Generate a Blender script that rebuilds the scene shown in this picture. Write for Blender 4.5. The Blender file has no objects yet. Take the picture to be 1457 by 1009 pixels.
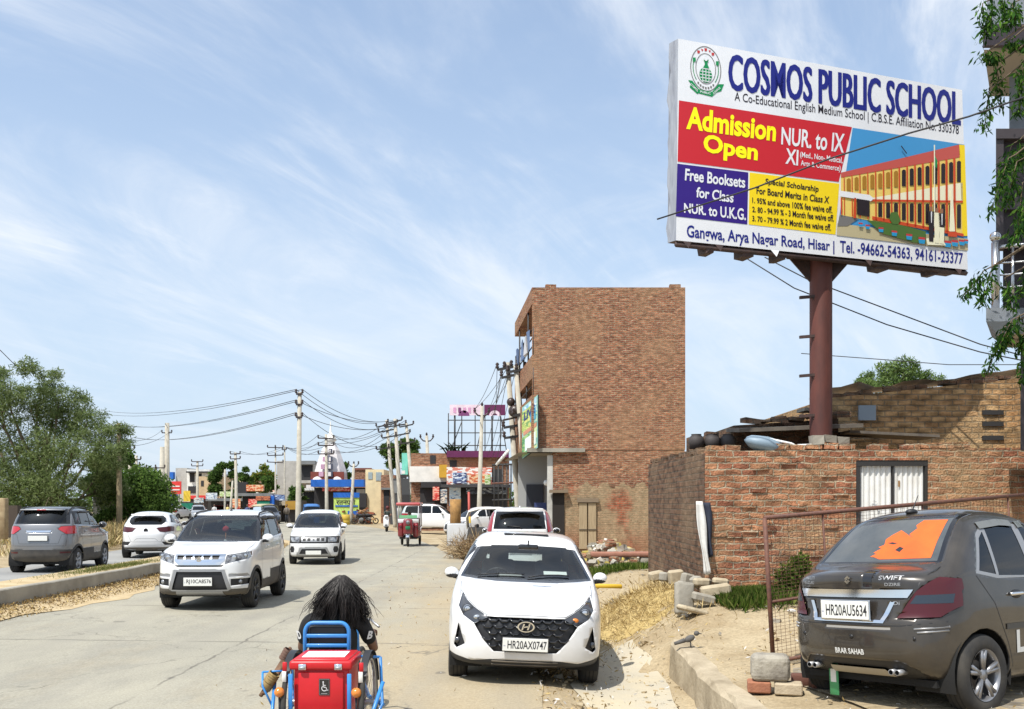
import bpy, bmesh, math, random
import numpy as np
from mathutils import Vector, Matrix
from mathutils.bvhtree import BVHTree
R = math.radians
rng = random.Random(7)
S = bpy.context.scene
COL = S.collection
# ------------------------------------------------------------------ camera
F, CX, HY, H = 1350.0, 728.5, 717.0, 2.1      # focal length in photo pixels, optical centre, horizon row, eye height
cam_d = bpy.data.cameras.new('camera'); cam = bpy.data.objects.new('camera', cam_d); COL.objects.link(cam)
cam.location = (0, 0, H); cam.rotation_euler = (R(90), 0, 0)
cam_d.sensor_width = 36; cam_d.lens = 36 * F / 1457.0
cam_d.shift_y = (HY - 504.5) / 1457.0
cam_d.clip_start = 0.1; cam_d.clip_end = 4000
S.camera = cam
# ------------------------------------------------------------------ sky and sun
SUN_EL = R(60); SUN_TRAVEL = Vector((0.62, 0.785, 0)).normalized()   # horizontal direction in which shadows fall
w = bpy.data.worlds.new('World'); S.world = w; w.use_nodes = True
nt = w.node_tree; nt.nodes.clear(); N = nt.nodes.new; L = nt.links.new
out = N('ShaderNodeOutputWorld'); bg = N('ShaderNodeBackground'); bg.inputs['Strength'].default_value = 0.13
sky = N('ShaderNodeTexSky'); sky.sky_type = 'NISHITA'; sky.sun_disc = False
sky.sun_elevation = SUN_EL
sky.sun_rotation = math.atan2(-SUN_TRAVEL.x, -SUN_TRAVEL.y)
sky.air_density = 1.0; sky.dust_density = 1.6; sky.ozone_density = 2.0
tc = N('ShaderNodeTexCoord'); sep = N('ShaderNodeSeparateXYZ'); L(tc.outputs['Generated'], sep.inputs[0])
def mth(op, a, b=None, c=None):
    m = N('ShaderNodeMath'); m.operation = op
    for i, v in enumerate((a, b, c)):
        if v is None: continue
        if isinstance(v, (int, float)): m.inputs[i].default_value = v
        else: L(v, m.inputs[i])
    return m.outputs[0]
zc = mth('ADD', mth('MAXIMUM', sep.outputs['Z'], 0.0), 0.22)
cmb = N('ShaderNodeCombineXYZ'); L(mth('DIVIDE', sep.outputs['X'], zc), cmb.inputs[0]); L(mth('DIVIDE', sep.outputs['Y'], zc), cmb.inputs[1])
def cloud(scale, rot, sx, sy, lo, hi, detail, dist, off):
    ro = N('ShaderNodeMapping'); ro.inputs['Rotation'].default_value = (0, 0, R(-rot)); L(cmb.outputs[0], ro.inputs[0])
    mp = N('ShaderNodeMapping'); mp.inputs['Scale'].default_value = (sx, sy, 1)
    mp.inputs['Location'].default_value = off
    L(ro.outputs[0], mp.inputs[0])
    n = N('ShaderNodeTexNoise'); n.inputs['Scale'].default_value = scale; n.inputs['Detail'].default_value = detail
    n.inputs['Roughness'].default_value = 0.62; n.inputs['Distortion'].default_value = dist
    L(mp.outputs[0], n.inputs['Vector'])
    r = N('ShaderNodeMapRange'); r.interpolation_type = 'SMOOTHSTEP'
    r.inputs['From Min'].default_value = lo; r.inputs['From Max'].default_value = hi
    L(n.outputs['Fac'], r.inputs['Value']); return r.outputs[0]
c1 = cloud(1.0, 62, 0.6, 1.7, 0.38, 0.68, 9, 0.9, (3.3, 1.2, 0))
c2 = cloud(2.4, 56, 0.55, 1.9, 0.44, 0.72, 10, 1.2, (0.4, 5.1, 0))
c3 = cloud(0.9, 10, 1.0, 1.0, 0.36, 0.66, 6, 0.3, (8.2, 2.2, 0))
cl = mth('MINIMUM', mth('ADD', mth('MULTIPLY', c1, 0.8), mth('MULTIPLY', c2, mth('MULTIPLY', c3, 0.7))), 0.9)
fz = N('ShaderNodeMapRange'); fz.interpolation_type = 'SMOOTHSTEP'; fz.inputs['From Max'].default_value = .34; fz.inputs['From Min'].default_value = .02; fz.inputs['To Min'].default_value = .3; L(sep.outputs['Z'], fz.inputs['Value']); cl = mth('MULTIPLY', cl, fz.outputs[0])
hz = N('ShaderNodeMapRange'); hz.interpolation_type = 'SMOOTHSTEP'
hz.inputs['From Min'].default_value = 0.0; hz.inputs['From Max'].default_value = 0.55
hz.inputs['To Min'].default_value = 0.85; hz.inputs['To Max'].default_value = 0.36
L(sep.outputs['Z'], hz.inputs['Value'])
sk2 = N('ShaderNodeMix'); sk2.data_type = 'RGBA'; sk2.inputs['Factor'].default_value = 0.6
SKYMUL = N('ShaderNodeMix'); SKYMUL.data_type = 'RGBA'; SKYMUL.blend_type = 'MULTIPLY'; SKYMUL.inputs['Factor'].default_value = 1.0
L(sky.outputs[0], SKYMUL.inputs['A']); SKYMUL.inputs['B'].default_value = (1.0, 1.18, 1.3, 1)
mixh = N('ShaderNodeMix'); mixh.data_type = 'RGBA'; L(hz.outputs[0], mixh.inputs['Factor']); L(SKYMUL.outputs['Result'], mixh.inputs['A'])
mixh.inputs['B'].default_value = (4.35, 5.15, 6.1, 1)
mixc = N('ShaderNodeMix'); mixc.data_type = 'RGBA'; L(cl, mixc.inputs['Factor']); L(mixh.outputs['Result'], mixc.inputs['A'])
mixc.inputs['B'].default_value = (6.1, 6.4, 6.8, 1)
L(mixc.outputs['Result'], bg.inputs['Color']); L(bg.outputs[0], out.inputs['Surface'])
sun_d = bpy.data.lights.new('sun', 'SUN'); sun = bpy.data.objects.new('sun', sun_d); COL.objects.link(sun)
sun_d.energy = 4.6; sun_d.angle = R(0.5); sun_d.color = (1.0, 0.955, 0.88)
_d = Vector((SUN_TRAVEL.x * math.cos(SUN_EL), SUN_TRAVEL.y * math.cos(SUN_EL), -math.sin(SUN_EL)))
sun.rotation_euler = _d.to_track_quat('-Z', 'Y').to_euler()
S.view_settings.view_transform = 'Standard'; S.view_settings.look = 'None'
S.view_settings.exposure = 0.28; S.view_settings.gamma = 1.0; S.view_settings.use_curve_mapping = False
S.cycles.max_bounces = 6; S.cycles.transparent_max_bounces = 12; S.cycles.use_denoising = True
S.cycles.caustics_reflective = False; S.cycles.caustics_refractive = False

# ------------------------------------------------------------------ helpers
def P(px, py, Y): return Vector(((px - CX) / F * Y, Y, H - (py - HY) / F * Y))
def tag(o, label=None, cat=None, group=None, kind=None):
    if label: o['label'] = label
    if cat: o['category'] = cat
    if group: o['group'] = group
    if kind: o['kind'] = kind
    return o
def empty(name, loc=(0, 0, 0), rz=0.0):
    o = bpy.data.objects.new(name, None); COL.objects.link(o); o.location = loc; o.rotation_euler = (0, 0, rz)
    o.empty_display_size = 0.2
    return o
_children = {}
def kids(o): return [c for c in bpy.data.objects if c.parent == o]
def copy_tree(o, parent=None):
    c = o.copy(); COL.objects.link(c)
    if parent: c.parent = parent
    for ch in kids(o): copy_tree(ch, c)
    return c
class Curve:
    """monotone cubic through points"""
    def __init__(s, pts):
        s.x = [p[0] for p in pts]; s.y = [p[1] for p in pts]; n = len(pts)
        d = [(s.y[i+1]-s.y[i])/(s.x[i+1]-s.x[i]) for i in range(n-1)]
        m = [0]*n
        if n > 1:
            m[0] = d[0]; m[-1] = d[-1]
            for i in range(1, n-1):
                m[i] = 0 if d[i-1]*d[i] <= 0 else 2*d[i-1]*d[i]/(d[i-1]+d[i])
        s.m = m
    def __call__(s, v):
        x, y, m = s.x, s.y, s.m
        if v <= x[0]: return y[0]
        if v >= x[-1]: return y[-1]
        i = 0
        while v > x[i+1]: i += 1
        h = x[i+1]-x[i]; t = (v-x[i])/h; t2 = t*t; t3 = t2*t
        return y[i]*(2*t3-3*t2+1)+m[i]*h*(t3-2*t2+t)+y[i+1]*(3*t2-2*t3)+m[i+1]*h*(t3-t2)

# ------------------------------------------------------------------ materials
MATS = {}
def nodes_of(m):
    m.use_nodes = True; t = m.node_tree
    return t, t.nodes, t.links, t.nodes.get('Principled BSDF')
def lin(c):   # sRGB 0-255 -> linear
    return tuple(((v/255)/12.92 if v/255 <= .04045 else ((v/255+.055)/1.055)**2.4) for v in c)
def M(name, col=(.5, .5, .5), rough=.6, metal=0.0, col2=None, scale=6.0, lo=.35, hi=.7, bump=0.0, bscale=40.0, coat=0.0, spec=.5, dist=.0, stretch=None, detail=6):
    if name in MATS: return MATS[name]
    m = bpy.data.materials.new(name); MATS[name] = m
    t, n, l, p = nodes_of(m)
    p.inputs['Base Color'].default_value = (*col, 1); p.inputs['Roughness'].default_value = rough; p.inputs['Metallic'].default_value = metal
    p.inputs['Coat Weight'].default_value = coat; p.inputs['Coat Roughness'].default_value = .04
    p.inputs['Specular IOR Level'].default_value = spec
    co = None
    if col2 is not None or bump:
        co = n.new('ShaderNodeTexCoord').outputs['Object']
        if stretch:
            mp = n.new('ShaderNodeMapping'); mp.inputs['Scale'].default_value = stretch; l.new(co, mp.inputs[0]); co = mp.outputs[0]
    if col2 is not None:
        nz = n.new('ShaderNodeTexNoise'); nz.inputs['Scale'].default_value = scale; nz.inputs['Detail'].default_value = detail; nz.inputs['Distortion'].default_value = dist
        nz.inputs['Roughness'].default_value = .6
        l.new(co, nz.inputs['Vector'])
        r = n.new('ShaderNodeMapRange'); r.inputs['From Min'].default_value = lo; r.inputs['From Max'].default_value = hi
        l.new(nz.outputs['Fac'], r.inputs['Value'])
        mx = n.new('ShaderNodeMix'); mx.data_type = 'RGBA'; mx.inputs['A'].default_value = (*col, 1); mx.inputs['B'].default_value = (*col2, 1)
        l.new(r.outputs[0], mx.inputs['Factor']); l.new(mx.outputs['Result'], p.inputs['Base Color'])
    if bump:
        nb = n.new('ShaderNodeTexNoise'); nb.inputs['Scale'].default_value = bscale; nb.inputs['Detail'].default_value = 8; l.new(co, nb.inputs['Vector'])
        b = n.new('ShaderNodeBump'); b.inputs['Strength'].default_value = bump; b.inputs['Distance'].default_value = .02
        l.new(nb.outputs['Fac'], b.inputs['Height']); l.new(b.outputs[0], p.inputs['Normal'])
    return m
def glass(name, tint=(.25, .3, .3), refl=(1, 1, 1), rough=.02, ior=1.5):
    if name in MATS: return MATS[name]
    m = bpy.data.materials.new(name); MATS[name] = m
    t, n, l, p = nodes_of(m); n.remove(p)
    o = n.get('Material Output')
    tr = n.new('ShaderNodeBsdfTransparent'); tr.inputs[0].default_value = (*tint, 1)
    gl = n.new('ShaderNodeBsdfGlossy'); gl.inputs['Roughness'].default_value = rough; gl.inputs[0].default_value = (*refl, 1)
    fr = n.new('ShaderNodeFresnel'); fr.inputs[0].default_value = ior
    mx = n.new('ShaderNodeMixShader'); l.new(fr.outputs[0], mx.inputs[0]); l.new(tr.outputs[0], mx.inputs[1]); l.new(gl.outputs[0], mx.inputs[2])
    l.new(mx.outputs[0], o.inputs[0]); return m
def brick(name, c1, c2, mortar, bw=.25, rh=.085, ms=.012, patch=None, pscale=.8, plo=.45, phi=.65, bump=.6, rough=.9, warp=.012, red=None):
    if name in MATS: return MATS[name]
    m = bpy.data.materials.new(name); MATS[name] = m
    t, n, l, p = nodes_of(m); p.inputs['Roughness'].default_value = rough; p.inputs['Specular IOR Level'].default_value = .2
    co = n.new('ShaderNodeTexCoord').outputs['Object']
    nw = n.new('ShaderNodeTexNoise'); nw.inputs['Scale'].default_value = 5; nw.inputs['Detail'].default_value = 4; l.new(co, nw.inputs['Vector'])
    vm = n.new('ShaderNodeVectorMath'); vm.operation = 'SUBTRACT'; l.new(nw.outputs['Color'], vm.inputs[0]); vm.inputs[1].default_value = (.5, .5, .5)
    vs = n.new('ShaderNodeVectorMath'); vs.operation = 'SCALE'; l.new(vm.outputs[0], vs.inputs[0]); vs.inputs['Scale'].default_value = warp * 4
    va = n.new('ShaderNodeVectorMath'); l.new(co, va.inputs[0]); l.new(vs.outputs[0], va.inputs[1])
    sp = n.new('ShaderNodeSeparateXYZ'); l.new(va.outputs[0], sp.inputs[0])
    ad = n.new('ShaderNodeMath'); l.new(sp.outputs['X'], ad.inputs[0]); l.new(sp.outputs['Y'], ad.inputs[1])
    cb = n.new('ShaderNodeCombineXYZ'); l.new(ad.outputs[0], cb.inputs[0]); l.new(sp.outputs['Z'], cb.inputs[1])
    b = n.new('ShaderNodeTexBrick'); l.new(cb.outputs[0], b.inputs['Vector'])
    b.inputs['Scale'].default_value = 1; b.inputs['Brick Width'].default_value = bw; b.inputs['Row Height'].default_value = rh
    b.inputs['Mortar Size'].default_value = ms; b.inputs['Mortar Smooth'].default_value = .4; b.inputs['Bias'].default_value = 0
    b.inputs['Color1'].default_value = (*c1, 1); b.inputs['Color2'].default_value = (*c2, 1); b.inputs['Mortar'].default_value = (*mortar, 1)
    last = b.outputs['Color']
    def mixin(colour, scale, lo, hi, blend='MIX', fac=1.0, seed=0, zfac=None):
        nonlocal last
        nz = n.new('ShaderNodeTexNoise'); nz.inputs['Scale'].default_value = scale; nz.inputs['Detail'].default_value = 7
        mp = n.new('ShaderNodeMapping'); mp.inputs['Location'].default_value = (seed, seed*2, seed*3); l.new(co, mp.inputs[0]); l.new(mp.outputs[0], nz.inputs['Vector'])
        r = n.new('ShaderNodeMapRange'); r.inputs['From Min'].default_value = lo; r.inputs['From Max'].default_value = hi; r.inputs['To Max'].default_value = fac
        l.new(nz.outputs['Fac'], r.inputs['Value']); f = r.outputs[0]
        if zfac:
            s2 = n.new('ShaderNodeSeparateXYZ'); l.new(co, s2.inputs[0])
            r2 = n.new('ShaderNodeMapRange'); r2.interpolation_type = 'SMOOTHSTEP'; r2.inputs['From Min'].default_value = zfac[0]; r2.inputs['From Max'].default_value = zfac[1]; r2.inputs['To Min'].default_value = 1; r2.inputs['To Max'].default_value = 0
            l.new(s2.outputs['Z'], r2.inputs['Value'])
            mm = n.new('ShaderNodeMath'); mm.operation = 'MULTIPLY'; l.new(f, mm.inputs[0]); l.new(r2.outputs[0], mm.inputs[1]); f = mm.outputs[0]
        mx = n.new('ShaderNodeMix'); mx.data_type = 'RGBA'; mx.blend_type = blend; l.new(f, mx.inputs['Factor']); l.new(last, mx.inputs['A']); mx.inputs['B'].default_value = (*colour, 1)
        last = mx.outputs['Result']
    # single bricks differ: coarse cells of brick size
    cell = n.new('ShaderNodeMapping'); cell.inputs['Scale'].default_value = (1/bw, 1/rh, 1); l.new(cb.outputs[0], cell.inputs[0])
    wn = n.new('ShaderNodeTexNoise'); wn.inputs['Scale'].default_value = .9; wn.inputs['Detail'].default_value = 1; l.new(cell.outputs[0], wn.inputs['Vector'])
    hs = n.new('ShaderNodeHueSaturation'); l.new(last, hs.inputs['Color'])
    r = n.new('ShaderNodeMapRange'); r.inputs['From Min'].default_value = .3; r.inputs['From Max'].default_value = .7; r.inputs['To Min'].default_value = .55; r.inputs['To Max'].default_value = 1.4
    l.new(wn.outputs['Fac'], r.inputs['Value']); l.new(r.outputs[0], hs.inputs['Value']); last = hs.outputs[0]
    if patch: mixin(patch, pscale, plo, phi, fac=.75, seed=1.7)
    if red: mixin(red, .7, .35, .6, fac=.8, seed=4.1, zfac=(.2, 1.5))
    mixin((.45, .42, .38), 9, .35, .8, 'MULTIPLY', .7, 3.3)
    l.new(last, p.inputs['Base Color'])
    nf = n.new('ShaderNodeTexNoise'); nf.inputs['Scale'].default_value = 30; nf.inputs['Detail'].default_value = 6; l.new(co, nf.inputs['Vector'])
    hh = n.new('ShaderNodeMath'); hh.operation = 'MULTIPLY_ADD'; l.new(b.outputs['Fac'], hh.inputs[0]); hh.inputs[1].default_value = -1.0; l.new(nf.outputs['Fac'], hh.inputs[2])
    bp = n.new('ShaderNodeBump'); bp.inputs['Strength'].default_value = bump; bp.inputs['Distance'].default_value = .03
    l.new(hh.outputs[0], bp.inputs['Height']); l.new(bp.outputs[0], p.inputs['Normal'])
    return m
def leafmat(name, col, col2=None, trans=.35):
    if name in MATS: return MATS[name]
    m = bpy.data.materials.new(name); MATS[name] = m
    t, n, l, p = nodes_of(m); n.remove(p); o = n.get('Material Output')
    df = n.new('ShaderNodeBsdfDiffuse'); tl = n.new('ShaderNodeBsdfTranslucent'); mx = n.new('ShaderNodeMixShader'); mx.inputs[0].default_value = trans
    nz = n.new('ShaderNodeTexNoise'); nz.inputs['Scale'].default_value = 1.3; co = n.new('ShaderNodeTexCoord'); l.new(co.outputs['Object'], nz.inputs['Vector'])
    c2 = col2 or tuple(v*.6 for v in col)
    mc = n.new('ShaderNodeMix'); mc.data_type = 'RGBA'; mc.inputs['A'].default_value = (*c2, 1); mc.inputs['B'].default_value = (*col, 1)
    r = n.new('ShaderNodeMapRange'); r.inputs['From Min'].default_value = .35; r.inputs['From Max'].default_value = .65; l.new(nz.outputs['Fac'], r.inputs['Value']); l.new(r.outputs[0], mc.inputs['Factor'])
    l.new(mc.outputs['Result'], df.inputs[0]); l.new(mc.outputs['Result'], tl.inputs[0])
    l.new(df.outputs[0], mx.inputs[1]); l.new(tl.outputs[0], mx.inputs[2]); l.new(mx.outputs[0], o.inputs[0]); return m

# ------------------------------------------------------------------ mesh builder
class MB:
    def __init__(s): s.v = []; s.f = []; s.m = []; s.sm = []; s.mats = []
    def mi(s, mat):
        if mat is None: return 0
        if mat not in s.mats: s.mats.append(mat)
        return s.mats.index(mat)
    def add(s, verts, faces, mat=None, smooth=False):
        b = len(s.v); s.v += [tuple(v) for v in verts]; k = s.mi(mat)
        for f in faces: s.f.append(tuple(i+b for i in f)); s.m.append(k); s.sm.append(smooth)
        return s
    def box(s, c, size, rot=None, mat=None, taper=None, jit=0):
        hx, hy, hz = size[0]/2, size[1]/2, size[2]/2; c = Vector(c); vs = []
        for z in (-1, 1):
            for y in (-1, 1):
                for x in (-1, 1):
                    k = 1 if (taper is None or z < 0) else taper
                    q = Vector((x*hx*k, y*hy*k, z*hz))
                    if jit: q += Vector([rng.uniform(-jit, jit) for _ in range(3)])
                    if rot is not None: q = rot @ q
                    vs.append(c+q)
        return s.add(vs, [(0, 2, 3, 1), (4, 5, 7, 6), (0, 1, 5, 4), (2, 6, 7, 3), (0, 4, 6, 2), (1, 3, 7, 5)], mat)
    def bbox(s, c, size, bev=.02, seg=2, rot=None, mat=None, smooth=True):
        bm = bmesh.new(); bmesh.ops.create_cube(bm, size=1)
        for v in bm.verts: v.co = Vector((v.co.x*size[0], v.co.y*size[1], v.co.z*size[2]))
        bmesh.ops.bevel(bm, geom=list(bm.edges), offset=min(bev, min(size)*.49), segments=seg, profile=.5, affect='EDGES')
        c = Vector(c)
        for v in bm.verts: v.co = c+((rot @ v.co) if rot is not None else v.co)
        bm.verts.index_update()
        s.add([v.co.copy() for v in bm.verts], [[v.index for v in f.verts] for f in bm.faces], mat, smooth); bm.free(); return s
    def tube(s, pts, r, seg=8, mat=None, caps=True, smooth=True):
        pts = [Vector(p) for p in pts]; n = len(pts)
        rs = r if isinstance(r, (list, tuple)) else [r]*n
        vs = []; fs = []; up = None
        for i, p in enumerate(pts):
            d = (pts[min(i+1, n-1)]-pts[max(i-1, 0)]); d = d.normalized() if d.length > 1e-9 else Vector((0, 0, 1))
            if up is None:
                a = Vector((0, 0, 1)) if abs(d.z) < .9 else Vector((1, 0, 0)); up = (a-d*a.dot(d)).normalized()
            else:
                up = (up-d*up.dot(d)); up = up.normalized() if up.length > 1e-6 else Vector((1, 0, 0))
            sd = d.cross(up)
            for k in range(seg):
                a = 2*math.pi*k/seg; vs.append(p+(up*math.cos(a)+sd*math.sin(a))*rs[i])
        for i in range(n-1):
            for k in range(seg): fs.append((i*seg+k, i*seg+(k+1) % seg, (i+1)*seg+(k+1) % seg, (i+1)*seg+k))
        if caps: fs.append(tuple(range(seg-1, -1, -1))); fs.append(tuple((n-1)*seg+k for k in range(seg)))
        return s.add(vs, fs, mat, smooth)
    def lathe(s, prof, c=(0, 0, 0), axis='z', seg=24, mat=None, smooth=True, rot=None):
        vs = []; fs = []; n = len(prof); c = Vector(c)
        for (r, h) in prof:
            for k in range(seg):
                a = 2*math.pi*k/seg; x, y = r*math.cos(a), r*math.sin(a)
                q = Vector((x, y, h)) if axis == 'z' else (Vector((h, x, y)) if axis == 'x' else Vector((x, h, y)))
                if rot is not None: q = rot @ q
                vs.append(c+q)
        for i in range(n-1):
            for k in range(seg): fs.append((i*seg+k, i*seg+(k+1) % seg, (i+1)*seg+(k+1) % seg, (i+1)*seg+k))
        return s.add(vs, fs, mat, smooth)
    def ell(s, c, rad, seg=14, rings=8, mat=None, rot=None, noise=0):
        vs = []; fs = []; c = Vector(c)
        for i in range(rings+1):
            t = math.pi*i/rings
            for k in range(seg):
                a = 2*math.pi*k/seg; q = Vector((rad[0]*math.sin(t)*math.cos(a), rad[1]*math.sin(t)*math.sin(a), rad[2]*math.cos(t)))
                if noise: q *= 1+rng.uniform(-noise, noise)
                if rot is not None: q = rot @ q
                vs.append(c+q)
        for i in range(rings):
            for k in range(seg): fs.append((i*seg+k, (i+1)*seg+k, (i+1)*seg+(k+1) % seg, i*seg+(k+1) % seg))
        return s.add(vs, fs, mat, True)
    def prism(s, poly, o, ux, uy, nrm, t, mat=None):
        """polygon in 2d laid on a plane, extruded by t along nrm"""
        o, ux, uy, nrm = Vector(o), Vector(ux), Vector(uy), Vector(nrm); n = len(poly)
        a = [o+ux*p[0]+uy*p[1] for p in poly]; b = [q+nrm*t for q in a]
        fs = [tuple(range(n, 2*n)), tuple(range(n-1, -1, -1))]+[(i, (i+1) % n, n+(i+1) % n, n+i) for i in range(n)]
        return s.add(a+b, fs, mat)
    def build(s, name, mat=None, parent=None, normals=True):
        me = bpy.data.meshes.new(name); me.from_pydata(s.v, [], s.f)
        ms = s.mats if s.mats else [mat]
        if mat is not None and s.mats and None not in s.mats and mat not in s.mats: ms = s.mats
        for x in ms: me.materials.append(x)
        me.polygons.foreach_set('material_index', s.m); me.polygons.foreach_set('use_smooth', s.sm)
        me.update()
        if normals:
            bm = bmesh.new(); bm.from_mesh(me); bmesh.ops.recalc_face_normals(bm, faces=bm.faces); bm.to_mesh(me); bm.free()
        o = bpy.data.objects.new(name, me); COL.objects.link(o)
        if parent: o.parent = parent
        return o
def origin_to(o, p):
    """move the object's origin to world point p, mesh stays put"""
    p = Vector(p); o.data.transform(Matrix.Translation(-p)); o.location = p; return o
_font_cache = {}
def text2d(s, bold=0.0, w=None, h=None, shear=0.0):
    """letters as 2d verts + faces filling the box (w, h)"""
    key = (s, bold, shear)
    if key not in _font_cache:
        c = bpy.data.curves.new('lettering', 'FONT'); c.body = s; c.offset = bold; c.resolution_u = 3; c.shear = shear
        o = bpy.data.objects.new('lettering', c); COL.objects.link(o)
        dg = bpy.context.evaluated_depsgraph_get(); me = bpy.data.meshes.new_from_object(o.evaluated_get(dg))
        v = [(q.co.x, q.co.y) for q in me.vertices]; f = [tuple(p.vertices) for p in me.polygons]
        bpy.data.objects.remove(o); bpy.data.curves.remove(c); bpy.data.meshes.remove(me)
        _font_cache[key] = (v, f)
    v, f = _font_cache[key]
    x0, x1 = min(q[0] for q in v), max(q[0] for q in v); y0, y1 = min(q[1] for q in v), max(q[1] for q in v)
    kx = (w/(x1-x0)) if w else None; ky = (h/(y1-y0)) if h else kx
    if kx is None: kx = ky
    return [((q[0]-x0)*kx, (q[1]-y0)*ky) for q in v], f
def put_text(mb, s, o, ux, uy, w, h, mat, bold=.0, centre=True, lift=Vector((0, 0, 0))):
    v, f = text2d(s, bold, w, h); o, ux, uy = Vector(o), Vector(ux), Vector(uy)
    ox = -w/2 if centre else 0; oy = -(h/2) if centre else 0
    mb.add([o+lift+ux*(q[0]+ox)+uy*(q[1]+oy) for q in v], f, mat)
# ------------------------------------------------------------------ foliage
def leaf_mesh(name, pts, size, mats, parent=None, asp=.45, droop=0.0, seed=1, jitter=.4, tri=False, dirs=None):
    """pts: (n,3) leaf positions; many small leaf faces in one mesh"""
    r = np.random.default_rng(seed); pts = np.asarray(pts, dtype=float); n = len(pts)
    d = r.normal(size=(n, 3))
    if dirs is not None: d = d*.45+np.asarray(dirs)
    d[:, 2] -= droop; d /= np.linalg.norm(d, axis=1)[:, None]
    q = r.normal(size=(n, 3)); q = np.cross(d, q); q /= np.linalg.norm(q, axis=1)[:, None]+1e-9
    sz = size*(1+r.uniform(-jitter, jitter, n))[:, None]
    a = pts; b = pts+d*sz*.5+q*sz*asp*.5; c = pts+d*sz; e = pts+d*sz*.5-q*sz*asp*.5
    V = np.stack([a, b, c, e], 1).reshape(-1, 3)
    me = bpy.data.meshes.new(name); me.vertices.add(4*n); me.vertices.foreach_set('co', V.ravel())
    me.loops.add(4*n); me.loops.foreach_set('vertex_index', np.arange(4*n)); me.polygons.add(n)
    me.polygons.foreach_set('loop_start', np.arange(n)*4); me.polygons.foreach_set('loop_total', np.full(n, 4))
    for m in mats: me.materials.append(m)
    me.polygons.foreach_set('material_index', r.integers(0, len(mats), n))
    me.update(); me.validate()
    o = bpy.data.objects.new(name, me); COL.objects.link(o)
    if parent: o.parent = parent
    return o
def cloud_pts(clumps, n, seed=1, shell=.5):
    """points in ellipsoid clumps (centre, radii); denser towards their skin"""
    r = np.random.default_rng(seed); vol = np.array([c[1][0]*c[1][1]*c[1][2] for c in clumps])**.7; vol /= vol.sum()
    idx = r.choice(len(clumps), n, p=vol); cc = np.array([tuple(c[0]) for c in clumps]); rr = np.array([tuple(c[1]) for c in clumps])
    d = r.normal(size=(n, 3)); d /= np.linalg.norm(d, axis=1)[:, None]
    rad = r.uniform(0, 1, n)**shell
    return cc[idx]+d*rad[:, None]*rr[idx]
# ================================================================== ground and roads
def sm(v, a, b):
    t = min(1, max(0, (v-a)/(b-a))); return t*t*(3-2*t)
XR = Curve([(-10, .35), (10, .32), (20, -.2), (30, -1.1), (40, -2.7), (50, -4.6), (70, -8.8), (90, -15.8), (120, -33), (180, -78), (260, -140)])
XL = Curve([(-10, -10.0), (10, -9.7), (20, -9.45), (30, -9.7), (40, -10.7), (60, -15.5), (85, -27), (120, -52), (180, -100), (260, -165)])
KERB_X, KERB_END = 2.13, 12.2
def zroad(x): return -.011*max(-14, min(0.4, x))
def zg(x, y):
    z = zroad(x)
    if x > .3:
        z -= .12*sm(x, .3, 1.1)*(1-sm(y, 15, 21))
        pl = .24+.1*sm(x, 2, 4.2)+.3*sm(y, 10.5, 15)
        if y < KERB_END: k = 1.0 if x > KERB_X else 0.0
        else:
            wd = sm(y, KERB_END, KERB_END+.8)*.9+.02
            k = sm(x, KERB_X-wd, KERB_X+wd*.8)
        if y > 20: pl = pl*(1-sm(y, 20, 30))+.15*sm(y, 20, 30)
        z = z*(1-k)+pl*k
        z += .1*sm(y, 18, 24)*(1-k)*sm(x, 0, 1)
    return z
def grid_sheet(name, xs, ys, zf, mat, noise=0.0):
    vs = []; fs = []; nx = len(xs)
    for y in ys:
        for x in xs:
            vs.append((x, y, zf(x, y)+(rng.uniform(-noise, noise) if noise else 0)))
    for j in range(len(ys)-1):
        for i in range(nx-1): fs.append((j*nx+i, j*nx+i+1, (j+1)*nx+i+1, (j+1)*nx+i))
    mb = MB(); mb.add(vs, fs, mat, True); return mb.build(name, normals=False)
def frange(a, b, st):
    o = []; 
    while a < b-1e-6: o.append(a); a += st
    return o+[b]
# dirt: sandy, with grit, dry patches and paler dust
def dirt_material():
    m = M('dirt', (.44, .36, .235), .95, col2=(.33, .255, .155), scale=.9, lo=.4, hi=.62, bump=.5, bscale=9, spec=.1)
    t, n, l, p = nodes_of(m); src = p.inputs['Base Color'].links[0].from_socket
    co = n.new('ShaderNodeTexCoord').outputs['Object']
    a = n.new('ShaderNodeTexNoise'); a.inputs['Scale'].default_value = 24; a.inputs['Detail'].default_value = 8; a.inputs['Roughness'].default_value = .75; l.new(co, a.inputs['Vector'])
    r = n.new('ShaderNodeMapRange'); r.inputs['From Min'].default_value = .35; r.inputs['From Max'].default_value = .7; r.inputs['To Min'].default_value = .68; r.inputs['To Max'].default_value = 1.2; l.new(a.outputs['Fac'], r.inputs['Value'])
    hs = n.new('ShaderNodeHueSaturation'); l.new(src, hs.inputs['Color']); l.new(r.outputs[0], hs.inputs['Value']); l.new(hs.outputs[0], p.inputs['Base Color'])
    return m
DIRT = dirt_material()
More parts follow.
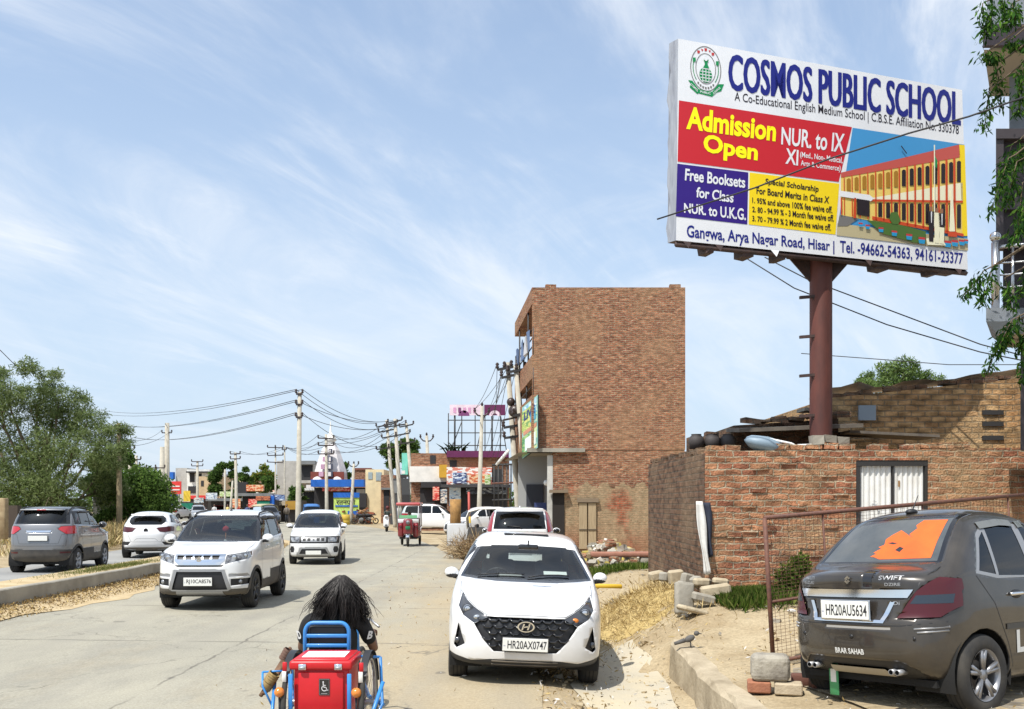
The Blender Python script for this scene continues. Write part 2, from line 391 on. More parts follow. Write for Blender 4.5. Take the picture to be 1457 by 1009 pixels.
def concrete_road():
    m = bpy.data.materials.new('worn_concrete'); t, n, l, p = nodes_of(m); p.inputs['Roughness'].default_value = .85; p.inputs['Specular IOR Level'].default_value = .25
    co = n.new('ShaderNodeTexCoord').outputs['Object']; sp = n.new('ShaderNodeSeparateXYZ'); l.new(co, sp.inputs[0])
    def noise(sc, det=8, ro=.6, st=None, dist=0):
        x = n.new('ShaderNodeTexNoise'); x.inputs['Scale'].default_value = sc; x.inputs['Detail'].default_value = det; x.inputs['Roughness'].default_value = ro; x.inputs['Distortion'].default_value = dist
        if st: mp = n.new('ShaderNodeMapping'); mp.inputs['Scale'].default_value = st; l.new(co, mp.inputs[0]); l.new(mp.outputs[0], x.inputs['Vector'])
        else: l.new(co, x.inputs['Vector'])
        return x.outputs['Fac']
    def mr(v, a, b, c=0, d=1, smooth=False):
        r = n.new('ShaderNodeMapRange')
        if smooth: r.interpolation_type = 'SMOOTHSTEP'
        for k, q in zip(('From Min', 'From Max', 'To Min', 'To Max'), (a, b, c, d)): r.inputs[k].default_value = q
        l.new(v, r.inputs['Value']); return r.outputs[0]
    def mx(f, a, b, blend='MIX'):
        x = n.new('ShaderNodeMix'); x.data_type = 'RGBA'; x.blend_type = blend
        l.new(f, x.inputs['Factor']) if not isinstance(f, float) else setattr(x.inputs['Factor'], 'default_value', f)
        for k, q in (('A', a), ('B', b)):
            if isinstance(q, tuple): x.inputs[k].default_value = (*q, 1)
            else: l.new(q, x.inputs[k])
        return x.outputs['Result']
    def op(o, a, b=None):
        x = n.new('ShaderNodeMath'); x.operation = o
        for i, q in enumerate((a, b)):
            if q is None: continue
            if isinstance(q, (int, float)): x.inputs[i].default_value = q
            else: l.new(q, x.inputs[i])
        return x.outputs[0]
    c = mx(mr(noise(.35, 6), .35, .68), (.36, .345, .285), (.46, .435, .35))
    c = mx(mr(noise(1.6, 8, .7, (.5, .18, 1)), .48, .74), c, (.29, .28, .24))          # tyre-worn streaks
    dust = op('ADD', mr(sp.outputs['X'], -4.4, -.2, 0, 1.0, True), mr(noise(.8, 7, .65, (1, .35, 1)), .3, .75, -.45, .35))
    dust = op('MULTIPLY', op('MAXIMUM', op('MINIMUM', dust, .9), 0.0), 1.0)
    c = mx(dust, c, (.47, .385, .25))                                                    # sand blown over the right lane
    c = mx(mr(noise(38, 6, .8), .35, .7), mx(1.0, c, (.62, .6, .57), 'MULTIPLY'), c)
    wob = mr(noise(2.2, 4), 0, 1, -.09, .09)
    xa = op('ABSOLUTE', op('ADD', op('ADD', sp.outputs['X'], 4.0), wob)); j1 = mr(xa, .006, .028, .75, 0)
    ym = op('ABSOLUTE', op('SUBTRACT', op('PINGPONG', op('ADD', sp.outputs['Y'], op('MULTIPLY', wob, .7)), 2.35), .02)); j2 = mr(ym, .006, .03, .62, 0)
    j = op('MULTIPLY', op('MAXIMUM', j1, j2), mr(noise(.9, 5), .34, .56))
    c = mx(j, c, (.1, .09, .075))
    v = n.new('ShaderNodeTexVoronoi'); v.feature = 'DISTANCE_TO_EDGE'; v.inputs['Scale'].default_value = .33
    wv = n.new('ShaderNodeVectorMath'); wv.operation = 'MULTIPLY_ADD'; nz2 = n.new('ShaderNodeTexNoise'); nz2.inputs['Scale'].default_value = 1.7; nz2.inputs['Detail'].default_value = 8
    l.new(co, nz2.inputs['Vector']); l.new(nz2.outputs['Color'], wv.inputs[0]); wv.inputs[1].default_value = (1.1, 1.1, 0); l.new(co, wv.inputs[2]); l.new(wv.outputs[0], v.inputs['Vector'])
    cr = op('MULTIPLY', mr(v.outputs['Distance'], .0015, .008, .7, 0), mr(noise(.5, 3), .5, .6))
    c = mx(cr, c, (.13, .115, .09))
    trk = op('MULTIPLY', mr(op('ABSOLUTE', op('SUBTRACT', op('PINGPONG', op('ADD', sp.outputs['X'], 8.1), .95), .47)), .1, .42, .5, 0), mr(noise(.7, 6, .6, (1, .12, 1)), .42, .66)); c = mx(trk, c, (.25, .235, .2))
    oil = mr(noise(2.6, 3, .4), .70, .74, 0, .55); c = mx(oil, c, (.12, .11, .095))
    st = mr(noise(5, 7, .75), .66, .74, 0, .5); c = mx(st, c, (.2, .18, .15))
    l.new(c, p.inputs['Base Color'])
    b = n.new('ShaderNodeBump'); b.inputs['Strength'].default_value = .35; b.inputs['Distance'].default_value = .015
    l.new(op('SUBTRACT', noise(45, 8, .7), op('MULTIPLY', j, 1.5)), b.inputs['Height']); l.new(b.outputs[0], p.inputs['Normal'])
    MATS['worn_concrete'] = m; return m
ROADM = concrete_road()
xs = [-160, -120, -90, -60, -45, -34]+frange(-28, -10, 1.5)+frange(-9.5, .25, .75)+frange(.3, 2.0, .17)+[2.05, 2.1, 2.128, 2.132, 2.16, 2.25]+frange(2.4, 6, .3)+[6.5, 7, 8, 10, 13, 17, 24, 34, 50, 80, 130]
ys = [-8, -4]+frange(0, 11.8, .8)+frange(12.1, 22, .3)+frange(22.5, 34, 1.5)+[37, 41, 46, 52, 60, 70, 82, 96, 115, 140, 180, 240, 340, 500, 900, 1600]
def zground(x, y):
    z = zg(x, y)
    inside = XL(y)-5.6 < x < XR(y)-.05 and y < 255
    return z-.05 if inside else z-.004+.02*math.sin(x*3.1+y*1.7)*sm(abs(x), 1.2, 3)*(0 if (2 < x < 2.4 and y < 13) else 1)
g = grid_sheet('ground', xs, ys, zground, DIRT); g['kind'] = 'structure'
def strip(name, fa, fb, ys, n, mat, dz, zf=None):
    vs = []; fs = []
    for y in ys:
        for i in range(n+1):
            t = i/n; x = fa(y)+(fb(y)-fa(y))*t; vs.append((x, y, (zf or (lambda a, b: zroad(a)))(x, y)+dz))
    for j in range(len(ys)-1):
        for i in range(n):
            a = j*(n+1)+i; fs.append((a, a+1, a+n+2, a+n+1))
    mb = MB(); mb.add(vs, fs, mat, True); o = mb.build(name, normals=False); return o
yr = [-6, -2, 2]+frange(5, 40, 1.0)+frange(42, 120, 3)+frange(125, 250, 8)
def edge(y): return XR(y)+.05*math.sin(y*1.3)+.04*math.sin(y*3.7)
o = strip('road', lambda y: XL(y)-.2, edge, yr, 14, ROADM, .006); o['kind'] = 'structure'
ASPH = M('old_asphalt', (.235, .235, .23), .85, col2=(.32, .315, .295), scale=.7, bump=.3, bscale=50, spec=.3)
o = strip('far_carriageway', lambda y: XL(y)-5.8+.1*math.sin(y*1.1), lambda y: XL(y)-1.0, yr, 8, ASPH, .006); o['kind'] = 'structure'
# sand drifted along the kerb
SAND = M('drift_sand', (.5, .4, .25), .95, col2=(.36, .27, .15), scale=2.2, bump=.5, bscale=18, spec=.1)
o = strip('sand_strip', lambda y: XL(y)-.02, lambda y: XL(y)+1.0+.25*math.sin(y*.7)+.12*math.sin(y*2.9), [q for q in yr if q < 52], 5, SAND, .0,
          lambda x, y: zroad(x)+.012+.07*max(0, 1-(x-XL(y))/.95)); o['kind'] = 'structure'
# median: kerb wall and its earth fill, ends at a break in the road
CONC = M('kerb_concrete', (.36, .335, .28), .9, col2=(.22, .2, .165), scale=1.6, lo=.35, hi=.72, bump=.5, bscale=16, spec=.2)
def median(name, y0, y1, hgt=.40):
    yy = frange(y0, y1, .8); mb = MB(); n = len(yy)
    secs = []
    for y in yy:
        x = XL(y); z = zroad(x); j = .012*math.sin(y*2.1)+.008*math.sin(y*5.3)
        secs.append([(x+.02, y, z-.1), (x+j, y, z+hgt-.02+j), (x-.02+j, y, z+hgt+j), (x-.16, y, z+hgt+j), (x-.17, y, z+hgt-.1)])
    vs = [p for s in secs for p in s]; fs = []
    for j in range(n-1):
        for i in range(4): fs.append((j*5+i, j*5+i+1, j*5+i+6, j*5+i+5))
    mb.add(vs, fs, CONC)
    secs = []
    for y in yy:
        x = XL(y)-1.2; z = zroad(x); secs.append([(x+.17, y, z+hgt-.12), (x+.16, y, z+hgt-.03), (x, y, z+hgt-.04), (x-.02, y, z-.1)])
    b = len(secs); vs = [p for s in secs for p in s]; fs = []
    for j in range(n-1):
        for i in range(3): fs.append((j*4+i, j*4+i+1, j*4+i+5, j*4+i+4))
    mb.add(vs, fs, CONC)
    ye = y1; x = XL(ye); mb.box((x-.6, ye+.06, zroad(x)+hgt/2-.05), (1.19, .12, hgt+.1), mat=CONC)
    k = mb.build(name, normals=False); k['kind'] = 'structure'
    s2 = strip('median_earth', lambda y: XL(y)-1.08, lambda y: XL(y)-.15, yy, 6, SAND, 0, lambda x, y: zroad(x)+hgt-.012+.02*math.exp(-((x-(XL(y)-.6))/.3)**2)*(.6+.4*math.sin(y*1.9))); s2['kind'] = 'structure'
median('median_kerb', -6, 43)
def scatter(n, fx, fy, seed):
    r = random.Random(seed); o = []
    for _ in range(n):
        x, y = fx(r), None; o.append(x)
    return o
LITTER = [M('dry_leaf', (.26, .17, .06), .9), M('dry_stalk', (.42, .31, .13), .9), M('dry_dark', (.15, .1, .05), .9)]
r0 = random.Random(3); pts = []
for _ in range(22000):
    y = r0.uniform(9, 46); t = r0.random()**1.7*.9
    if math.sin(y*2.3)+math.sin(y*5.1+1)+r0.uniform(-1.5, 1.5) < -1.2: continue
    x = XL(y)+.03+t; pts.append((x, y, zroad(x)+.02+.08*max(0, 1-t)+r0.uniform(0, .04)))
o = leaf_mesh('litter', pts, .055, LITTER, asp=.35, seed=5); tag(o, 'dry leaf litter along the foot of the median kerb', 'litter', kind='stuff')
GRASS = [leafmat('grass_green', (.16, .2, .05)), leafmat('grass_dry', (.3, .27, .1)), leafmat('grass_deep', (.09, .14, .03))]
def grass(name, pts, hgt, label, mats=GRASS, seed=2, asp=.12):
    o = leaf_mesh(name, pts, hgt, mats, asp=asp, seed=seed, dirs=np.tile((0, 0, 1.3), (len(pts), 1))); tag(o, label, 'grass', kind='stuff'); return o
pts = []
for _ in range(6000):
    y = r0.gauss(24, 1.5); x = XL(y)-.5+r0.gauss(0, .22)
    if XL(y)-1.05 < x < XL(y)-.16: pts.append((x, y, zroad(x)+.39))
for _ in range(1500):
    y = r0.uniform(14, 42); x = XL(y)-.6+r0.gauss(0, .3)
    if XL(y)-1.05 < x < XL(y)-.16 and math.sin(y*1.3)+math.sin(y*3.1) > .7: pts.append((x, y, zroad(x)+.39))
grass('grass', pts, .055, 'low patchy grass on the earth of the median')

# right-hand plateau kerb (old, chipped, bending away)
mb = MB(); yk = frange(2, KERB_END, .35); secs = []
for i, y in enumerate(yk):
    b = .1*sm(y, 9, 7)*0+.02*math.sin(y*3)+.015*math.sin(y*7.7); z1 = zg(2.3, y)+.012; c = rng.uniform(-.012, .012)
    secs.append([(KERB_X-.1+b, y, -.3), (KERB_X-.07+b+c, y, z1-.05), (KERB_X-.03+b, y, z1+c), (KERB_X+.16+b, y, z1+.004), (KERB_X+.2, y, z1-.06)])
vs = [p for s in secs for p in s]; fs = []
for j in range(len(secs)-1):
    for i in range(4): fs.append((j*5+i, j*5+i+1, j*5+i+6, j*5+i+5))
e = len(secs)-1; fs.append(tuple(e*5+i for i in range(5)))
mb.add(vs, fs, M('old_kerb', (.46, .39, .28), .92, col2=(.27, .22, .15), scale=2.4, bump=.7, bscale=14, spec=.15)); k = mb.build('kerb', normals=False); k['kind'] = 'structure'
# paved apron under the parked saloon
PAVE = brick('apron_paving', (.3, .26, .2), (.24, .21, .17), (.36, .3, .2), bw=.24, rh=.12, ms=.015, bump=.4, patch=(.42, .33, .2), pscale=1.2, plo=.4, phi=.6)
PAVE.node_tree.nodes  # laid in x / y
for nd in PAVE.node_tree.nodes:
    if nd.type == 'COMBXYZ':
        spx = [k for k in PAVE.node_tree.nodes if k.type == 'SEPXYZ'][0]
        PAVE.node_tree.links.new(spx.outputs['X'], nd.inputs[0]); PAVE.node_tree.links.new(spx.outputs['Y'], nd.inputs[1])
o = strip('pavement', lambda y: 2.9+.25*math.sin(y), lambda y: 9, frange(3, 10.4, .4), 20, PAVE, .012, zg); o['kind'] = 'structure'
# dusty slab between hatchback and kerb
o = strip('gutter_slab', lambda y: .78+.06*math.sin(y*2.1)+.03*math.sin(y*6), lambda y: 1.86+.07*math.sin(y*1.7), frange(5, 14.2, .3), 8, M('gutter_concrete', (.42, .385, .31), .9, col2=(.5, .43, .3), scale=1.1, bump=.5, bscale=12, spec=.15), .01, zg); o['kind'] = 'structure'
# small stones and grit on the dirt
pb = MB()
for _ in range(900):
    y = rng.uniform(8.5, 24); x = rng.uniform(.5, 2.0) if rng.random() < .5 else rng.uniform(2.3, 7)
    s_ = rng.uniform(.008, .03)*(2 if rng.random() < .08 else 1)
    pb.box((x, y, zg(x, y)+s_*.3), (s_*2, s_*1.6, s_), Matrix.Rotation(rng.uniform(0, 3), 3, 'Z'), mat=rng.choice([CONC, DIRT, SAND]), jit=s_*.3)
o = pb.build('gravel'); tag(o, 'loose grit and pebbles over the sandy verge', 'gravel', kind='stuff')
# ================================================================== near walls and brick houses on the right
WALL = brick('compound_brick', (.45, .225, .12), (.31, .12, .07), (.42, .34, .24), bw=.25, rh=.098, ms=.013, patch=(.5, .35, .195), pscale=.7, plo=.45, phi=.66, red=(.34, .075, .04), bump=1.0, warp=.02)
OLDB = brick('ochre_brick', (.52, .34, .17), (.46, .27, .13), (.3, .23, .15), bw=.27, rh=.11, ms=.014, patch=(.5, .36, .2), pscale=.5, bump=.9)
DARKB = brick('deep_brown_brick', (.15, .09, .062), (.2, .115, .07), (.13, .105, .08), bw=.25, rh=.1, ms=.013, patch=(.28, .2, .13), pscale=.7, plo=.5, phi=.7, bump=.8)
MORT = M('cap_mortar', (.34, .27, .18), .95, col2=(.2, .15, .1), scale=5, bump=.7, bscale=20, spec=.1)
def brick_course(mb, p0, p1, depth, mat, prob=.75, bl=.26, bh=.1):
    p0, p1 = Vector(p0), Vector(p1); d = p1-p0; n = int(d.length/bl); u = d.normalized(); a = math.atan2(u.y, u.x)
    for i in range(n):
        if rng.random() > prob: continue
        c = p0+u*(i+.5)*bl+Vector((0, 0, bh*.42+rng.uniform(-.01, .02)))
        mb.box(c, (bl*rng.uniform(.8, .97), depth*rng.uniform(.82, 1.0), bh*rng.uniform(.75, 1.1)), Matrix.Rotation(a+rng.uniform(-.06, .06), 3, 'Z'), mat, jit=.01)
YW = 15.0; DX0, DX1, DZ = 5.44, 6.58, 2.79
wt = tag(empty('brick_wall', (3.05, YW, .45)), 'long red and ochre brick compound wall with white metal gate', 'wall')
mb = MB()
def zt(x): return 2.93+(x-3.05)/(8.3)*.1
def wallbox(x0, x1, z0, z1a, z1b, y0=YW, y1=YW+.28):
    vs = [(x0, y0, z0), (x1, y0, z0), (x1, y1, z0), (x0, y1, z0), (x0, y0, z1a), (x1, y0, z1b), (x1, y1, z1b), (x0, y1, z1a)]
    mb.add(vs, [(0, 1, 5, 4), (1, 2, 6, 5), (2, 3, 7, 6), (3, 0, 4, 7), (4, 5, 6, 7), (0, 3, 2, 1)], WALL)
wallbox(3.05, DX0, -.1, zt(3.05), zt(DX0)); wallbox(DX1, 13, -.1, zt(DX1), zt(13)); wallbox(DX0, DX1, DZ, zt(DX0), zt(DX1))
brick_course(mb, (3.1, YW+.14, zt(3.1)), (13, YW+.14, zt(13)), .28, WALL, .82)
for _ in range(26):       # bricks that stand a little proud, bulging mortar
    x = rng.uniform(3.15, 5.2); z = rng.uniform(.5, 2.8); mb.box((x, YW-.006, z), (.24, .04, .085), mat=WALL, jit=.008)
wl = mb.build('masonry', parent=wt); wl.matrix_parent_inverse = wt.matrix_world.inverted() if False else Matrix.Translation(-Vector(wt.location))
def under(o, root):
    """keep world coordinates of a part built in world space"""
    o.parent = root; o.matrix_parent_inverse = (Matrix.Translation(root.location) @ root.rotation_euler.to_matrix().to_4x4()).inverted(); return o
WHITEM = M('white_tin', (.74, .74, .72), .45, col2=(.62, .6, .55), scale=3, lo=.5, hi=.8, bump=.1)
BLACKM = M('black_iron', (.03, .028, .027), .55)
fr = MB(); fr.box((DX0+.035, YW+.06, 1.7), (.07, .09, 2.2), mat=BLACKM); fr.box((DX1-.02, YW+.06, 1.7), (.04, .09, 2.2), mat=BLACKM); fr.box(((DX0+DX1)/2, YW+.06, DZ-.045), (DX1-DX0, .1, .09), mat=BLACKM)
under(fr.build('gate_frame'), wt)
for x0, x1 in ((DX0+.07, (DX0+DX1)/2+.02), ((DX0+DX1)/2+.035, DX1-.04)):
    gb = MB(); n = 24; vs = []; fs = []
    for i in range(n+1):
        x = x0+(x1-x0)*i/n; y = YW+.07+.012*(1 if i % 4 < 2 else -1)
        vs += [(x, y, .6), (x, y, DZ-.09)]
    for i in range(n): fs.append((2*i, 2*i+2, 2*i+3, 2*i+1))
    gb.add(vs, fs, WHITEM); under(gb.build('gate_leaf', normals=False), wt)
    if x1 < DX1-.2:
        under(MB().box((x1+.008, YW+.055, 1.7), (.02, .05, 2.1), mat=BLACKM).build('gate_bar'), wt)
mk = MB()
for _ in range(7): mk.box((5.75+rng.uniform(-.07, .07), YW+.052, 2.05+rng.uniform(-.1, .1)), (.05, .004, .008), Matrix.Rotation(rng.uniform(-1, 1), 3, 'Y'), mat=M('scratch', (.4, .42, .45), .8))
mk.box((6.14, YW+.052, 2.42), (.03, .004, .1), mat=M('rust_spot', (.3, .17, .07), .9)); under(mk.build('paint_scratch'), wt)
# side wall going back from the corner, in darker brick
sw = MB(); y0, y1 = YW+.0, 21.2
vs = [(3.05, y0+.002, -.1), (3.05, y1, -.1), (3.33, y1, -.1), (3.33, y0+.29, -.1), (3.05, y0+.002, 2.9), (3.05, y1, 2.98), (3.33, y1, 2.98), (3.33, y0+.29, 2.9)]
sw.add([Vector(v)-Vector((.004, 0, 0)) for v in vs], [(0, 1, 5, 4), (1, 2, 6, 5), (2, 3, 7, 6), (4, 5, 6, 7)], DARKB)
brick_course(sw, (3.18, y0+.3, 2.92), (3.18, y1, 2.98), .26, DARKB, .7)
o = sw.build('brick_side_wall'); tag(o, 'dark brown brick wall running back from the corner', 'wall')
# outbuilding behind the wall
ht = tag(empty('brick_house', (8.5, 19, .3)), 'ochre brick outhouse behind the compound wall under the billboard', 'building')
mb = MB()
def block(mb, x0, x1, y0, y1, z0, za, zb, mat):
    vs = [(x0, y0, z0), (x1, y0, z0), (x1, y1, z0), (x0, y1, z0), (x0, y0, za), (x1, y0, zb), (x1, y1, zb), (x0, y1, za)]
    mb.add(vs, [(0, 1, 5, 4), (1, 2, 6, 5), (2, 3, 7, 6), (3, 0, 4, 7), (4, 5, 6, 7)], mat)
block(mb, 6.35, 10.05, 19, 24, .2, 4.22, 4.6, OLDB); block(mb, 10.05, 14, 18.6, 24, .2, 4.62, 4.5, OLDB)
brick_course(mb, (6.4, 19.14, 4.22), (10.05, 19.14, 4.6), .3, DARKB, .95, .28, .1); brick_course(mb, (10.05, 18.75, 4.6), (13, 18.75, 4.5), .3, OLDB, .8)
for zz in (3.42, 3.7, 3.93): mb.box((9.62, 18.985, zz), (.42, .04, .09), mat=BLACKM)
under(mb.build('wall'), ht)
under(MB().box((7.1, 18.98, 3.92), (.34, .06, .3), mat=M('vent_tin', (.3, .36, .42), .4)).build('window'), ht)
a = MB(); block(a, 4.3, 6.33, 18.4, 22, .2, 3.62, 3.75, DARKB); block(a, 5.9, 7.0, 18.2, 18.98, .2, 3.32, 3.32, OLDB); under(a.build('lean_to_wall'), ht)
rf = MB(); rf.box((5.35, 18.1, 3.55), (2.3, 1.1, .07), Matrix.Rotation(-.04, 3, 'Y') @ Matrix.Rotation(.08, 3, 'X'), M('roof_sheet', (.12, .1, .085), .8, col2=(.2, .17, .13), scale=4))
rf.box((7.2, 18.3, 3.42), (1.7, .9, .05), Matrix.Rotation(.05, 3, 'Y'), M('roof_sheet'))
for k in range(7): rf.box((4.5+k*.3, 18.0+rng.uniform(-.1, .3), 3.66+k*.022), (.28, .3, .09), Matrix.Rotation(rng.uniform(-.3, .3), 3, 'Z'), DARKB, jit=.03)
rf.box((5.8, 18.25, 3.9), (.5, .5, .06), mat=CONC); under(rf.build('roof'), ht)
pl = MB(); pr = []
for i in range(22):
    x = 6.4+i*.32; pr.append(((x, 19.3+rng.uniform(-.1, .1), 4.36+(x-6.4)*.1+rng.uniform(0, .1)+(.06 if i in (1, 2) else 0)), (x, 20.5, 4.36+(x-6.4)*.1)))
vs = [q for p_ in pr for q in p_]; pl.add(vs, [(2*i, 2*i+2, 2*i+3, 2*i+1) for i in range(21)], M('plastic_sheet', (.66, .67, .7), .35, col2=(.5, .52, .56), scale=6)); under(pl.build('plastic_sheet', normals=False), ht)
rw = MB(); block(rw, 3.4, 4.25, 18.2, 18.5, .2, 3.38, 3.36, DARKB); brick_course(rw, (3.45, 18.3, 3.38), (4.2, 18.3, 3.36), .28, DARKB, .8)
tag(rw.build('low_wall'), 'short dark wall piece beyond the corner of the compound wall', 'wall')
for i in range(3):
    p = MB(); p.lathe([(.02, 0), (.1, .01), (.15, .12), (.14, .22), (.09, .27), (.1, .29)], (3.52+i*.3, 18.12, 3.14), mat=M('dark_clay', (.05, .042, .04), .7)); tag(p.build('clay_pot'), 'dark round clay pot in the row of three on the low wall', 'pot', 'pots on the low wall')
# small things lying on the wall top
tp = MB(); tp.ell((4.05, 15.2, 3.05), (.34, .2, .13), 16, 8, M('tarp_grey', (.2, .27, .33), .5), Matrix.Rotation(.25, 3, 'Y'), .07); tag(origin_to(tp.build('tarpaulin'), (4.05, 15.2, 3.0)), 'crumpled blue grey sheet bundled on top of the wall', 'sheet')
pp = MB(); pp.tube([(4.1, 15.1, 3.13), (4.45, 15.12, 3.06), (4.53, 15.12, 3.02), (4.54, 15.05, 2.88)], .02, 8, WHITEM); pp.tube([(4.55, 15.12, 3.03), (4.8, 15.12, 3.04)], .02, 8, WHITEM); tag(pp.build('pipe'), 'thin white plastic pipe bent over the wall top', 'pipe')
for i, x in enumerate((4.86, 5.05, 5.24)):
    s_ = MB().box((x, 15.14, 3.11+.02*(i == 1)), (.19, .22, .12), Matrix.Rotation(.1*i, 3, 'Z'), CONC, jit=.02).build('stone'); tag(s_, 'grey stone block lying on the wall top beside the pipe', 'stone', 'stones on the wall top')
# clothes hung on the wall near the corner
def cloth(name, x0, x1, z0, z1, y, mat, label, lean=0.0, folds=5, amp=.03):
    mb = MB(); nx, nz = 16, 18; vs = []; fs = []
    for j in range(nz+1):
        t = j/nz
        for i in range(nx+1):
            s_ = i/nx; x = x0+(x1-x0)*s_+lean*(1-t)+.015*math.sin(t*7+s_*3); vs.append((x, y-.05-amp*math.sin(s_*folds*math.pi+t*1.5)*(1.2-t)-.03*(1-t), z0+(z1-z0)*t-.03*math.sin(s_*4)*(1-t)))
    for j in range(nz):
        for i in range(nx): a = j*(nx+1)+i; fs.append((a, a+1, a+nx+2, a+nx+1))
    mb.add(vs, fs, mat, True); o = mb.build(name, normals=False); sd = o.modifiers.new('thickness', 'SOLIDIFY'); sd.thickness = .008; tag(o, label, name.replace('_', ' ')); return o
cloth('jeans', 2.98, 3.13, 1.28, 2.12, 14.98, M('denim_dark', (.018, .022, .04), .9, col2=(.03, .038, .06), scale=9), 'dark blue jeans hanging on the corner of the brick wall', .03, 3)
cloth('white_cloth', 2.87, 2.99, 1.02, 2.14, 14.9, M('cloth_white', (.72, .71, .68), .9, col2=(.6, .58, .54), scale=7), 'long white cloth hanging beside the dark jeans', .12, 3, .02)
# loose stones at the corner and grass
for i, (px, py, Y, sx, sy, sz, rz) in enumerate([(1000, 851, 14.2, .42, .3, .16, .1), (1018, 840, 14.5, .55, .3, .2, -.1), (975, 826, 14.7, .3, .22, .14, .4), (998, 822, 14.8, .3, .2, .15, .2), (990, 806, 14.9, .22, .2, .2, .9), (978, 800, 15.4, .24, .2, .24, .3), (1000, 797, 14.9, .3, .2, .12, .1), (962, 800, 16, .3, .25, .3, .1), (948, 806, 16.4, .25, .25, .2, .5), (1025, 826, 14.75, .3, .2, .12, 0), (985, 868, 13.8, .5, .35, .1, .3), (934, 808, 17, .3, .3, .2, .2)]):
    c = P(px, py, Y); s_ = MB(); s_.bbox((0, 0, 0), (sx*.82, sy*.82, sz*.82), .03, 1, Matrix.Rotation(rz, 3, 'Z') @ Matrix.Rotation(rng.uniform(-.25, .25), 3, 'Y'), rng.choice([M('pale_stone', (.47, .4, .28), .95, col2=(.33, .27, .18), scale=5, bump=.6, bscale=12), CONC]), smooth=False)
    o = s_.build('stone'); o.location = (c.x, c.y, min(max(c.z, zg(c.x, c.y)+sz*.3), zg(c.x, c.y)+.3)); tag(o, 'broken pale stone heaped at the foot of the wall corner', 'stone', 'broken stones at the wall corner')
lt = MB(); lt.bbox((0, 0, .24), (.34, .1, .5), .04, 2, mat=CONC); o = lt.build('stone_slab'); o.location = (2.56, 14.1, zg(2.56, 14.1)-.02); o.rotation_euler = (-.25, .2, .5); tag(o, 'weathered stone slab leaning against the stones by the wall', 'stone slab')
pts = []
for _ in range(9000):
    x = 3.15+abs(r0.gauss(0, .55)); y = 14.85-abs(r0.gauss(0, .38))
    if x < 4.4: pts.append((x, y, zg(x, y)))
for _ in range(5000):
    x = r0.uniform(3.2, 6); y = 14.9-abs(r0.gauss(0, .22)); pts.append((x, y, zg(x, y)))
for _ in range(5000):
    c = P(r0.gauss(880, 30), 0, r0.uniform(23, 29)); pts.append((c.x, c.y, zg(c.x, c.y)))
G2 = [leafmat('weed_green', (.11, .17, .03)), leafmat('weed_pale', (.19, .22, .06)), leafmat('weed_deep', (.06, .11, .02))]
grass('weeds', pts, .17, 'green weeds growing along the brick wall and rubble', G2, 4, .16)
bs = tag(empty('shrub', (4.32, 14.6, zg(4.3, 14.6))), 'small dark green shrub against the wall behind the mesh panel', 'shrub')
cp = cloud_pts([((0, 0, .3), (.28, .2, .3)), ((.15, 0, .5), (.15, .15, .2))], 1600, 3); leaf_mesh('foliage', cp, .08, G2, bs, seed=9)
st_ = MB()
for k in range(6): st_.tube([(0, 0, 0), (rng.uniform(-.2, .2), rng.uniform(-.1, .1), .5)], .008, 5, M('bark', (.16, .12, .08), .95, col2=(.09, .065, .04), scale=14, bump=.6))
st_.build('stem', parent=bs)
for x, y, c in ((3.98, 13.5, 'scrap of white plastic litter in front of the weeds'), (2.55, 13.9, 'tiny white paper scrap near the leaning slab')):
    q = MB(); q.ell((0, 0, .02), (.07, .035, .025), 10, 6, WHITEM, noise=.2); o = q.build('litter_scrap'); o.location = (x, y, zg(x, y)); tag(o, c, 'litter scrap')
# straw heap
sc = P(905, 868, 16.3); hm = MB(); n1, n2 = 26, 12; vs = []; fs = []
def heap_h(dx, dy): 
    q = (dx/1.35)**2+(dy/2.1)**2; return max(-.04, .26*math.exp(-q*1.6)*(1+.25*math.sin(dx*5+dy*3)+.15*math.sin(dy*7))-.09-.03*math.sin(dx*9)*math.sin(dy*8))
STRAW = M('straw_mat', (.47, .36, .16), .95, col2=(.33, .23, .09), scale=7, bump=.8, bscale=25, spec=.1)
SX, SY = 2.05, 16.3
for j in range(n2*2+1):
    for i in range(n1+1):
        dx = -1.5+3*i/n1; dy = -2.4+4.8*j/(n2*2); x, y = SX+dx, SY+dy; vs.append((x, y, zg(x, y)+heap_h(dx, dy)))
for j in range(n2*2):
    for i in range(n1): a_ = j*(n1+1)+i; fs.append((a_, a_+1, a_+n1+2, a_+n1+1))
hm.add(vs, fs, STRAW, True)
o = hm.build('straw_heap', normals=False); tag(o, 'spread heap of golden straw between hatchback and wall corner', 'straw heap')
pts = []
for _ in range(10000):
    dx, dy = r0.gauss(0, .75), r0.gauss(0, 1.1)
    x, y = SX+dx, SY+dy
    if x > 2.95 and y > 14.9: continue
    pts.append((x, y, zg(x, y)+max(0, heap_h(dx, dy))))
o = leaf_mesh('straw', pts, .15, [M('straw_light', (.56, .43, .2), .9), M('straw_mid', (.42, .31, .13), .9), M('straw_dark', (.27, .19, .08), .9)], asp=.07, seed=12, dirs=np.tile((0, 0, .08), (len(pts), 1))); o.parent = None; tag(o, 'loose straw stalks scattered over the heap', 'straw', kind='stuff')
q = MB(); q.bbox((0, 0, 0), (.5, .14, .07), .012, 1, mat=M('yellow_paint', (.62, .4, .03), .6)); o = q.build('plank'); o.location = P(865, 834, 17.2); o.rotation_euler = (0, .03, .1); tag(o, 'short yellow plank lying on the straw heap', 'plank')
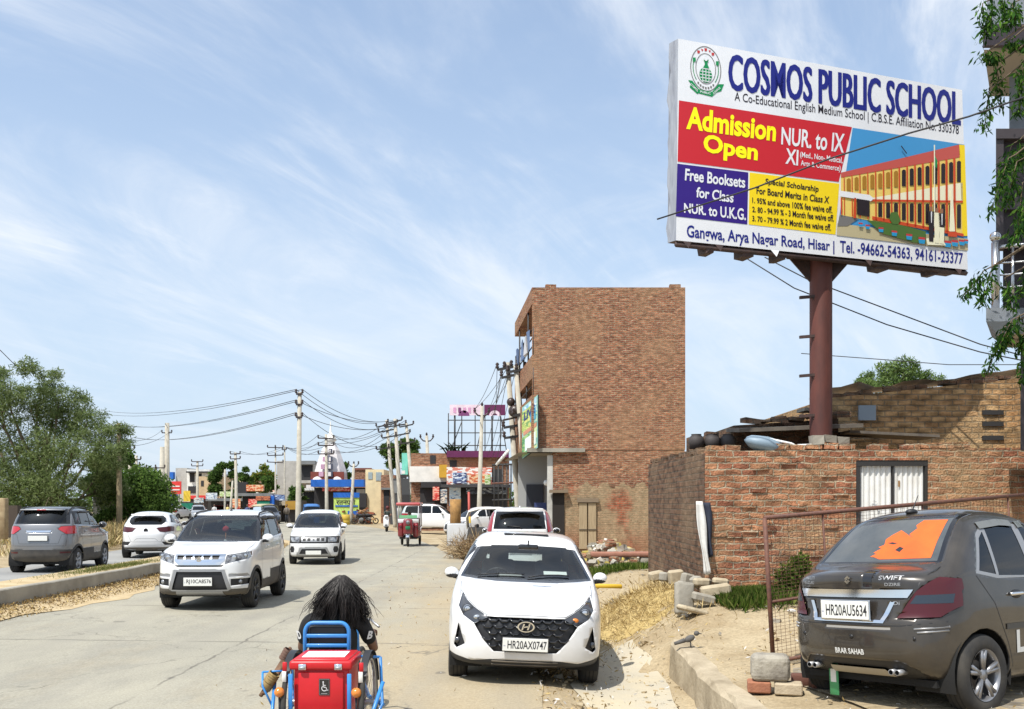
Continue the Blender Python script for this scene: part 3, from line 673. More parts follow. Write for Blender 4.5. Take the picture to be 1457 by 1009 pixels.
# mesh panel frame leaning by the saloon, its concrete block, bricks
IRON = M('rusty_iron', (.1, .045, .035), .7, col2=(.17, .07, .04), scale=20, bump=.2)
ft = tag(empty('mesh_panel', (2.85, 10.5, .28)), 'rust red framed wire mesh panel standing behind the dark saloon', 'fence panel')
a0, a1 = P(1088, 737, 10.5), P(1490, 701, 13.2); b0 = P(1101, 955, 10.5); b1 = b0+(a1-a0)
fm = MB(); fm.tube([a0, a1], .026, 6, IRON); fm.tube([a0, b0], .026, 6, IRON); fm.tube([a0+(b0-a0)*.55, a1+(b1-a1)*.55], .016, 6, IRON); fm.tube([b0+Vector((0, 0, .1)), b1+Vector((0, 0, .1))], .022, 6, IRON)
for t in (.17, .5, .83): fm.tube([a0+(a1-a0)*t, b0+(b1-b0)*t], .014, 6, IRON)
under(fm.build('frame'), ft)
wm = MB(); n = 78
for i in range(1, n): q = a0+(a1-a0)*(i/n); q2 = b0+(b1-b0)*(i/n); wm.tube([q, q2+Vector((0, 0, .1))], .0022, 3, IRON, False)
n = 42
for i in range(1, n): q = a0+(b0-a0)*(i/n)*.94; q2 = a1+(b1-a1)*(i/n)*.94; wm.tube([q, q2], .0022, 3, IRON, False)
under(wm.build('wire_mesh'), ft)
zb = zg(2.55, 9.45)
q = MB(); q.bbox((0, 0, .06), (.22, .2, .11), .012, 1, mat=M('red_brick', (.36, .15, .08), .9, col2=(.25, .1, .06), scale=8, bump=.4), smooth=False); o = q.build('brick'); o.location = (2.42, 9.3, zb); o.rotation_euler.z = -.2; tag(o, 'red brick under the left end of the grey block', 'brick')
q = MB(); q.bbox((0, 0, .06), (.26, .2, .11), .012, 1, mat=M('pale_brick', (.48, .4, .28), .9, col2=(.36, .29, .2), scale=8, bump=.4), smooth=False); o = q.build('brick'); o.location = (2.68, 9.2, zb); o.rotation_euler.z = -.25; tag(o, 'pale brick under the right end of the grey block', 'brick')
q = MB(); q.bbox((0, 0, .13), (.37, .26, .26), .06, 3, mat=M('block_concrete', (.36, .33, .27), .95, col2=(.15, .13, .11), scale=4, lo=.4, hi=.7, bump=.7, bscale=22), smooth=False); o = q.build('concrete_block'); o.location = (2.53, 9.3, zb+.115); o.rotation_euler.z = -.2; tag(o, 'worn grey concrete block resting on two bricks', 'concrete block')
for i, (x, y) in enumerate(((2.92, 9.5), (3.06, 9.35))):
    q = MB(); q.bbox((0, 0, .06), (.24, .13, .12), .012, 1, mat=M('dark_brick', (.12, .05, .035), .9)); o = q.build('brick'); o.location = (x, y, zg(x, y)); o.rotation_euler.z = .3*i-.2; tag(o, 'dark red brick wedged behind the saloon tyre', 'brick', 'bricks behind the saloon tyre')
# grey bird on the kerb
bt = MB(); g1 = M('bird_grey', (.1, .095, .09), .8); c = Vector((2.2, 11.75, zg(2.3, 11.75)+.02))
bt.ell(c+Vector((0, 0, .11)), (.07, .042, .042), 12, 8, g1, Matrix.Rotation(-.45, 3, 'Y')); bt.ell(c+Vector((.085, 0, .175)), (.035, .032, .032), 10, 6, g1)
bt.tube([c+Vector((.11, 0, .175)), c+Vector((.155, 0, .168))], [.012, .002], 6, g1); bt.tube([c+Vector((-.06, 0, .09)), c+Vector((-.19, 0, .045))], [.03, .02], 6, g1)
for s_ in (-1, 1): bt.tube([c+Vector((.01, .02*s_, .075)), c+Vector((.015, .022*s_, 0))], .005, 5, g1)
tag(bt.build('bird'), 'small grey bird perched on the old kerb', 'bird')

pts = []
for _ in range(3200):
    y = r0.uniform(8, 22); x = r0.choice((r0.gauss(.6, .35), r0.uniform(.3, 2.0), r0.uniform(2.3, 6)))
    if .2 < x < 6.2 and y < 14.6 or .2 < x < 2.6: pts.append((x, y, zg(x, y)+.015))
for _ in range(500): y = r0.uniform(8, 30); x = r0.uniform(-3.5, .2); pts.append((x, y, zroad(x)+.012))
o = leaf_mesh('debris', pts, .055, LITTER+[M('litter_white', (.55, .53, .5), .8)], asp=.3, seed=33, dirs=np.tile((0, 0, .0), (len(pts), 1))); tag(o, 'scattered chips, dry leaves and paper bits over the verge', 'debris', kind='stuff')
# ================================================================== billboard
BT = tag(empty('billboard', (6.3, 17.35, 0)), 'huge school advertising billboard on a rust red steel pole', 'billboard')
YLb, YRb = 16.0, 17.95
TL, TR, BR, BL = P(965, 55, YLb), P(1369, 128, YRb), P(1377, 384, YRb), P(962, 342, YLb)
bo = (TL+TR+BR+BL)/4; bn = (TR-TL+BR-BL).cross(TL-BL+TR-BR).normalized()
if bn.y > 0: bn = -bn
eye = Vector((0, 0, H))
def B(px, py, lift=0.0):
    d = P(px, py, 10)-eye; t = (bo-eye).dot(bn)/d.dot(bn); return eye+d*t+bn*lift
def flat(name, col, rough=.5): return M('ink_'+name, lin(col), rough, spec=.3)
INK = dict(white=M('flex_white', (.84, .845, .86), .45, col2=(.76, .77, .79), scale=1.2), red=flat('red', (200, 40, 50)), blue=flat('blue', (32, 40, 128)), purple=flat('purple', (52, 30, 125)), yellow=flat('yellow', (246, 214, 30)), ylet=flat('ylet', (255, 246, 20)), black=flat('black', (35, 28, 40)), green=flat('green', (20, 140, 80)), sky=flat('sky', (70, 150, 205)), brick=flat('roofred', (196, 88, 78)), cream=flat('cream', (236, 206, 110)), pale=flat('pale', (240, 236, 205)), orange=flat('orange', (205, 75, 35)), dark=flat('dark', (40, 32, 36)), lawn=flat('lawn', (78, 110, 48)), sand=flat('sand', (190, 178, 140)), ochre=flat('ochre', (168, 120, 40)), grey=flat('grey', (120, 118, 115)), pot=flat('pot', (40, 150, 200)), potr=flat('potr', (190, 60, 60)), skin=flat('skin', (150, 105, 80)))
mb = MB()
def poly(pts, ink, lift): mb.add([B(x, y, lift) for x, y in pts], [tuple(range(len(pts)))], INK[ink])
def lettering(s, q, ink, lift, bold=0.0, outline=None):
    """q: text box corners TL, TR, BR, BL in photo pixels on the board"""
    v, f = text2d(s, bold, 1.0, 1.0); a = [B(x, y, lift) for x, y in q]
    mb.add([(a[3]*(1-u)+a[2]*u)*(1-t)+(a[0]*(1-u)+a[1]*u)*t for u, t in v], f, INK[ink])
# flex sheet wrapped round a steel box
back = -bn*.55
TL, TR, BR, BL = B(965, 55), B(1369, 128), B(1377, 384), B(962, 342)
fl = MB()
fr4 = [TL, TR, BR, BL]; mid = 12
vs = []; fs = []
for j in range(9):
    for i in range(mid+1):
        u, t = i/mid, j/8; p_ = (BL*(1-u)+BR*u)*(1-t)+(TL*(1-u)+TR*u)*t; vs.append(p_)
for j in range(8):
    for i in range(mid): a = j*(mid+1)+i; fs.append((a, a+1, a+mid+2, a+mid+1))
fl.add(vs, fs, INK['white'], True)
GREYF = M('flex_back', (.42, .44, .48), .6, col2=(.25, .26, .3), scale=4, stretch=(1, 1, .4), bump=.5, bscale=6)
L0, L1 = P(952, 62, 16.75), P(950, 346, 16.75); R0, R1 = TR+back, BR+back
n = 14; vs = []; fs = []
for i in range(n+1):
    t = i/n; w_ = .025*math.sin(i*2.1)+.015*math.sin(i*5); vs += [TL*(1-t)+BL*t, (TL*.5+L0*.5)*(1-t)+(BL*.5+L1*.5)*t+Vector((w_, 0, 0)), L0*(1-t)+L1*t+Vector((-w_, 0, 0))]
for i in range(n): fs += [(3*i, 3*i+1, 3*i+4, 3*i+3), (3*i+1, 3*i+2, 3*i+5, 3*i+4)]
fl.add(vs, fs, GREYF, True)
fl.add([TL, TR, R0, L0], [(0, 1, 2, 3)], GREYF); fl.add([TR, BR, R1, R0], [(0, 1, 2, 3)], GREYF); fl.add([L0, R0, R1, L1], [(0, 1, 2, 3)], GREYF)
STEEL = M('dark_steel', (.045, .03, .028), .7, col2=(.09, .05, .04), scale=10)
fl.add([BL, BR, R1, L1], [(0, 1, 2, 3)], STEEL)
under(fl.build('sign_box', normals=False), BT)
k1, k2, k3 = .004, .008, .012
poly([(966, 143), (1212, 181), (1193, 259), (964, 230)], 'red', k1)
poly([(963.5, 233), (1064.5, 245.5), (1063, 319.5), (961.5, 308)], 'purple', k1)
poly([(1066.5, 245.5), (1194, 261.5), (1188.5, 334), (1065, 319.5)], 'yellow', k1)
for dx, lf in ((0, 0), (1.0, .0008), (2.0, .0016)): lettering('COSMOS PUBLIC SCHOOL', [(1036+dx, 76+dx*.16), (1365+dx, 131+dx*.16), (1365+dx, 179+dx*.14), (1036+dx, 128+dx*.14)], 'blue', k1+lf, .008)
lettering('A Co-Educational English Medium School | C.B.S.E. Affiliation No. 330378', [(1045, 131), (1364, 179), (1364, 195), (1045, 147)], 'black', k1, .004)
lettering('Admission', [(977, 151), (1105, 172), (1103, 202), (976, 184)], 'ylet', k2, .035)
lettering('Open', [(1001, 190), (1079, 205), (1077, 236), (1000, 224)], 'ylet', k2, .035)
lettering('NUR. to IX', [(1112, 181), (1202, 191), (1200, 218), (1111, 206)], 'white', k2, .02)
lettering('XI', [(1118, 211), (1136, 214), (1135, 236), (1117, 233)], 'white', k2, .02)
lettering('(Med., Non- Medical,', [(1138, 216), (1199, 224), (1198, 235), (1138, 226)], 'white', k2, .012)
lettering('Arts & Commerce)', [(1139, 228), (1196, 236), (1195, 246), (1139, 238)], 'white', k2, .012)
lettering('Free Booksets', [(975, 240), (1060, 252), (1060, 268), (974, 257)], 'white', k2, .025)
lettering('for Class', [(991, 266), (1044, 274), (1043, 289), (990, 281)], 'white', k2, .025)
lettering('NUR. to U.K.G.', [(973, 289), (1061, 297), (1061, 314), (973, 303)], 'white', k2, .025)
for s_, q in (('Special Scholarship', [(1089, 254), (1165, 265), (1164, 276), (1088, 264)]), ('For Board Merits in Class X', [(1076, 266), (1180, 280), (1179, 290), (1076, 276)]), ('1. 95% and above 100% fee waive off.', [(1070, 281), (1184, 294), (1184, 304), (1070, 289)]), ('2. 80 - 94.99 % - 3 Month fee waive off.', [(1070, 294), (1186, 306), (1186, 316), (1070, 302)]), ('3. 70 - 79.99 % 2 Month fee waive off.', [(1070, 307), (1182, 319), (1182, 329), (1070, 315)])):
    lettering(s_, q, 'black', k2, .022)
lettering('Gangwa, Arya Nagar Road, Hisar |', [(977, 320), (1187, 343), (1187, 362), (977, 343)], 'blue', k1, .02)
lettering('Tel. -94662-54363, 94161-23377', [(1195, 342), (1370, 360), (1370, 379), (1195, 362)], 'blue', k1, .018)
# emblem: double ring, globe, torch flame, side wreaths and a folded ribbon
def E(a, rx, ry, cx=1004, cy=98): return (cx+rx*math.cos(a), cy+ry*math.sin(a)+.16*rx*math.cos(a))
def ring(rx, ry, wd, ink, lift, a0=0, a1=2*math.pi, n=48):
    for i in range(n):
        t0, t1 = a0+(a1-a0)*i/n, a0+(a1-a0)*(i+1)/n
        poly([E(t0, rx, ry), E(t1, rx, ry), E(t1, rx-wd, ry-wd), E(t0, rx-wd, ry-wd)], ink, lift)
ring(22, 32, 1.1, 'grey', k1); ring(14.5, 22, .9, 'grey', k1); ring(18.5, 26, 1.0, 'green', k1, -.35, .75, 16); ring(18.5, 26, 1.0, 'green', k1, math.pi-.75, math.pi+.35, 16)
for a in (-.42, math.pi+.42): x, y = E(a, 18, 25); poly([(x-2, y-3), (x+2, y-3), (x+2, y+3), (x-2, y+3)], 'green', k2)
gl = [E(2*math.pi*i/24, 9, 11, 1004, 107) for i in range(24)]; poly(gl, 'green', k1)
for i in range(-2, 3): 
    y = 107+i*4.4; hw = 8.6*math.sqrt(max(0, 1-(i*4.4/11)**2)); poly([(1004-hw, y-.5-.16*hw), (1004+hw, y-.5+.16*hw), (1004+hw, y+.5+.16*hw), (1004-hw, y+.5-.16*hw)], 'white', k2)
for i in (-1, 0, 1): poly([(1003.6+i*4.4, 97), (1004.5+i*4.4, 97), (1004.5+i*4.4, 117), (1003.6+i*4.4, 117)], 'white', k2)
poly([(1000, 97), (1009, 98), (1006, 91), (1008, 86), (1004, 80), (1001, 86), (1003, 91)], 'green', k2)
poly([E(2*math.pi*i/14, 2.6, 3.2, 1004, 84) for i in range(14)], 'white', k3)
for i in range(5): a = -math.pi/2+(i-2)*.3; x, y = E(a, 18, 27); poly([(x-2, y-2.4), (x+2, y-1.8), (x+1.6, y+2), (x-1.6, y+2)] if i % 2 == 0 else [(x-1.5, y-1.6), (x+2, y-.8), (x+.4, y+2.2)], 'potr', k1)
for i in range(7): a = math.pi/2+(i-3)*.22; x, y = E(a, 17.5, 27.5); poly([(x-1.2, y-1.8), (x+1.4, y-1.2), (x+1, y+1.8), (x-1, y+1)], 'grey', k1)
poly([(979, 114), (985, 115), (994, 127), (1013, 131), (1022, 120), (1030, 120), (1026, 130), (1019, 132), (1013, 138), (994, 133), (992, 134), (981, 124), (983, 120)], 'green', k1)
for s_, q in (('COSMOS', [(983, 118), (993, 128), (992, 131), (982, 121)]), ('PUBLIC', [(996, 129), (1011, 132), (1011, 135), (996, 132)]), ('SCHOOL', [(1014, 132), (1024, 123), (1025, 126), (1015, 135)])): lettering(s_, q, 'white', k2, .02)
# the picture of the school on the poster
poly([(1213, 182), (1372, 206), (1377, 357), (1190, 335)], 'sky', k1)
poly([(1191, 318), (1376.5, 340), (1377, 357), (1190, 335)], 'sand', k2); poly([(1194, 306), (1222, 311), (1205, 322), (1191, 322)], 'grey', k3)
poly([(1196, 248), (1364, 207), (1368, 225), (1370, 336), (1196, 307)], 'cream', k2)
poly([(1196, 246), (1364, 206), (1366, 224), (1196, 253)], 'brick', k3)
poly([(1364, 206), (1372, 207), (1376, 336), (1369, 336)], 'yellow', k3)
xs_ = [1200+(1368-1200)*(1-(1-i/15)**1.0) for i in range(16)]
def yy(x, a, b): return a+(b-a)*(x-1196)/(1366-1196)
poly([(1196, yy(1196, 276, 0)), (1240, 282), (1369, 260), (1369.5, 287), (1240, 286), (1196, 279)], 'pale', k3)
for i in range(15):
    x0, x1 = xs_[i], xs_[i+1]; m = (x1-x0)
    t0, t1 = yy(x0+m*.3, 255, 228), yy(x0+m*.3, 272, 259)
    poly([(x0+m*.35, t0+2), (x0+m*.6, t0), (x0+m*.85, t0+1.5), (x0+m*.85, t1), (x0+m*.35, t1)], 'dark' if i > 6 else 'ochre', .016)
    if i > 3:
        t0, t1 = yy(x0, 287, 291), yy(x0, 302, 326); poly([(x0+m*.35, t0+2), (x0+m*.6, t0), (x0+m*.85, t0+1.5), (x0+m*.85, t1), (x0+m*.35, t1)], 'dark', .016)
    pw = .6+1.0*i/15
    poly([(x0-pw, yy(x0, 252, 224)), (x0+pw, yy(x0, 252, 224)), (x0+pw+.6, yy(x0, 306, 334)), (x0-pw+.6, yy(x0, 306, 334))], 'orange', .02)
poly([(1236, 284), (1369, 286), (1369, 289), (1236, 287)], 'orange', .02); poly([(1240, 308), (1370, 333), (1370, 337), (1240, 313)], 'orange', .02)
poly([(1194, 272), (1236, 278), (1242, 283), (1238, 287), (1194, 280)], 'white', .024); poly([(1218, 283), (1236, 286), (1236, 309), (1218, 306)], 'dark', .024)
poly([(1214, 282), (1217, 282), (1217, 311), (1213, 311)], 'orange', .024); poly([(1195, 282), (1197, 282), (1197, 306), (1195, 306)], 'orange', .024)
poly([(1232, 314), (1278, 320), (1316, 330), (1316, 346), (1300, 346), (1255, 333)], 'lawn', .024)
poly([(1266, 303), (1275, 302), (1280, 314), (1276, 320), (1268, 319), (1264, 312)], 'lawn', .028)
for x, y, s_ in ((1223, 320, 3), (1233, 323, 3.2), (1252, 327, 3.6), (1271, 332, 4), (1292, 337, 4.4), (1310, 342, 4.8), (1347, 347, 4.8), (1357, 346, 4.6), (1367, 345, 4.2), (1373, 344, 3)):
    poly([(x-s_, y-s_*.2), (x+s_, y), (x+s_*.8, y+s_*1.2), (x-s_*.8, y+s_)], 'pot', .03); poly([(x-s_, y-s_*.9), (x+s_, y-s_*.7), (x+s_, y), (x-s_, y-s_*.2)], 'potr', .03)
poly([(1327, 207), (1328.6, 207), (1328.6, 305), (1327, 305)], 'pale', .032); poly([(1328.6, 222), (1332, 230), (1331, 240), (1328.6, 238)], 'green', .032); poly([(1281, 208), (1289, 219), (1288, 220), (1280, 209)], 'dark', .032)
poly([(1351, 270), (1354, 280), (1357, 330), (1349, 330)], 'pale', .032); poly([(1347, 330), (1360, 331), (1360, 338), (1347, 337)], 'orange', .032)
poly([(1316, 340), (1338, 338), (1344, 350), (1318, 349)], 'pale', .032)
for x, top, up, lo in ((1323, 301, 'dark', 'dark'), (1331, 303, 'pale', 'pale'), (1338, 304, 'dark', 'pale')):
    poly([(x-2, top-6), (x+2, top-6), (x+2, top), (x-2, top)], 'skin', .036); poly([(x-4.5, top), (x+4.5, top+1), (x+4, top+21), (x-4, top+20)], up, .036); poly([(x-3.5, top+20), (x+3.6, top+21), (x+3, top+44), (x-3, top+43)], lo, .036)
    if up == 'dark': poly([(x-.8, top+1), (x+1, top+1), (x+.6, top+17), (x-.4, top+17)], 'white', .04)
under(mb.build('printed_poster', normals=False), BT)
# pole, bracket and steel under the sign
RED = M('pole_red_oxide', (.135, .04, .028), .65, col2=(.075, .025, .02), scale=5, stretch=(1, 1, .25), bump=.15, bscale=8)
pc = Vector((P(1168, 500, 17.35).x, 17.35, 0)); pz = P(1168, 366, 17.35).z
pm = MB(); pm.lathe([(.2, -.2), (.2, pz)], (pc.x, pc.y, 0), seg=28, mat=RED); under(pm.build('pole'), BT)
for (yy_, ) in ((424,), (480,), (535,), (592,)):
    q = MB(); z = P(0, yy_, 17.35).z; q.box((pc.x-.22, pc.y-.1, z), (.4, .06, .05), Matrix.Rotation(-.08, 3, 'Y'), STEEL); q.add([(pc.x-.2, pc.y-.12, z-.02), (pc.x-.02, pc.y-.12, z-.02), (pc.x-.02, pc.y-.12, z-.28)], [(0, 1, 2)], STEEL); under(q.build('step', normals=False), BT)
br = MB(); up0 = pz+.02; br.box((pc.x, pc.y-.1, up0), (1.2, .5, .14), Matrix.Rotation(math.atan2(TR.y-TL.y, TR.x-TL.x), 3, 'Z'), STEEL)
for s_ in (-1, 1): br.add([(pc.x+s_*.18, pc.y-.02, up0-.5), (pc.x+s_*.18, pc.y+.02, up0-.5), (pc.x+s_*.62, pc.y+.02, up0), (pc.x+s_*.62, pc.y-.02, up0), (pc.x+s_*.15, pc.y, up0)], [(0, 1, 2, 3), (0, 3, 4), (1, 2, 4)], STEEL)
for t, s_ in ((.1, .16), (.22, .2), (.33, .14), (.68, .26), (.87, .16)):
    q = BL*(1-t)+BR*t; br.box(q+Vector((0, .2, -.06)), (s_, .3, .16), Matrix.Rotation(.32, 3, 'Z'), STEEL, jit=.02)
q0, q1 = BL+Vector((0, .06, -.05)), BR+Vector((0, .06, -.05)); br.tube([q0, q1], .05, 4, STEEL)
for t in (.02, .12, .3, .62, .95): q = BL*(1-t)+BR*t; br.add([q, q+Vector((.16, .05, 0)), q+Vector((.1, 0, -.12))], [(0, 1, 2)], INK['white'] if t in (.3,) else STEEL)
under(br.build('sign_bracket', normals=False), BT)
# cables past the sign
WIREM = M('cable', (.025, .025, .028), .6)
def wire(pts, r, label, group='overhead cables', sag=0.0, n=14, name='cable'):
    q = [Vector(p) for p in pts]
    if len(q) == 2: q = [q[0].lerp(q[1], i/n)-Vector((0, 0, sag*4*(i/n)*(1-i/n))) for i in range(n+1)]
    o = MB().tube(q, r, 5, WIREM).build(name); tag(o, label, 'cable', group); return o
wire([P(935, 312, 14), P(1075, 267, 13.2), P(1180, 226, 12.6), P(1292, 190, 12), P(1378, 166, 11.6), P(1470, 134, 11.2)], .012, 'thick black cable crossing in front of the billboard', 'cables by the billboard')
wire([P(1053, 362, 19), P(1130, 410, 19), P(1262, 462, 18.5), P(1395, 501, 18), P(1470, 516, 17.5)], .012, 'lower of the two cables slanting from billboard to the house', 'cables by the billboard')
wire([P(1088, 366, 19), P(1150, 398, 19), P(1262, 440, 18.5), P(1395, 490, 18), P(1470, 510, 17.5)], .012, 'upper of the two cables slanting from billboard to the house', 'cables by the billboard')
wire([P(1140, 503, 22), P(1260, 512, 22), P(1350, 519, 22), P(1470, 519, 22)], .01, 'thin cable running level above the outhouse roof', 'cables by the billboard')
# ================================================================== vehicles
def paint(name, col, rough=.28, metal=0.0, dust=None, coat=1.0):
    return M(name, col, rough, metal, col2=dust, scale=3.5, lo=.42, hi=.8, coat=coat)
WHITE = paint('white_paint', (.74, .745, .75), .3)
def dirty(m, z0=.25, z1=.85, f=.55):
    # road dust gathers on the lower panels
    t, n, l, p = nodes_of(m); src = p.inputs['Base Color']; co = n.new('ShaderNodeTexCoord').outputs['Object']; sp = n.new('ShaderNodeSeparateXYZ'); l.new(co, sp.inputs[0])
    r = n.new('ShaderNodeMapRange'); r.inputs['From Min'].default_value = z1; r.inputs['From Max'].default_value = z0; r.inputs['To Max'].default_value = f; l.new(sp.outputs['Z'], r.inputs['Value'])
    nz = n.new('ShaderNodeTexNoise'); nz.inputs['Scale'].default_value = 4; nz.inputs['Detail'].default_value = 8; l.new(co, nz.inputs['Vector'])
    mm = n.new('ShaderNodeMath'); mm.operation = 'MULTIPLY'; l.new(r.outputs[0], mm.inputs[0]); l.new(nz.outputs['Fac'], mm.inputs[1])
    mx = n.new('ShaderNodeMix'); mx.data_type = 'RGBA'; l.new(mm.outputs[0], mx.inputs['Factor']); mx.inputs['B'].default_value = (.33, .27, .19, 1)
    if src.is_linked: l.new(src.links[0].from_socket, mx.inputs['A'])
    else: mx.inputs['A'].default_value = src.default_value
    l.new(mx.outputs['Result'], src)
    ra = n.new('ShaderNodeMath'); ra.operation = 'MULTIPLY_ADD'; l.new(mm.outputs[0], ra.inputs[0]); ra.inputs[1].default_value = 1.2; ra.inputs[2].default_value = p.inputs['Roughness'].default_value; l.new(ra.outputs[0], p.inputs['Roughness'])
dirty(WHITE)
GREY = paint('silver_grey_paint', (.2, .205, .215), .35, .55)
DUSTY = M('dusty_dark_paint', (.034, .029, .024), .3, .3, col2=(.068, .057, .045), scale=2.2, lo=.42, hi=.8, coat=.75)
TRIM = M('black_trim', (.016, .016, .018), .5); GLOSSB = M('gloss_black', (.012, .012, .014), .12, coat=.6)
CLAD = M('cladding', (.03, .03, .031), .7, col2=(.06, .055, .05), scale=5)
SILV = M('satin_silver', (.36, .36, .365), .42, .6); CHROME = M('chrome', (.78, .79, .8), .12, 1.0)
dirty(CLAD, .2, .7, .8); dirty(GREY, .25, .8, .5)
RUB = M('tyre_rubber', (.022, .021, .02), .85, col2=(.07, .062, .05), scale=4, lo=.4, hi=.8)
DARKIN = M('cabin_dark', (.02, .02, .022), .8); SEATM = M('seat_cloth', (.075, .08, .095), .85); SEATL = M('seat_pale', (.3, .29, .27), .85)
REDL = M('red_lamp', (.42, .012, .02), .12, coat=1.0); DREDL = M('dark_red_lamp', (.06, .0025, .006), .28, coat=.2); LAMP = M('lamp_glass', (.42, .43, .44), .08, .35, col2=(.08, .08, .09), scale=9, lo=.4, hi=.62, coat=1.0)
DLAMP = M('dark_lamp', (.05, .053, .06), .08, .2, coat=1.0); AMBER = M('amber_lens', (.65, .2, .02), .2, coat=.8); LENS = M('projector_lens', (.6, .62, .64), .05, .8)
PLATE = M('plate_white', (.72, .72, .68), .45); PINK = M('plate_ink', (.02, .02, .025), .6)
GLASS = glass('tinted_glass', (.6, .7, .72), ior=1.75); GLASSW = glass('clear_windscreen', (.8, .88, .88), ior=1.45); GLASSD = glass('dark_glass', (.1, .13, .14)); GLASSC = glass('clear_glass', (.7, .78, .77))
UNDER = M('underbody', (.01, .01, .01), .9)

def rot2(p): return p
class Car:
    def __init__(s, name, label, cat, sp, paintm, loc, rz, roll=0.0, pitch=0.0, group=None):
        s.sp = sp; s.paint = paintm; s.root = tag(empty(name, loc, rz), label, cat, group); s.root.rotation_euler = (pitch, roll, rz)
        s.L, s.W = sp['L'], sp['W']; s.parts = {}; s.make_body()
    def make_body(s):
        sp = s.sp; s.zm = sp.get('zm', lambda z: z); zm = s.zm
        sp = dict(sp); sp['zt'] = [(y, zm(z)) for y, z in sp['zt']]; sp['sh'] = [(y, zm(z)) for y, z in sp['sh']]; sp['yf'] = [(zm(z), y) for z, y in sp['yf']]; sp['yr'] = [(zm(z), y) for z, y in sp['yr']]; sp['zb'] = [(y, z+(zm(z)-z)*.5) for y, z in sp['zb']]
        ZT, ZB, YF, YR, SH = (Curve(sp[k]) for k in ('zt', 'zb', 'yf', 'yr', 'sh'))
        PL = Curve(sp.get('plan', [(0, .93), (.12, .985), (.3, 1), (.75, 1), (.92, .97), (1, .9)])); k = sp.get('k', .2); n = sp.get('n', 10); cr = sp.get('crown', .05); ztop = max(q[1] for q in sp['zt'])
        nu, nv, nw = sp.get('res', (22, 84, 30)); bulge = sp.get('bulge', .22); rbul = sp.get('rbulge', .16)
        hip = Curve(sp.get('hip', [(0, .93), (.15, .965), (.45, .995), (.75, 1), (1, .97)]))
        s.bm = bm = bmesh.new(); key = {}
        def mp(i, j, q):
            if (i, j, q) in key: return key[(i, j, q)]
            u, v, w = 2*i/nu-1, 2*j/nv-1, 2*q/nw-1
            r = (abs(u)**n+abs(v)**n+abs(w)**n)**(1/n); u, v, w = u/r, v/r, w/r; t = (v+1)/2; y = s.L*t; au = abs(u)
            for _ in range(5):
                zb, zt = ZB(y), ZT(y)-cr*u*u; z = zb+(w+1)/2*(zt-zb); y = YF(z)+bulge*au**3+t*(YR(z)-rbul*au**3-YF(z)-bulge*au**3)
            W = s.W*PL(y/s.L); zs = SH(y)
            if z > zs: W *= 1-k*max(0, (z-zs)/(ztop-zs))**1.12
            W *= hip(min(1, z/zs))
            key[(i, j, q)] = bm.verts.new((u*W, y, z)); return key[(i, j, q)]
        for (A, B_, f) in ((nu, nw, lambda a, b: (a, 0, b)), (nu, nw, lambda a, b: (nu-a, nv, b)), (nv, nw, lambda a, b: (nu, a, b)), (nv, nw, lambda a, b: (0, nv-a, b)), (nu, nv, lambda a, b: (a, b, nw)), (nu, nv, lambda a, b: (nu-a, b, 0))):
            for a in range(A):
                for b in range(B_): bm.faces.new([mp(*f(a, b)), mp(*f(a+1, b)), mp(*f(a+1, b+1)), mp(*f(a, b+1))])
        bmesh.ops.recalc_face_normals(bm, faces=bm.faces)
        s.lay = bm.faces.layers.int.new('part'); s.ids = []
        s.bvh = BVHTree.FromBMesh(bm)
    # view: f front, r rear, s sides (both), t top;   polygons in metres
    def project(s, view, a, b, raw=False):
        far = 9
        if view != 't' and not raw: b = s.zm(b)
        o, d = {'f': ((a, -far, b), (0, 1, 0)), 'r': ((a, s.L+far, b), (0, -1, 0)), 'sl': ((-far, a, b), (1, 0, 0)), 'sr': ((far, a, b), (-1, 0, 0)), 't': ((a, b, far), (0, 0, -1))}[view]
        h = s.bvh.ray_cast(Vector(o), Vector(d))
        if h[0] is None:
            c = Vector({'f': (a, .3, b), 'r': (a, s.L-.3, b), 'sl': (-s.W, a, b), 'sr': (s.W, a, b), 't': (a, b, 1.7)}[view]); h = s.bvh.find_nearest(c)
        return h[0], h[1]
    def cut(s, part, mat, view, poly, mirror=False, inset=.0, keep=True, nlim=.12, dome=0.0, sub=None, raw=False):
        if not raw and view != 't': poly = [(a, s.zm(b)) for a, b in poly]
        if view == 's':
            s.cut(part, mat, 'sl', poly, False, inset, keep, nlim, dome, sub, True); s.cut(part, mat, 'sr', poly, False, inset, keep, nlim, dome, sub, True); return
        if mirror: s.cut(part, mat, view, [(-x, z) for x, z in reversed(poly)], False, inset, keep, nlim, dome, sub, True)
        bm = s.bm; ax = {'f': (0, 2), 'r': (0, 2), 'sl': (1, 2), 'sr': (1, 2), 't': (0, 1)}[view]
        nax, sgn = {'f': (1, -1), 'r': (1, 1), 'sl': (0, -1), 'sr': (0, 1), 't': (2, 1)}[view]
        x0, x1 = min(p[0] for p in poly)-.01, max(p[0] for p in poly)+.01; y0, y1 = min(p[1] for p in poly)-.01, max(p[1] for p in poly)+.01
        half = s.L/2
        def cand(fs):
            o = []
            for f in fs:
                if f[s.lay] != 0 or f.normal[nax]*sgn < nlim: continue
                if view in 'fr' and ((f.verts[0].co.y > half) != (view == 'r')): continue
                if view in ('sl', 'sr') and (f.verts[0].co.x*(1 if view == 'sr' else -1) < .75*s.W): continue
                xs_ = [v.co[ax[0]] for v in f.verts]
                if max(xs_) < x0 or min(xs_) > x1: continue
                ys_ = [v.co[ax[1]] for v in f.verts]
                if max(ys_) < y0 or min(ys_) > y1: continue
                o.append(f)
            return o
        fs = cand(bm.faces); n = len(poly)
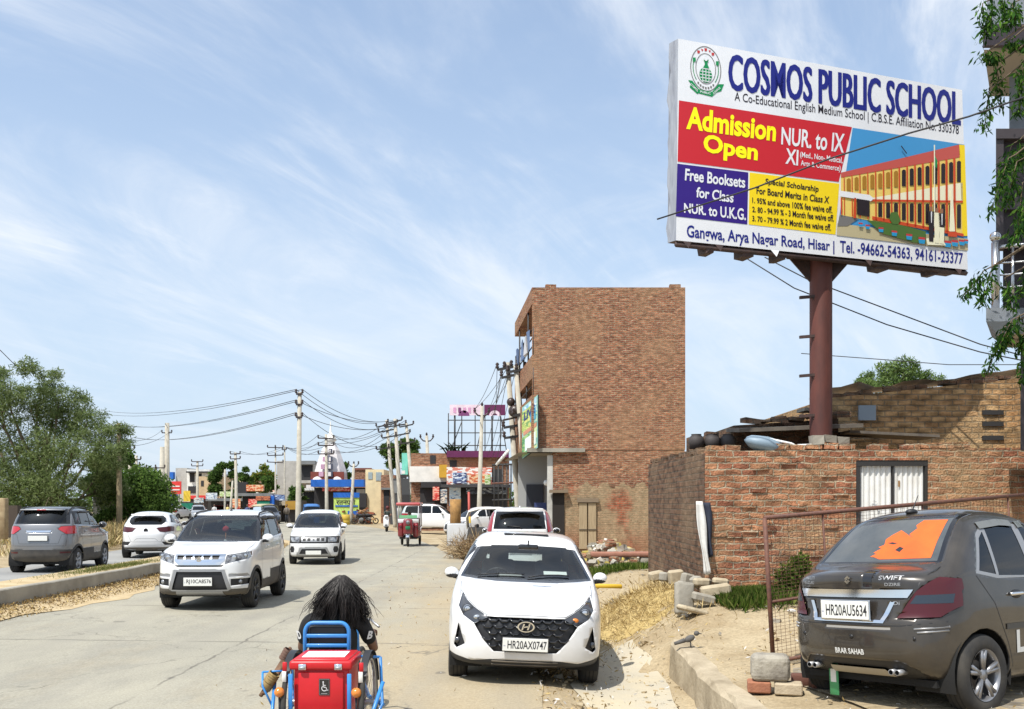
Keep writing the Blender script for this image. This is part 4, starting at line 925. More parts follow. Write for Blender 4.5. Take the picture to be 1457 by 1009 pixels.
        for i in range(n):
            a, b = poly[i], poly[(i+1) % n]; no = Vector((0, 0, 0)); no[ax[0]] = -(b[1]-a[1]); no[ax[1]] = b[0]-a[0]
            if no.length < 1e-6: continue
            co = Vector((0, 0, 0)); co[ax[0]] = a[0]; co[ax[1]] = a[1]
            g = set(fs)
            for f in fs: g.update(f.verts); g.update(f.edges)
            r = bmesh.ops.bisect_plane(bm, geom=list(g), dist=1e-5, plane_co=co, plane_no=no.normalized())
            fs = [q for q in r['geom'] if isinstance(q, bmesh.types.BMFace)]
            for q in fs: q.normal_update()
            fs = cand(fs)
        def inside(x, y):
            c = False
            for i in range(n):
                (xa, ya), (xb, yb) = poly[i], poly[i-1]
                if (ya > y) != (yb > y) and x < (xb-xa)*(y-ya)/(yb-ya)+xa: c = not c
            return c
        pid = len(s.ids)+1; hit = 0
        for f in fs:
            c = f.calc_center_median()
            if inside(c[ax[0]], c[ax[1]]): f[s.lay] = pid; hit += 1
        s.ids.append((part, mat, inset, keep, dome, sub))
        return pid
    def finish(s, solid=.014, inner=None):
        bm = s.bm; byid = {}
        for f in bm.faces: byid.setdefault(f[s.lay], []).append(f)
        objs = {}
        for pid, fs in byid.items():
            if pid == 0: continue
            part, mat, inset, keep, dome, sub = s.ids[pid-1]
            if not keep: continue
            vm = {}; vs = []; nr = []
            for f in fs:
                for v in f.verts:
                    if v not in vm: vm[v] = len(vs); vs.append(v.co.copy()); nr.append(v.normal.copy())
            vs = [v-q*inset for v, q in zip(vs, nr)]
            me = bpy.data.meshes.new(part); me.from_pydata(vs, [], [[vm[v] for v in f.verts] for f in fs]); me.materials.append(mat)
            me.polygons.foreach_set('use_smooth', [True]*len(me.polygons)); me.update()
            o = bpy.data.objects.new(part, me); COL.objects.link(o); o.parent = s.root; objs.setdefault(part, []).append(o)
            if dome < 0:
                md = o.modifiers.new('thickness', 'SOLIDIFY'); md.thickness = -dome; md.offset = -1
            elif dome > 0:
                md = o.modifiers.new('thickness', 'SOLIDIFY'); md.thickness = dome; md.offset = 1
        for pid, fs in byid.items():
            if pid: bmesh.ops.delete(bm, geom=fs, context='FACES')
        me = bpy.data.meshes.new('body'); bm.to_mesh(me); bm.free(); me.materials.append(s.paint); me.materials.append(inner or DARKIN)
        me.polygons.foreach_set('use_smooth', [True]*len(me.polygons)); me.update()
        o = bpy.data.objects.new('body', me); COL.objects.link(o); o.parent = s.root
        md = o.modifiers.new('shell', 'SOLIDIFY'); md.thickness = solid; md.offset = -1; md.material_offset = 1; md.material_offset_rim = 1
        s.body = o; s.objs = objs; return s
    def seam(s, view, pts, wd=.007, mat=None, name='panel_seam', lift=.0015):
        mats = mat or TRIM
        for vw in ((view,) if view != 's' else ('sl', 'sr')):
            q = []; 
            for i in range(len(pts)-1):
                m = max(2, int(math.dist(pts[i], pts[i+1])/.06))
                for k in range(m): t = k/m; q.append((pts[i][0]*(1-t)+pts[i+1][0]*t, pts[i][1]*(1-t)+pts[i+1][1]*t))
            q.append(pts[-1]); pr = [s.project(vw, *a) for a in q]; pr = [a for a in pr if a[0] is not None]
            if len(pr) < 2: continue
            vs = []; fs = []
            for i, (c, nn) in enumerate(pr):
                d = (pr[min(i+1, len(pr)-1)][0]-pr[max(0, i-1)][0]).normalized(); sd = d.cross(nn).normalized()*wd/2; vs += [c+nn*lift-sd, c+nn*lift+sd]
            for i in range(len(pr)-1): fs.append((2*i, 2*i+1, 2*i+3, 2*i+2))
            mb = MB(); mb.add(vs, fs, mats, True); mb.build(name, parent=s.root, normals=False)
    def end_seams(s):
        pass
    def add(s, name, mb, parent=None): return mb.build(name, parent=parent or s.root)
    def plate(s, view, z, text, w=.5, h=.13, x=0.0, frame=TRIM, tilt=0.0):
        z = s.zm(z)
        c, nn = s.project(view, x, z, True); sg = -1 if view == 'f' else 1; y = c.y+sg*.035
        for zz in (z-h/2, z+h/2):
            c2, _ = s.project(view, x, zz, True); y = (min if sg < 0 else max)(y, c2.y+sg*.022)
        ux = Vector((1, 0, 0)) if view == 'f' else Vector((-1, 0, 0)); mb = MB()
        mb.bbox((x, y, z), (w+.02, .02, h+.02), .006, 1, mat=frame, smooth=False); mb.bbox((x, y+sg*.008, z), (w, .012, h), .004, 1, mat=PLATE, smooth=False)
        if text: put_text(mb, text, (x+ux.x*.02, y+sg*.0155, z), ux, (0, 0, 1), w*.86, h*.62, PINK, .012); put_text(mb, 'IND', (x-ux.x*w*.455, y+sg*.0155, z-h*.1), ux, (0, 0, 1), .022, .012, M('ind_blue', (.03, .06, .3), .5))
        return s.add('number_plate', mb)
    def wheels(s, ys, Rr, wd=.2, track=None, spokes=5, rimr=None, rimm=None, dark=False, wells=True):
        tr = track or s.W-.1; rimr = rimr or Rr*.64; rimm = rimm or SILV; o = []
        for y in ys:
            for sg in (-1, 1):
                w_ = MB(); a = .045
                prof = [(rimr*.98, -wd/2+.01), (rimr+.012, -wd/2), (Rr-.03, -wd/2-.004), (Rr-.006, -wd/2+.025), (Rr, -wd/2+.05), (Rr, wd/2-.05), (Rr-.006, wd/2-.025), (Rr-.03, wd/2+.004), (rimr+.012, wd/2), (rimr*.98, wd/2-.01)]
                w_.lathe(prof, (0, 0, 0), 'x', 40, RUB)
                for gx in (-.045, 0, .045): w_.lathe([(Rr+.0008, gx-.006), (Rr+.0012, gx), (Rr+.0008, gx+.006)], (0, 0, 0), 'x', 40, UNDER)
                tw = w_.build('tyre'); tw.name = 'wheel'; tw.parent = s.root; tw.location = (sg*(tr-wd/2), y, Rr)
                r_ = MB(); r_.lathe([(rimr, wd*.5), (rimr*.94, wd*.46), (rimr*.9, wd*.2), (rimr*.86, -wd*.2)], (0, 0, 0), 'x', 36, rimm)
                r_.lathe([(rimr*.97, -wd*.2), (.02, -wd*.2)], (0, 0, 0), 'x', 30, UNDER); r_.lathe([(rimr*.55, -wd*.02), (.05, 0)], (0, 0, 0), 'x', 28, M('brake_disc', (.16, .14, .12), .5, .6))
                for k in range(spokes):
                    for dv in (-.13, .13):
                        a0 = 2*math.pi*k/spokes; p0 = Vector((wd*.33, math.cos(a0)*.05, math.sin(a0)*.05)); p1 = Vector((wd*.42, math.cos(a0+dv)*rimr*.95, math.sin(a0+dv)*rimr*.95))
                        r_.tube([p0, p1], [.026, .02], 6, rimm)
                r_.lathe([(.055, wd*.38), (.05, wd*.42), (.0, wd*.43)], (0, 0, 0), 'x', 16, rimm)
                ro = r_.build('rim', parent=tw); ro.rotation_euler = (.3, 0, 0 if sg > 0 else math.pi)
        if wells:
            m = MB()
            for y in ys:
                for sg in (-1, 1): s.half_well(m, sg, y, Rr, tr)
            m.box((0, s.L/2, .3), (s.W*1.6, s.L*.86, .06), mat=UNDER); s.add('underbody', m)
    def half_well(s, m, sg, y, Rr, tr):
        n = 16; r = Rr+.075; vs = []
        for k in range(n+1):
            a = -.3+(math.pi+.6)*k/n
            for x in (tr-.02, tr-.4): vs.append((sg*x, y+r*math.cos(a), Rr+r*math.sin(a)))
        m.add(vs, [(2*k, 2*k+1, 2*k+3, 2*k+2) for k in range(n)], UNDER, True); m.add([vs[2*k+1] for k in range(n+1)], [tuple(range(n+1))], UNDER)
    def mirror(s, y, z, mat=None, sz=(.1, .075, .075), off=.1, black=True):
        for sg in (-1, 1):
            c, nn = s.project('sr' if sg > 0 else 'sl', y, z-.05); m = MB(); zz = s.zm(z); x = c.x+sg*off
            m.ell((x, y, zz), sz, 16, 10, mat or s.paint, Matrix.Rotation(-.12*sg, 3, 'Z'))
            m.tube([(c.x-sg*.02, y+.02, zz-.06), (x-sg*.02, y, zz-.05)], [.03, .025], 8, TRIM)
            mo = s.add('wing_mirror', m); q = MB(); q.ell((x, y+.028, zz), (sz[0]*.86, sz[1]*.75, sz[2]*.84), 14, 8, GLOSSB); q.ell((x, y-.004, zz-.022), (sz[0]*.9, sz[1]*.92, sz[2]*.72), 14, 8, TRIM); q.build('mirror_glass', parent=mo)
    def interior(s, yd, ys, yb, zfl=.42, zs=.62, top=1.28, half=.36, seat=SEATM, hz=.23):
        m = MB(); m.bbox((0, yd, zs+.22), (s.W*1.62, .42, .34), .1, 3, mat=DARKIN); s.add('dashboard', m)
        w_ = MB(); th = Matrix.Rotation(R(-62), 3, 'X')
        for k in range(20):
            a0, a1 = 2*math.pi*k/20, 2*math.pi*(k+1)/20; w_.tube([Vector((-half, yd+.32, zs+.38))+th @ Vector((.18*math.cos(a), .18*math.sin(a), 0)) for a in (a0, a1)], .014, 6, TRIM, False)
        for a in (.4, 2.74, 4.71): w_.tube([Vector((-half, yd+.32, zs+.38)), Vector((-half, yd+.32, zs+.38))+th @ Vector((.17*math.cos(a), .17*math.sin(a), 0))], .018, 5, TRIM)
        s.add('steering_wheel', w_)
        for sx in (-half, half):
            m = MB(); m.bbox((sx, ys-.1, zs-.05), (.48, .52, .18), .06, 3, mat=seat); m.bbox((sx, ys+.2, zs+.3), (.47, .16, .66), .07, 3, Matrix.Rotation(-.2, 3, 'X'), seat)
            so = s.add('seat', m); h = MB(); h.bbox((sx, ys+.3, top-hz*.45), (.27, .11, hz), .045, 3, Matrix.Rotation(-.15, 3, 'X'), seat); h.tube([(sx-.06, ys+.29, top-hz), (sx-.06, ys+.29, top-hz-.1)], .008, 6, SILV); h.tube([(sx+.06, ys+.29, top-hz), (sx+.06, ys+.29, top-hz-.1)], .008, 6, SILV); h.build('headrest', parent=so)
        m = MB(); m.bbox((0, yb, zs-.05), (1.2, .5, .18), .06, 3, mat=seat); m.bbox((0, yb+.26, zs+.26), (1.2, .16, .6), .07, 3, Matrix.Rotation(-.25, 3, 'X'), seat)
        for sx in (-.4, .4): m.bbox((sx, yb+.36, top-.12), (.24, .1, .15), .04, 3, mat=seat)
        s.add('rear_seat', m); m = MB(); m.box((0, s.L*.52, zfl-.02), (s.W*1.6, s.L*.62, .04), mat=DARKIN); s.add('cabin_floor', m)
        m = MB(); c, n_ = s.project('f', 0, top+.16); m.bbox((0, c.y+.12, top+.12), (.24, .03, .07), .015, 2, mat=GLOSSB); m.tube([(0, c.y+.1, top+.15), (0, c.y+.05, top+.2)], .01, 6, TRIM); s.add('inner_mirror', m)
    def emblem_on(s, view, z, polys, mat, x=0.0, lift=.012, name='emblem', t=.008):
        c, nn = s.project(view, x, z); sg = -1 if view == 'f' else 1; ux = Vector((1, 0, 0)) if view == 'f' else Vector((-1, 0, 0)); nrm = Vector((0, sg, 0)); uz = Vector((0, 0, 1))
        mb = MB()
        for p in polys: mb.prism(p, c+nrm*lift, ux, uz, nrm, t, mat)
        return s.add(name, mb)
    def letters(s, view, x, z, text, w, h, mat, bold=.02, name='badge'):
        c, nn = s.project(view, x, z); v, f = text2d(text, bold, w, h); sg = 1 if view == 'f' else -1; mb = MB(); vs = []
        for q in v:
            p_, n2 = s.project(view, x+sg*(q[0]-w/2), z+q[1]-h/2); p_ = p_ or c; n2 = n2 or nn; vs.append(p_+n2*.004)
        mb.add(vs, f, mat); return s.add(name, mb)
    def arches(s, ys, Rr, gap=.05, clad=0.0, mat=None):
        n = 22
        for y in ys:
            for r_, nm in ((Rr+gap, 'well'), (Rr+gap+clad, 'wheel_arch')):
                if nm == 'wheel_arch' and not clad: continue
                s.cut(nm, mat or CLAD, 's', [(y+r_*math.cos(2*math.pi*i/n), Rr+r_*math.sin(2*math.pi*i/n)) for i in range(n)], keep=nm != 'well', nlim=.25, dome=.012 if nm != 'well' else 0, raw=True)
def ringp(r0, r1, n=20, sx=1, sz=1):
    return [[(sx*r0*math.cos(a), sz*r0*math.sin(a)), (sx*r0*math.cos(b), sz*r0*math.sin(b)), (sx*r1*math.cos(b), sz*r1*math.sin(b)), (sx*r1*math.cos(a), sz*r1*math.sin(a))] for a, b in ((2*math.pi*i/n, 2*math.pi*(i+1)/n) for i in range(n))]
def sgn_s(k):   # slanted S mark: two facing strokes
    a = [(-.5, .15), (.05, .62), (.5, .22), (.22, .02), (.02, .2), (-.12, .08), (.1, -.1), (.5, -.18), (0, -.62)]
    up = [(-.48, .1), (.04, .6), (.5, .22), (.26, .04), (.04, .24), (-.1, .1), (.5, -.17), (-.02, -.6), (-.5, -.22), (-.26, -.04), (-.04, -.24), (.1, -.1)]
    return [[(x*k, z*k) for x, z in up]]
def quad(x0, x1, z0, z1): return [(x0, z0), (x1, z0), (x1, z1), (x0, z1)]
# ---------------------------------------------------------------- white hatchback, parked facing us
I20 = dict(zm=lambda z: z*1.04+.1, L=3.99, W=.94, zt=[(0, .74), (.12, .82), (.4, .925), (.95, 1.04), (1.15, 1.09), (1.3, 1.14), (2.05, 1.46), (2.4, 1.57), (2.9, 1.61), (3.5, 1.54), (3.99, 1.4)], zb=[(0, .15), (.4, .2), (3.5, .22), (3.99, .3)],
           yf=[(.12, .14), (.22, .02), (.4, 0), (.55, .015), (.72, .05), (.86, .16)], yr=[(.2, 3.9), (.5, 3.99), (.9, 3.96), (1.15, 3.86), (1.5, 3.55)], sh=[(0, .8), (1, 1.0), (2, 1.06), (4, 1.13)], k=.27, n=11, bulge=.3, crown=.045,
           plan=[(0, .965), (.1, .985), (.25, 1), (.75, 1), (.92, .97), (1, .9)], hip=[(0, .95), (.2, .99), (.45, 1), (.75, .995), (1, .96)])
def build_i20():
    c = Car('parked_hatchback', 'white hatchback with black grille parked facing us at the road edge', 'car', I20, WHITE, (.13, 10.88, -.065), R(0), R(2.3))
    c.arches((.8, 3.36), .335, .045)
    c.cut('windscreen', GLASSW, 'f', [(-.80, 1.095), (-.4, 1.07), (.4, 1.07), (.80, 1.095), (.60, 1.43), (.3, 1.455), (-.3, 1.455), (-.60, 1.43)], inset=.004)
    c.cut('windscreen_border', GLOSSB, 'f', [(-.84, 1.07), (-.4, 1.045), (.4, 1.045), (.84, 1.07), (.635, 1.46), (.3, 1.485), (-.3, 1.485), (-.635, 1.46)], inset=.002)
    hl = [(.44, .715), (.60, .635), (.735, .71), (.80, .80), (.77, .93), (.70, .865), (.62, .81)]
    for m_ in (False, True):
        f = (lambda q: [(-x, z) for x, z in reversed(q)]) if m_ else (lambda q: q)
        c.cut('headlight', DLAMP, 'f', f(hl), inset=.006, nlim=.15)
        c.cut('fog_lamp_bay', TRIM, 'f', f([(.70, .40), (.79, .62), (.835, .37), (.80, .34)]), inset=.03, nlim=.15)
    c.cut('grille', TRIM, 'f', [(-.45, .72), (.45, .72), (.60, .63), (.48, .46), (.36, .345), (-.36, .345), (-.48, .46), (-.60, .63)], inset=.035)
    c.cut('lower_lip', TRIM, 'f', [(-.9, .275), (-.62, .225), (-.4, .255), (.4, .255), (.62, .225), (.9, .275), (.9, .1), (-.9, .1)], nlim=-.3)
    c.cut('side_window', GLASSD, 's', [(1.66, 1.12), (2.2, 1.11), (2.2, 1.43), (2.1, 1.42)]); c.cut('side_window', GLASSD, 's', [(2.26, 1.11), (3.0, 1.15), (2.92, 1.46), (2.26, 1.48)])
    c.cut('window_trim', TRIM, 's', [(1.52, 1.08), (3.2, 1.12), (3.0, 1.48), (2.07, 1.46)])
    c.cut('rear_window', GLASSW, 'r', [(-.62, 1.08), (.62, 1.08), (.5, 1.46), (-.5, 1.46)]); c.cut('tail_lamp', REDL, 'r', quad(.4, .86, 1.0, 1.12), True, nlim=.15)
    c.seam('f', [(-.46, .735), (0, .745), (.46, .735)]); 
    for sg in (-1, 1): c.seam('f', [(sg*.46, .735), (sg*.62, .82), (sg*.71, .885), (sg*.79, .945)]); c.seam('t', [(sg*.79, .5), (sg*.815, 1.1)], .006)
    c.seam('s', [(2.23, .35), (2.23, 1.1)]); c.seam('s', [(1.33, .4), (1.3, .8), (1.45, 1.06)])
    c.finish()
    # grille mesh: staggered dark scales
    g = MB()
    for r_ in range(5):
        z = .68-r_*.068
        for q in range(-4, 5):
            x = q*.125+(.0625 if r_ % 2 else 0); lim = .55-abs(z-.62)*.75
            if abs(x) > lim: continue
            p_, nn = c.project('f', x, z); y = p_.y+.012; z_ = p_.z
            g.tube([(x-.06, y+.012, z_+.02), (x-.025, y, z_-.012), (x+.025, y, z_-.012), (x+.06, y+.012, z_+.02)], .014, 6, GLOSSB)
    c.add('grille_mesh', g)
    c.plate('f', .435, 'HR20AX0747', .52, .15)
    c.emblem_on('f', .627, ringp(.082, .1, 26, 1.0, .62)+[[(-.052, -.035), (-.034, -.035), (-.012, .035), (-.03, .035)], [(.012, -.035), (.03, -.035), (.052, .035), (.034, .035)], [(-.03, -.012), (.03, .0), (.03, .012), (-.03, .0)]], CHROME, lift=.02)
    for sg in (-1, 1):
        p_, nn = c.project('f', sg*.69, .775); m = MB(); m.ell(p_+Vector((0, .025, 0)), (.05, .03, .05), 14, 8, LENS); m.lathe([(.058, 0), (.07, -.02), (.058, -.02)], p_+Vector((0, .01, 0)), 'y', 18, DLAMP); c.add('projector', m)
        p_, nn = c.project('f', sg*.57, .70); m = MB(); m.ell(p_+Vector((0, .02, 0)), (.045, .025, .03), 10, 6, AMBER if sg > 0 else LENS); c.add('turn_lamp', m)
        p_, nn = c.project('f', sg*.785, .42); m = MB(); m.lathe([(.0, -.012), (.035, -.006), (.04, .01)], p_+Vector((0, .03, 0)), 'y', 16, DLAMP); c.add('fog_lamp', m)
    m = MB(); 
    for z in (.2, .235): m.tube([c.project('f', x, z)[0]+Vector((0, -.006, 0)) for x in (-.38, -.2, 0, .2, .38)], .009, 5, CLAD)
    c.add('intake_slats', m)
    m = MB()
    for x0, x1, bow in ((-.62, -.02, .05), (.02, .55, .03)):
        pts = [c.project('f', x0+(x1-x0)*t, 1.085+.03*math.sin(t*2.2))[0]+Vector((0, -.012, .012)) for t in (0, .25, .5, .75, 1)]; m = MB(); m.tube(pts, .008, 5, TRIM); c.add('wiper', m)
    m = MB(); m.bbox(c.project('f', -.2, 1.1)[0]+Vector((0, .15, -.01)), (.3, .06, .03), .01, 1, mat=SEATL); c.add('dashboard_tray', m); m = MB(); m.box(c.project('f', .38, 1.13)[0]+Vector((0, .16, 0)), (.3, .16, .01), Matrix.Rotation(.2, 3, 'X'), PLATE); c.add('dashboard_papers', m)
    m = MB(); pts = [(x, c.project('t', x, 2.45)[0].y, c.project('t', x, 2.45)[0].z) for x in (-.3, 0, .3)]; m.bbox((0, 2.5, pts[1][2]+.002), (.62, .3, .012), .005, 1, mat=GLOSSB); c.add('sunroof_panel', m)
    c.mirror(1.42, 1.1, sz=(.09, .065, .07), off=.075); c.wheels((.8, 3.36), .335, .21, .9, 5)
    c.interior(1.45, 2.15, 3.0, top=1.52, half=.37, zs=.76); c.end_seams()
build_i20()
# ---------------------------------------------------------------- compact SUV, built twice
BRZ = dict(zm=lambda z: z+.06, L=3.995, W=.895, zt=[(0, .98), (.12, 1.06), (.5, 1.15), (1.02, 1.235), (1.18, 1.29), (1.85, 1.72), (2.15, 1.82), (2.8, 1.86), (3.5, 1.83), (4, 1.77)], zb=[(0, .25), (.5, .25), (3.5, .27), (4, .32)],
           yf=[(.2, .14), (.3, .03), (.5, 0), (.75, .01), (.95, .04), (1.08, .13)], yr=[(.25, 3.92), (.45, 3.985), (.75, 3.995), (1.05, 3.95), (1.3, 3.88), (1.82, 3.6)], sh=[(0, 1.0), (1, 1.19), (2, 1.22), (4, 1.28)], k=.19, n=12, bulge=.26, rbulge=.2, crown=.05, hip=[(0, .95), (.2, .985), (.45, 1), (.8, 1), (1, .975)])
def build_suv(name, label, pm, loc, rz, front_text, z_up=0):
    c = Car(name, label, 'car', BRZ, pm, loc, rz)
    c.arches((.84, 3.34), .365, .05, .06)
    c.cut('windscreen', GLASS, 'f', [(-.79, 1.25), (.79, 1.25), (.645, 1.725), (-.645, 1.725)], inset=.004)
    c.cut('windscreen_border', GLOSSB, 'f', [(-.85, 1.23), (.85, 1.23), (.70, 1.745), (-.70, 1.745)], inset=.002)
    for pz in ([(1.42, 1.28), (2.2, 1.3), (2.2, 1.69), (1.83, 1.69)], [(2.27, 1.3), (3.0, 1.33), (3.0, 1.67), (2.27, 1.69)], [(3.07, 1.36), (3.4, 1.43), (3.28, 1.64), (3.07, 1.66)]): c.cut('side_window', GLASSD if pz[0][0] > 2 else GLASS, 's', pz, inset=.003)
    c.cut('window_trim', TRIM, 's', [(1.22, 1.25), (3.5, 1.34), (3.42, 1.71), (1.78, 1.735)])
    # front
    c.cut('headlight', LAMP, 'f', [(.48, .84), (.84, .93), (.93, 1.03), (.86, 1.06), (.49, 1.01)], True, inset=.006, nlim=.15)
    for q in range(5):
        x = -.36+q*.165; c.cut('grille_slot', TRIM, 'f', [(x-.055, .93), (x+.055, .93), (x+.07, 1.0), (x-.07, 1.0)], inset=.025)
    c.cut('grille', CHROME, 'f', [(-.38, .825), (.38, .825), (.47, .9), (.47, 1.025), (-.47, 1.025), (-.47, .9)], inset=-.004)
    c.cut('grille_line', TRIM, 'f', [(-.42, .79), (.42, .79), (.46, .82), (-.46, .82)], inset=.015)  # thin black recessed line below the chrome grille
    c.cut('lower_grille', TRIM, 'f', [(-.42, .70), (.42, .70), (.52, .36), (-.52, .36)], inset=.025)
    c.cut('grille_surround', SILV, 'f', [(-.47, .735), (.47, .735), (.585, .37), (.52, .33), (-.52, .33), (-.585, .37)], inset=-.004)
    c.cut('fog_lamp_bay', TRIM, 'f', [(.58, .43), (.86, .45), (.86, .56), (.58, .56)], True, inset=.02, nlim=.15)
    c.cut('daytime_lamp', SILV, 'f', [(.55, .60), (.86, .60), (.83, .655), (.55, .65)], True, inset=.004, nlim=.15)
    c.cut('skid_plate', SILV, 'f', [(-.46, .235), (.46, .235), (.43, .33), (-.43, .33)], inset=-.006, nlim=-.3)
    c.cut('front_bumper', CLAD, 'f', [(-.95, .37), (.95, .37), (.95, .1), (-.95, .1)], nlim=-.3)
    # rear
    c.cut('rear_window', GLASSD, 'r', [(-.67, 1.38), (.67, 1.38), (.60, 1.765), (-.60, 1.765)], inset=.004)
    c.cut('rear_window_border', GLOSSB, 'r', [(-.76, 1.35), (.76, 1.35), (.68, 1.79), (-.68, 1.79)])
    c.cut('tail_lamp', REDL, 'r', [(.50, 1.21), (.56, 1.275), (.97, 1.31), (.97, 1.08), (.70, 1.07)], True, inset=-.01, nlim=.15)
    c.cut('chrome_garnish', CHROME, 'r', [(-.34, 1.17), (.34, 1.17), (.31, 1.115), (-.31, 1.115)], inset=-.012)
    c.cut('rear_reflector', DREDL, 'r', quad(.56, .8, .53, .575), True, inset=-.002)
    c.cut('rear_bumper', CLAD, 'r', [(-.97, .63), (.97, .63), (.97, .15), (-.97, .15)], nlim=-.2)
    c.cut('sill_cladding', CLAD, 's', quad(.9, 3.4, .15, .46), nlim=.1)
    c.seam('r', [(-.78, 1.05), (-.6, 1.06), (-.52, .8), (.52, .8), (.6, 1.06), (.78, 1.05)]); c.seam('r', [(-.7, .74), (.7, .74)]); c.seam('r', [(-.7, .74), (-.76, 1.3)]); c.seam('r', [(.7, .74), (.76, 1.3)])
    c.seam('s', [(2.24, .47), (2.24, 1.28)]); c.seam('s', [(1.34, .47), (1.28, .9), (1.33, 1.25)]); c.seam('s', [(3.05, 1.3), (3.0, .85), (2.86, .47)])
    c.seam('s', [(.9, 1.06), (2, 1.07), (3.5, 1.1)], .006, SILV if pm is GREY else M('crease_grey', (.42, .43, .44), .5), 'body_crease'); c.seam('f', [(-.5, 1.045), (0, 1.06), (.5, 1.045)])
    for sg in (-1, 1): c.seam('t', [(sg*.78, .35), (sg*.80, 1.15)])
    c.finish()
    c.plate('f', .515, front_text, .53, .155)
    c.plate('r', .955, 'MH 04 HF 1520' if False else '', .52, .14)
    c.emblem_on('f', .93, sgn_s(.1), CHROME, lift=.012)
    for sg in (-1, 1):
        for x, z, r_ in ((.62, .965, .055), (.79, .99, .045)):
            p_, nn = c.project('f', sg*x, z); m = MB(); m.ell(p_+Vector((0, .02, 0)), (r_, .03, r_), 14, 8, LENS); m.lathe([(r_*1.1, 0), (r_*1.25, -.018), (r_*1.1, -.018)], p_+Vector((0, .008, 0)), 'y', 18, DLAMP); c.add('projector', m)
        p_, nn = c.project('f', sg*.72, .5); m = MB(); m.lathe([(0, -.01), (.04, -.005), (.045, .012)], p_+Vector((0, .02, 0)), 'y', 16, LAMP); c.add('fog_lamp', m)
        p_ = [c.project('t', sg*.655, y)[0]+Vector((0, 0, .035 if 2.0 < y < 3.5 else 0)) for y in (1.95, 2.1, 2.4, 2.8, 3.2, 3.45, 3.55)]; m = MB(); m.tube(p_, .018, 8, TRIM); c.add('roof_rail', m)
        for y in (1.85, 2.75):
            m = MB(); h, n_ = c.project('sr' if sg > 0 else 'sl', y, 1.12); m.bbox(h+Vector((sg*.012, 0, 0)), (.03, .17, .028), .01, 2, mat=pm); c.add('door_handle', m)
        for y0, y1 in ((1.5, 2.2), (2.27, 3.0)):
            m = MB(); pts = [c.project('sr' if sg > 0 else 'sl', y0+(y1-y0)*t, 1.69-.02*abs(t-.5))[0]+Vector((sg*.02, 0, 0)) for t in (.35 if y0 < 2 else 0, .6, 1)]; m.tube(pts, .028, 6, TRIM); c.add('rain_visor', m)
    m = MB(); h = c.project('t', 0, 2.35)[0]; m.tube([h, h+Vector((0, .1, .16))], [.008, .004], 6, TRIM); m.ell(h, (.03, .05, .02), 10, 6, TRIM); c.add('antenna', m)
    sp_ = MB(); h = c.project('r', 0, 1.8)[0]; sp_.bbox((0, 3.6, 1.81), (1.16, .22, .05), .02, 2, mat=pm); c.add('roof_spoiler', sp_)
    m = MB(); m.bbox((0, 3.715, 1.81), (.24, .02, .03), .006, 1, mat=REDL); c.add('stop_lamp', m)
    m = MB(); h = c.project('r', -.1, 1.42)[0]; m.tube([(0, h.y+.03, 1.37), (.1, h.y+.01, 1.42), (.45, h.y-.02, 1.45)], .01, 6, TRIM); c.add('rear_wiper', m)
    c.mirror(1.42, 1.28, sz=(.12, .08, .095), off=.115); c.wheels((.84, 3.34), .365, .22, .88, 5, rimm=M('dark_alloy', (.05, .05, .052), .35, .6) if pm is WHITE else SILV)
    c.interior(1.5, 2.2, 3.05, top=1.55, zs=.78, half=.37); c.end_seams()
    if pm is WHITE:
        m = MB(); q = c.root; m.tube([(.08, 1.62, 1.6), (.08, 1.62, 1.42)], .006, 5, M('red_thread', (.5, .03, .03), .8)); m.ell((.08, 1.62, 1.52), (.07, .03, .065), 12, 8, M('red_thread')); m.tube([(.08, 1.62, 1.45), (.08, 1.6, 1.28)], .008, 5, M('thread_orange', (.5, .15, .04), .8)); m.ell((.08, 1.58, 1.27), (.04, .03, .04), 10, 6, M('cloth_white', (.72, .71, .68), .9)); mo = m.build('car_ornament')
        mo.matrix_world = q.matrix_basis @ Matrix.Identity(4); tag(mo, 'red hanging ornament with orange tassel behind the windscreen of the white SUV', 'ornament')
    return c
suv_w = build_suv('suv', 'white compact SUV with silver grille and plate RJ10CA8576 driving towards us', WHITE, (-5.9, 17.85, .06), R(1.8), 'RJ10CA8576')
suv_g = build_suv('suv', 'silver grey compact SUV driving away beyond the median kerb', GREY, (-13.75, 30.5, .12), math.pi-R(-7), '')
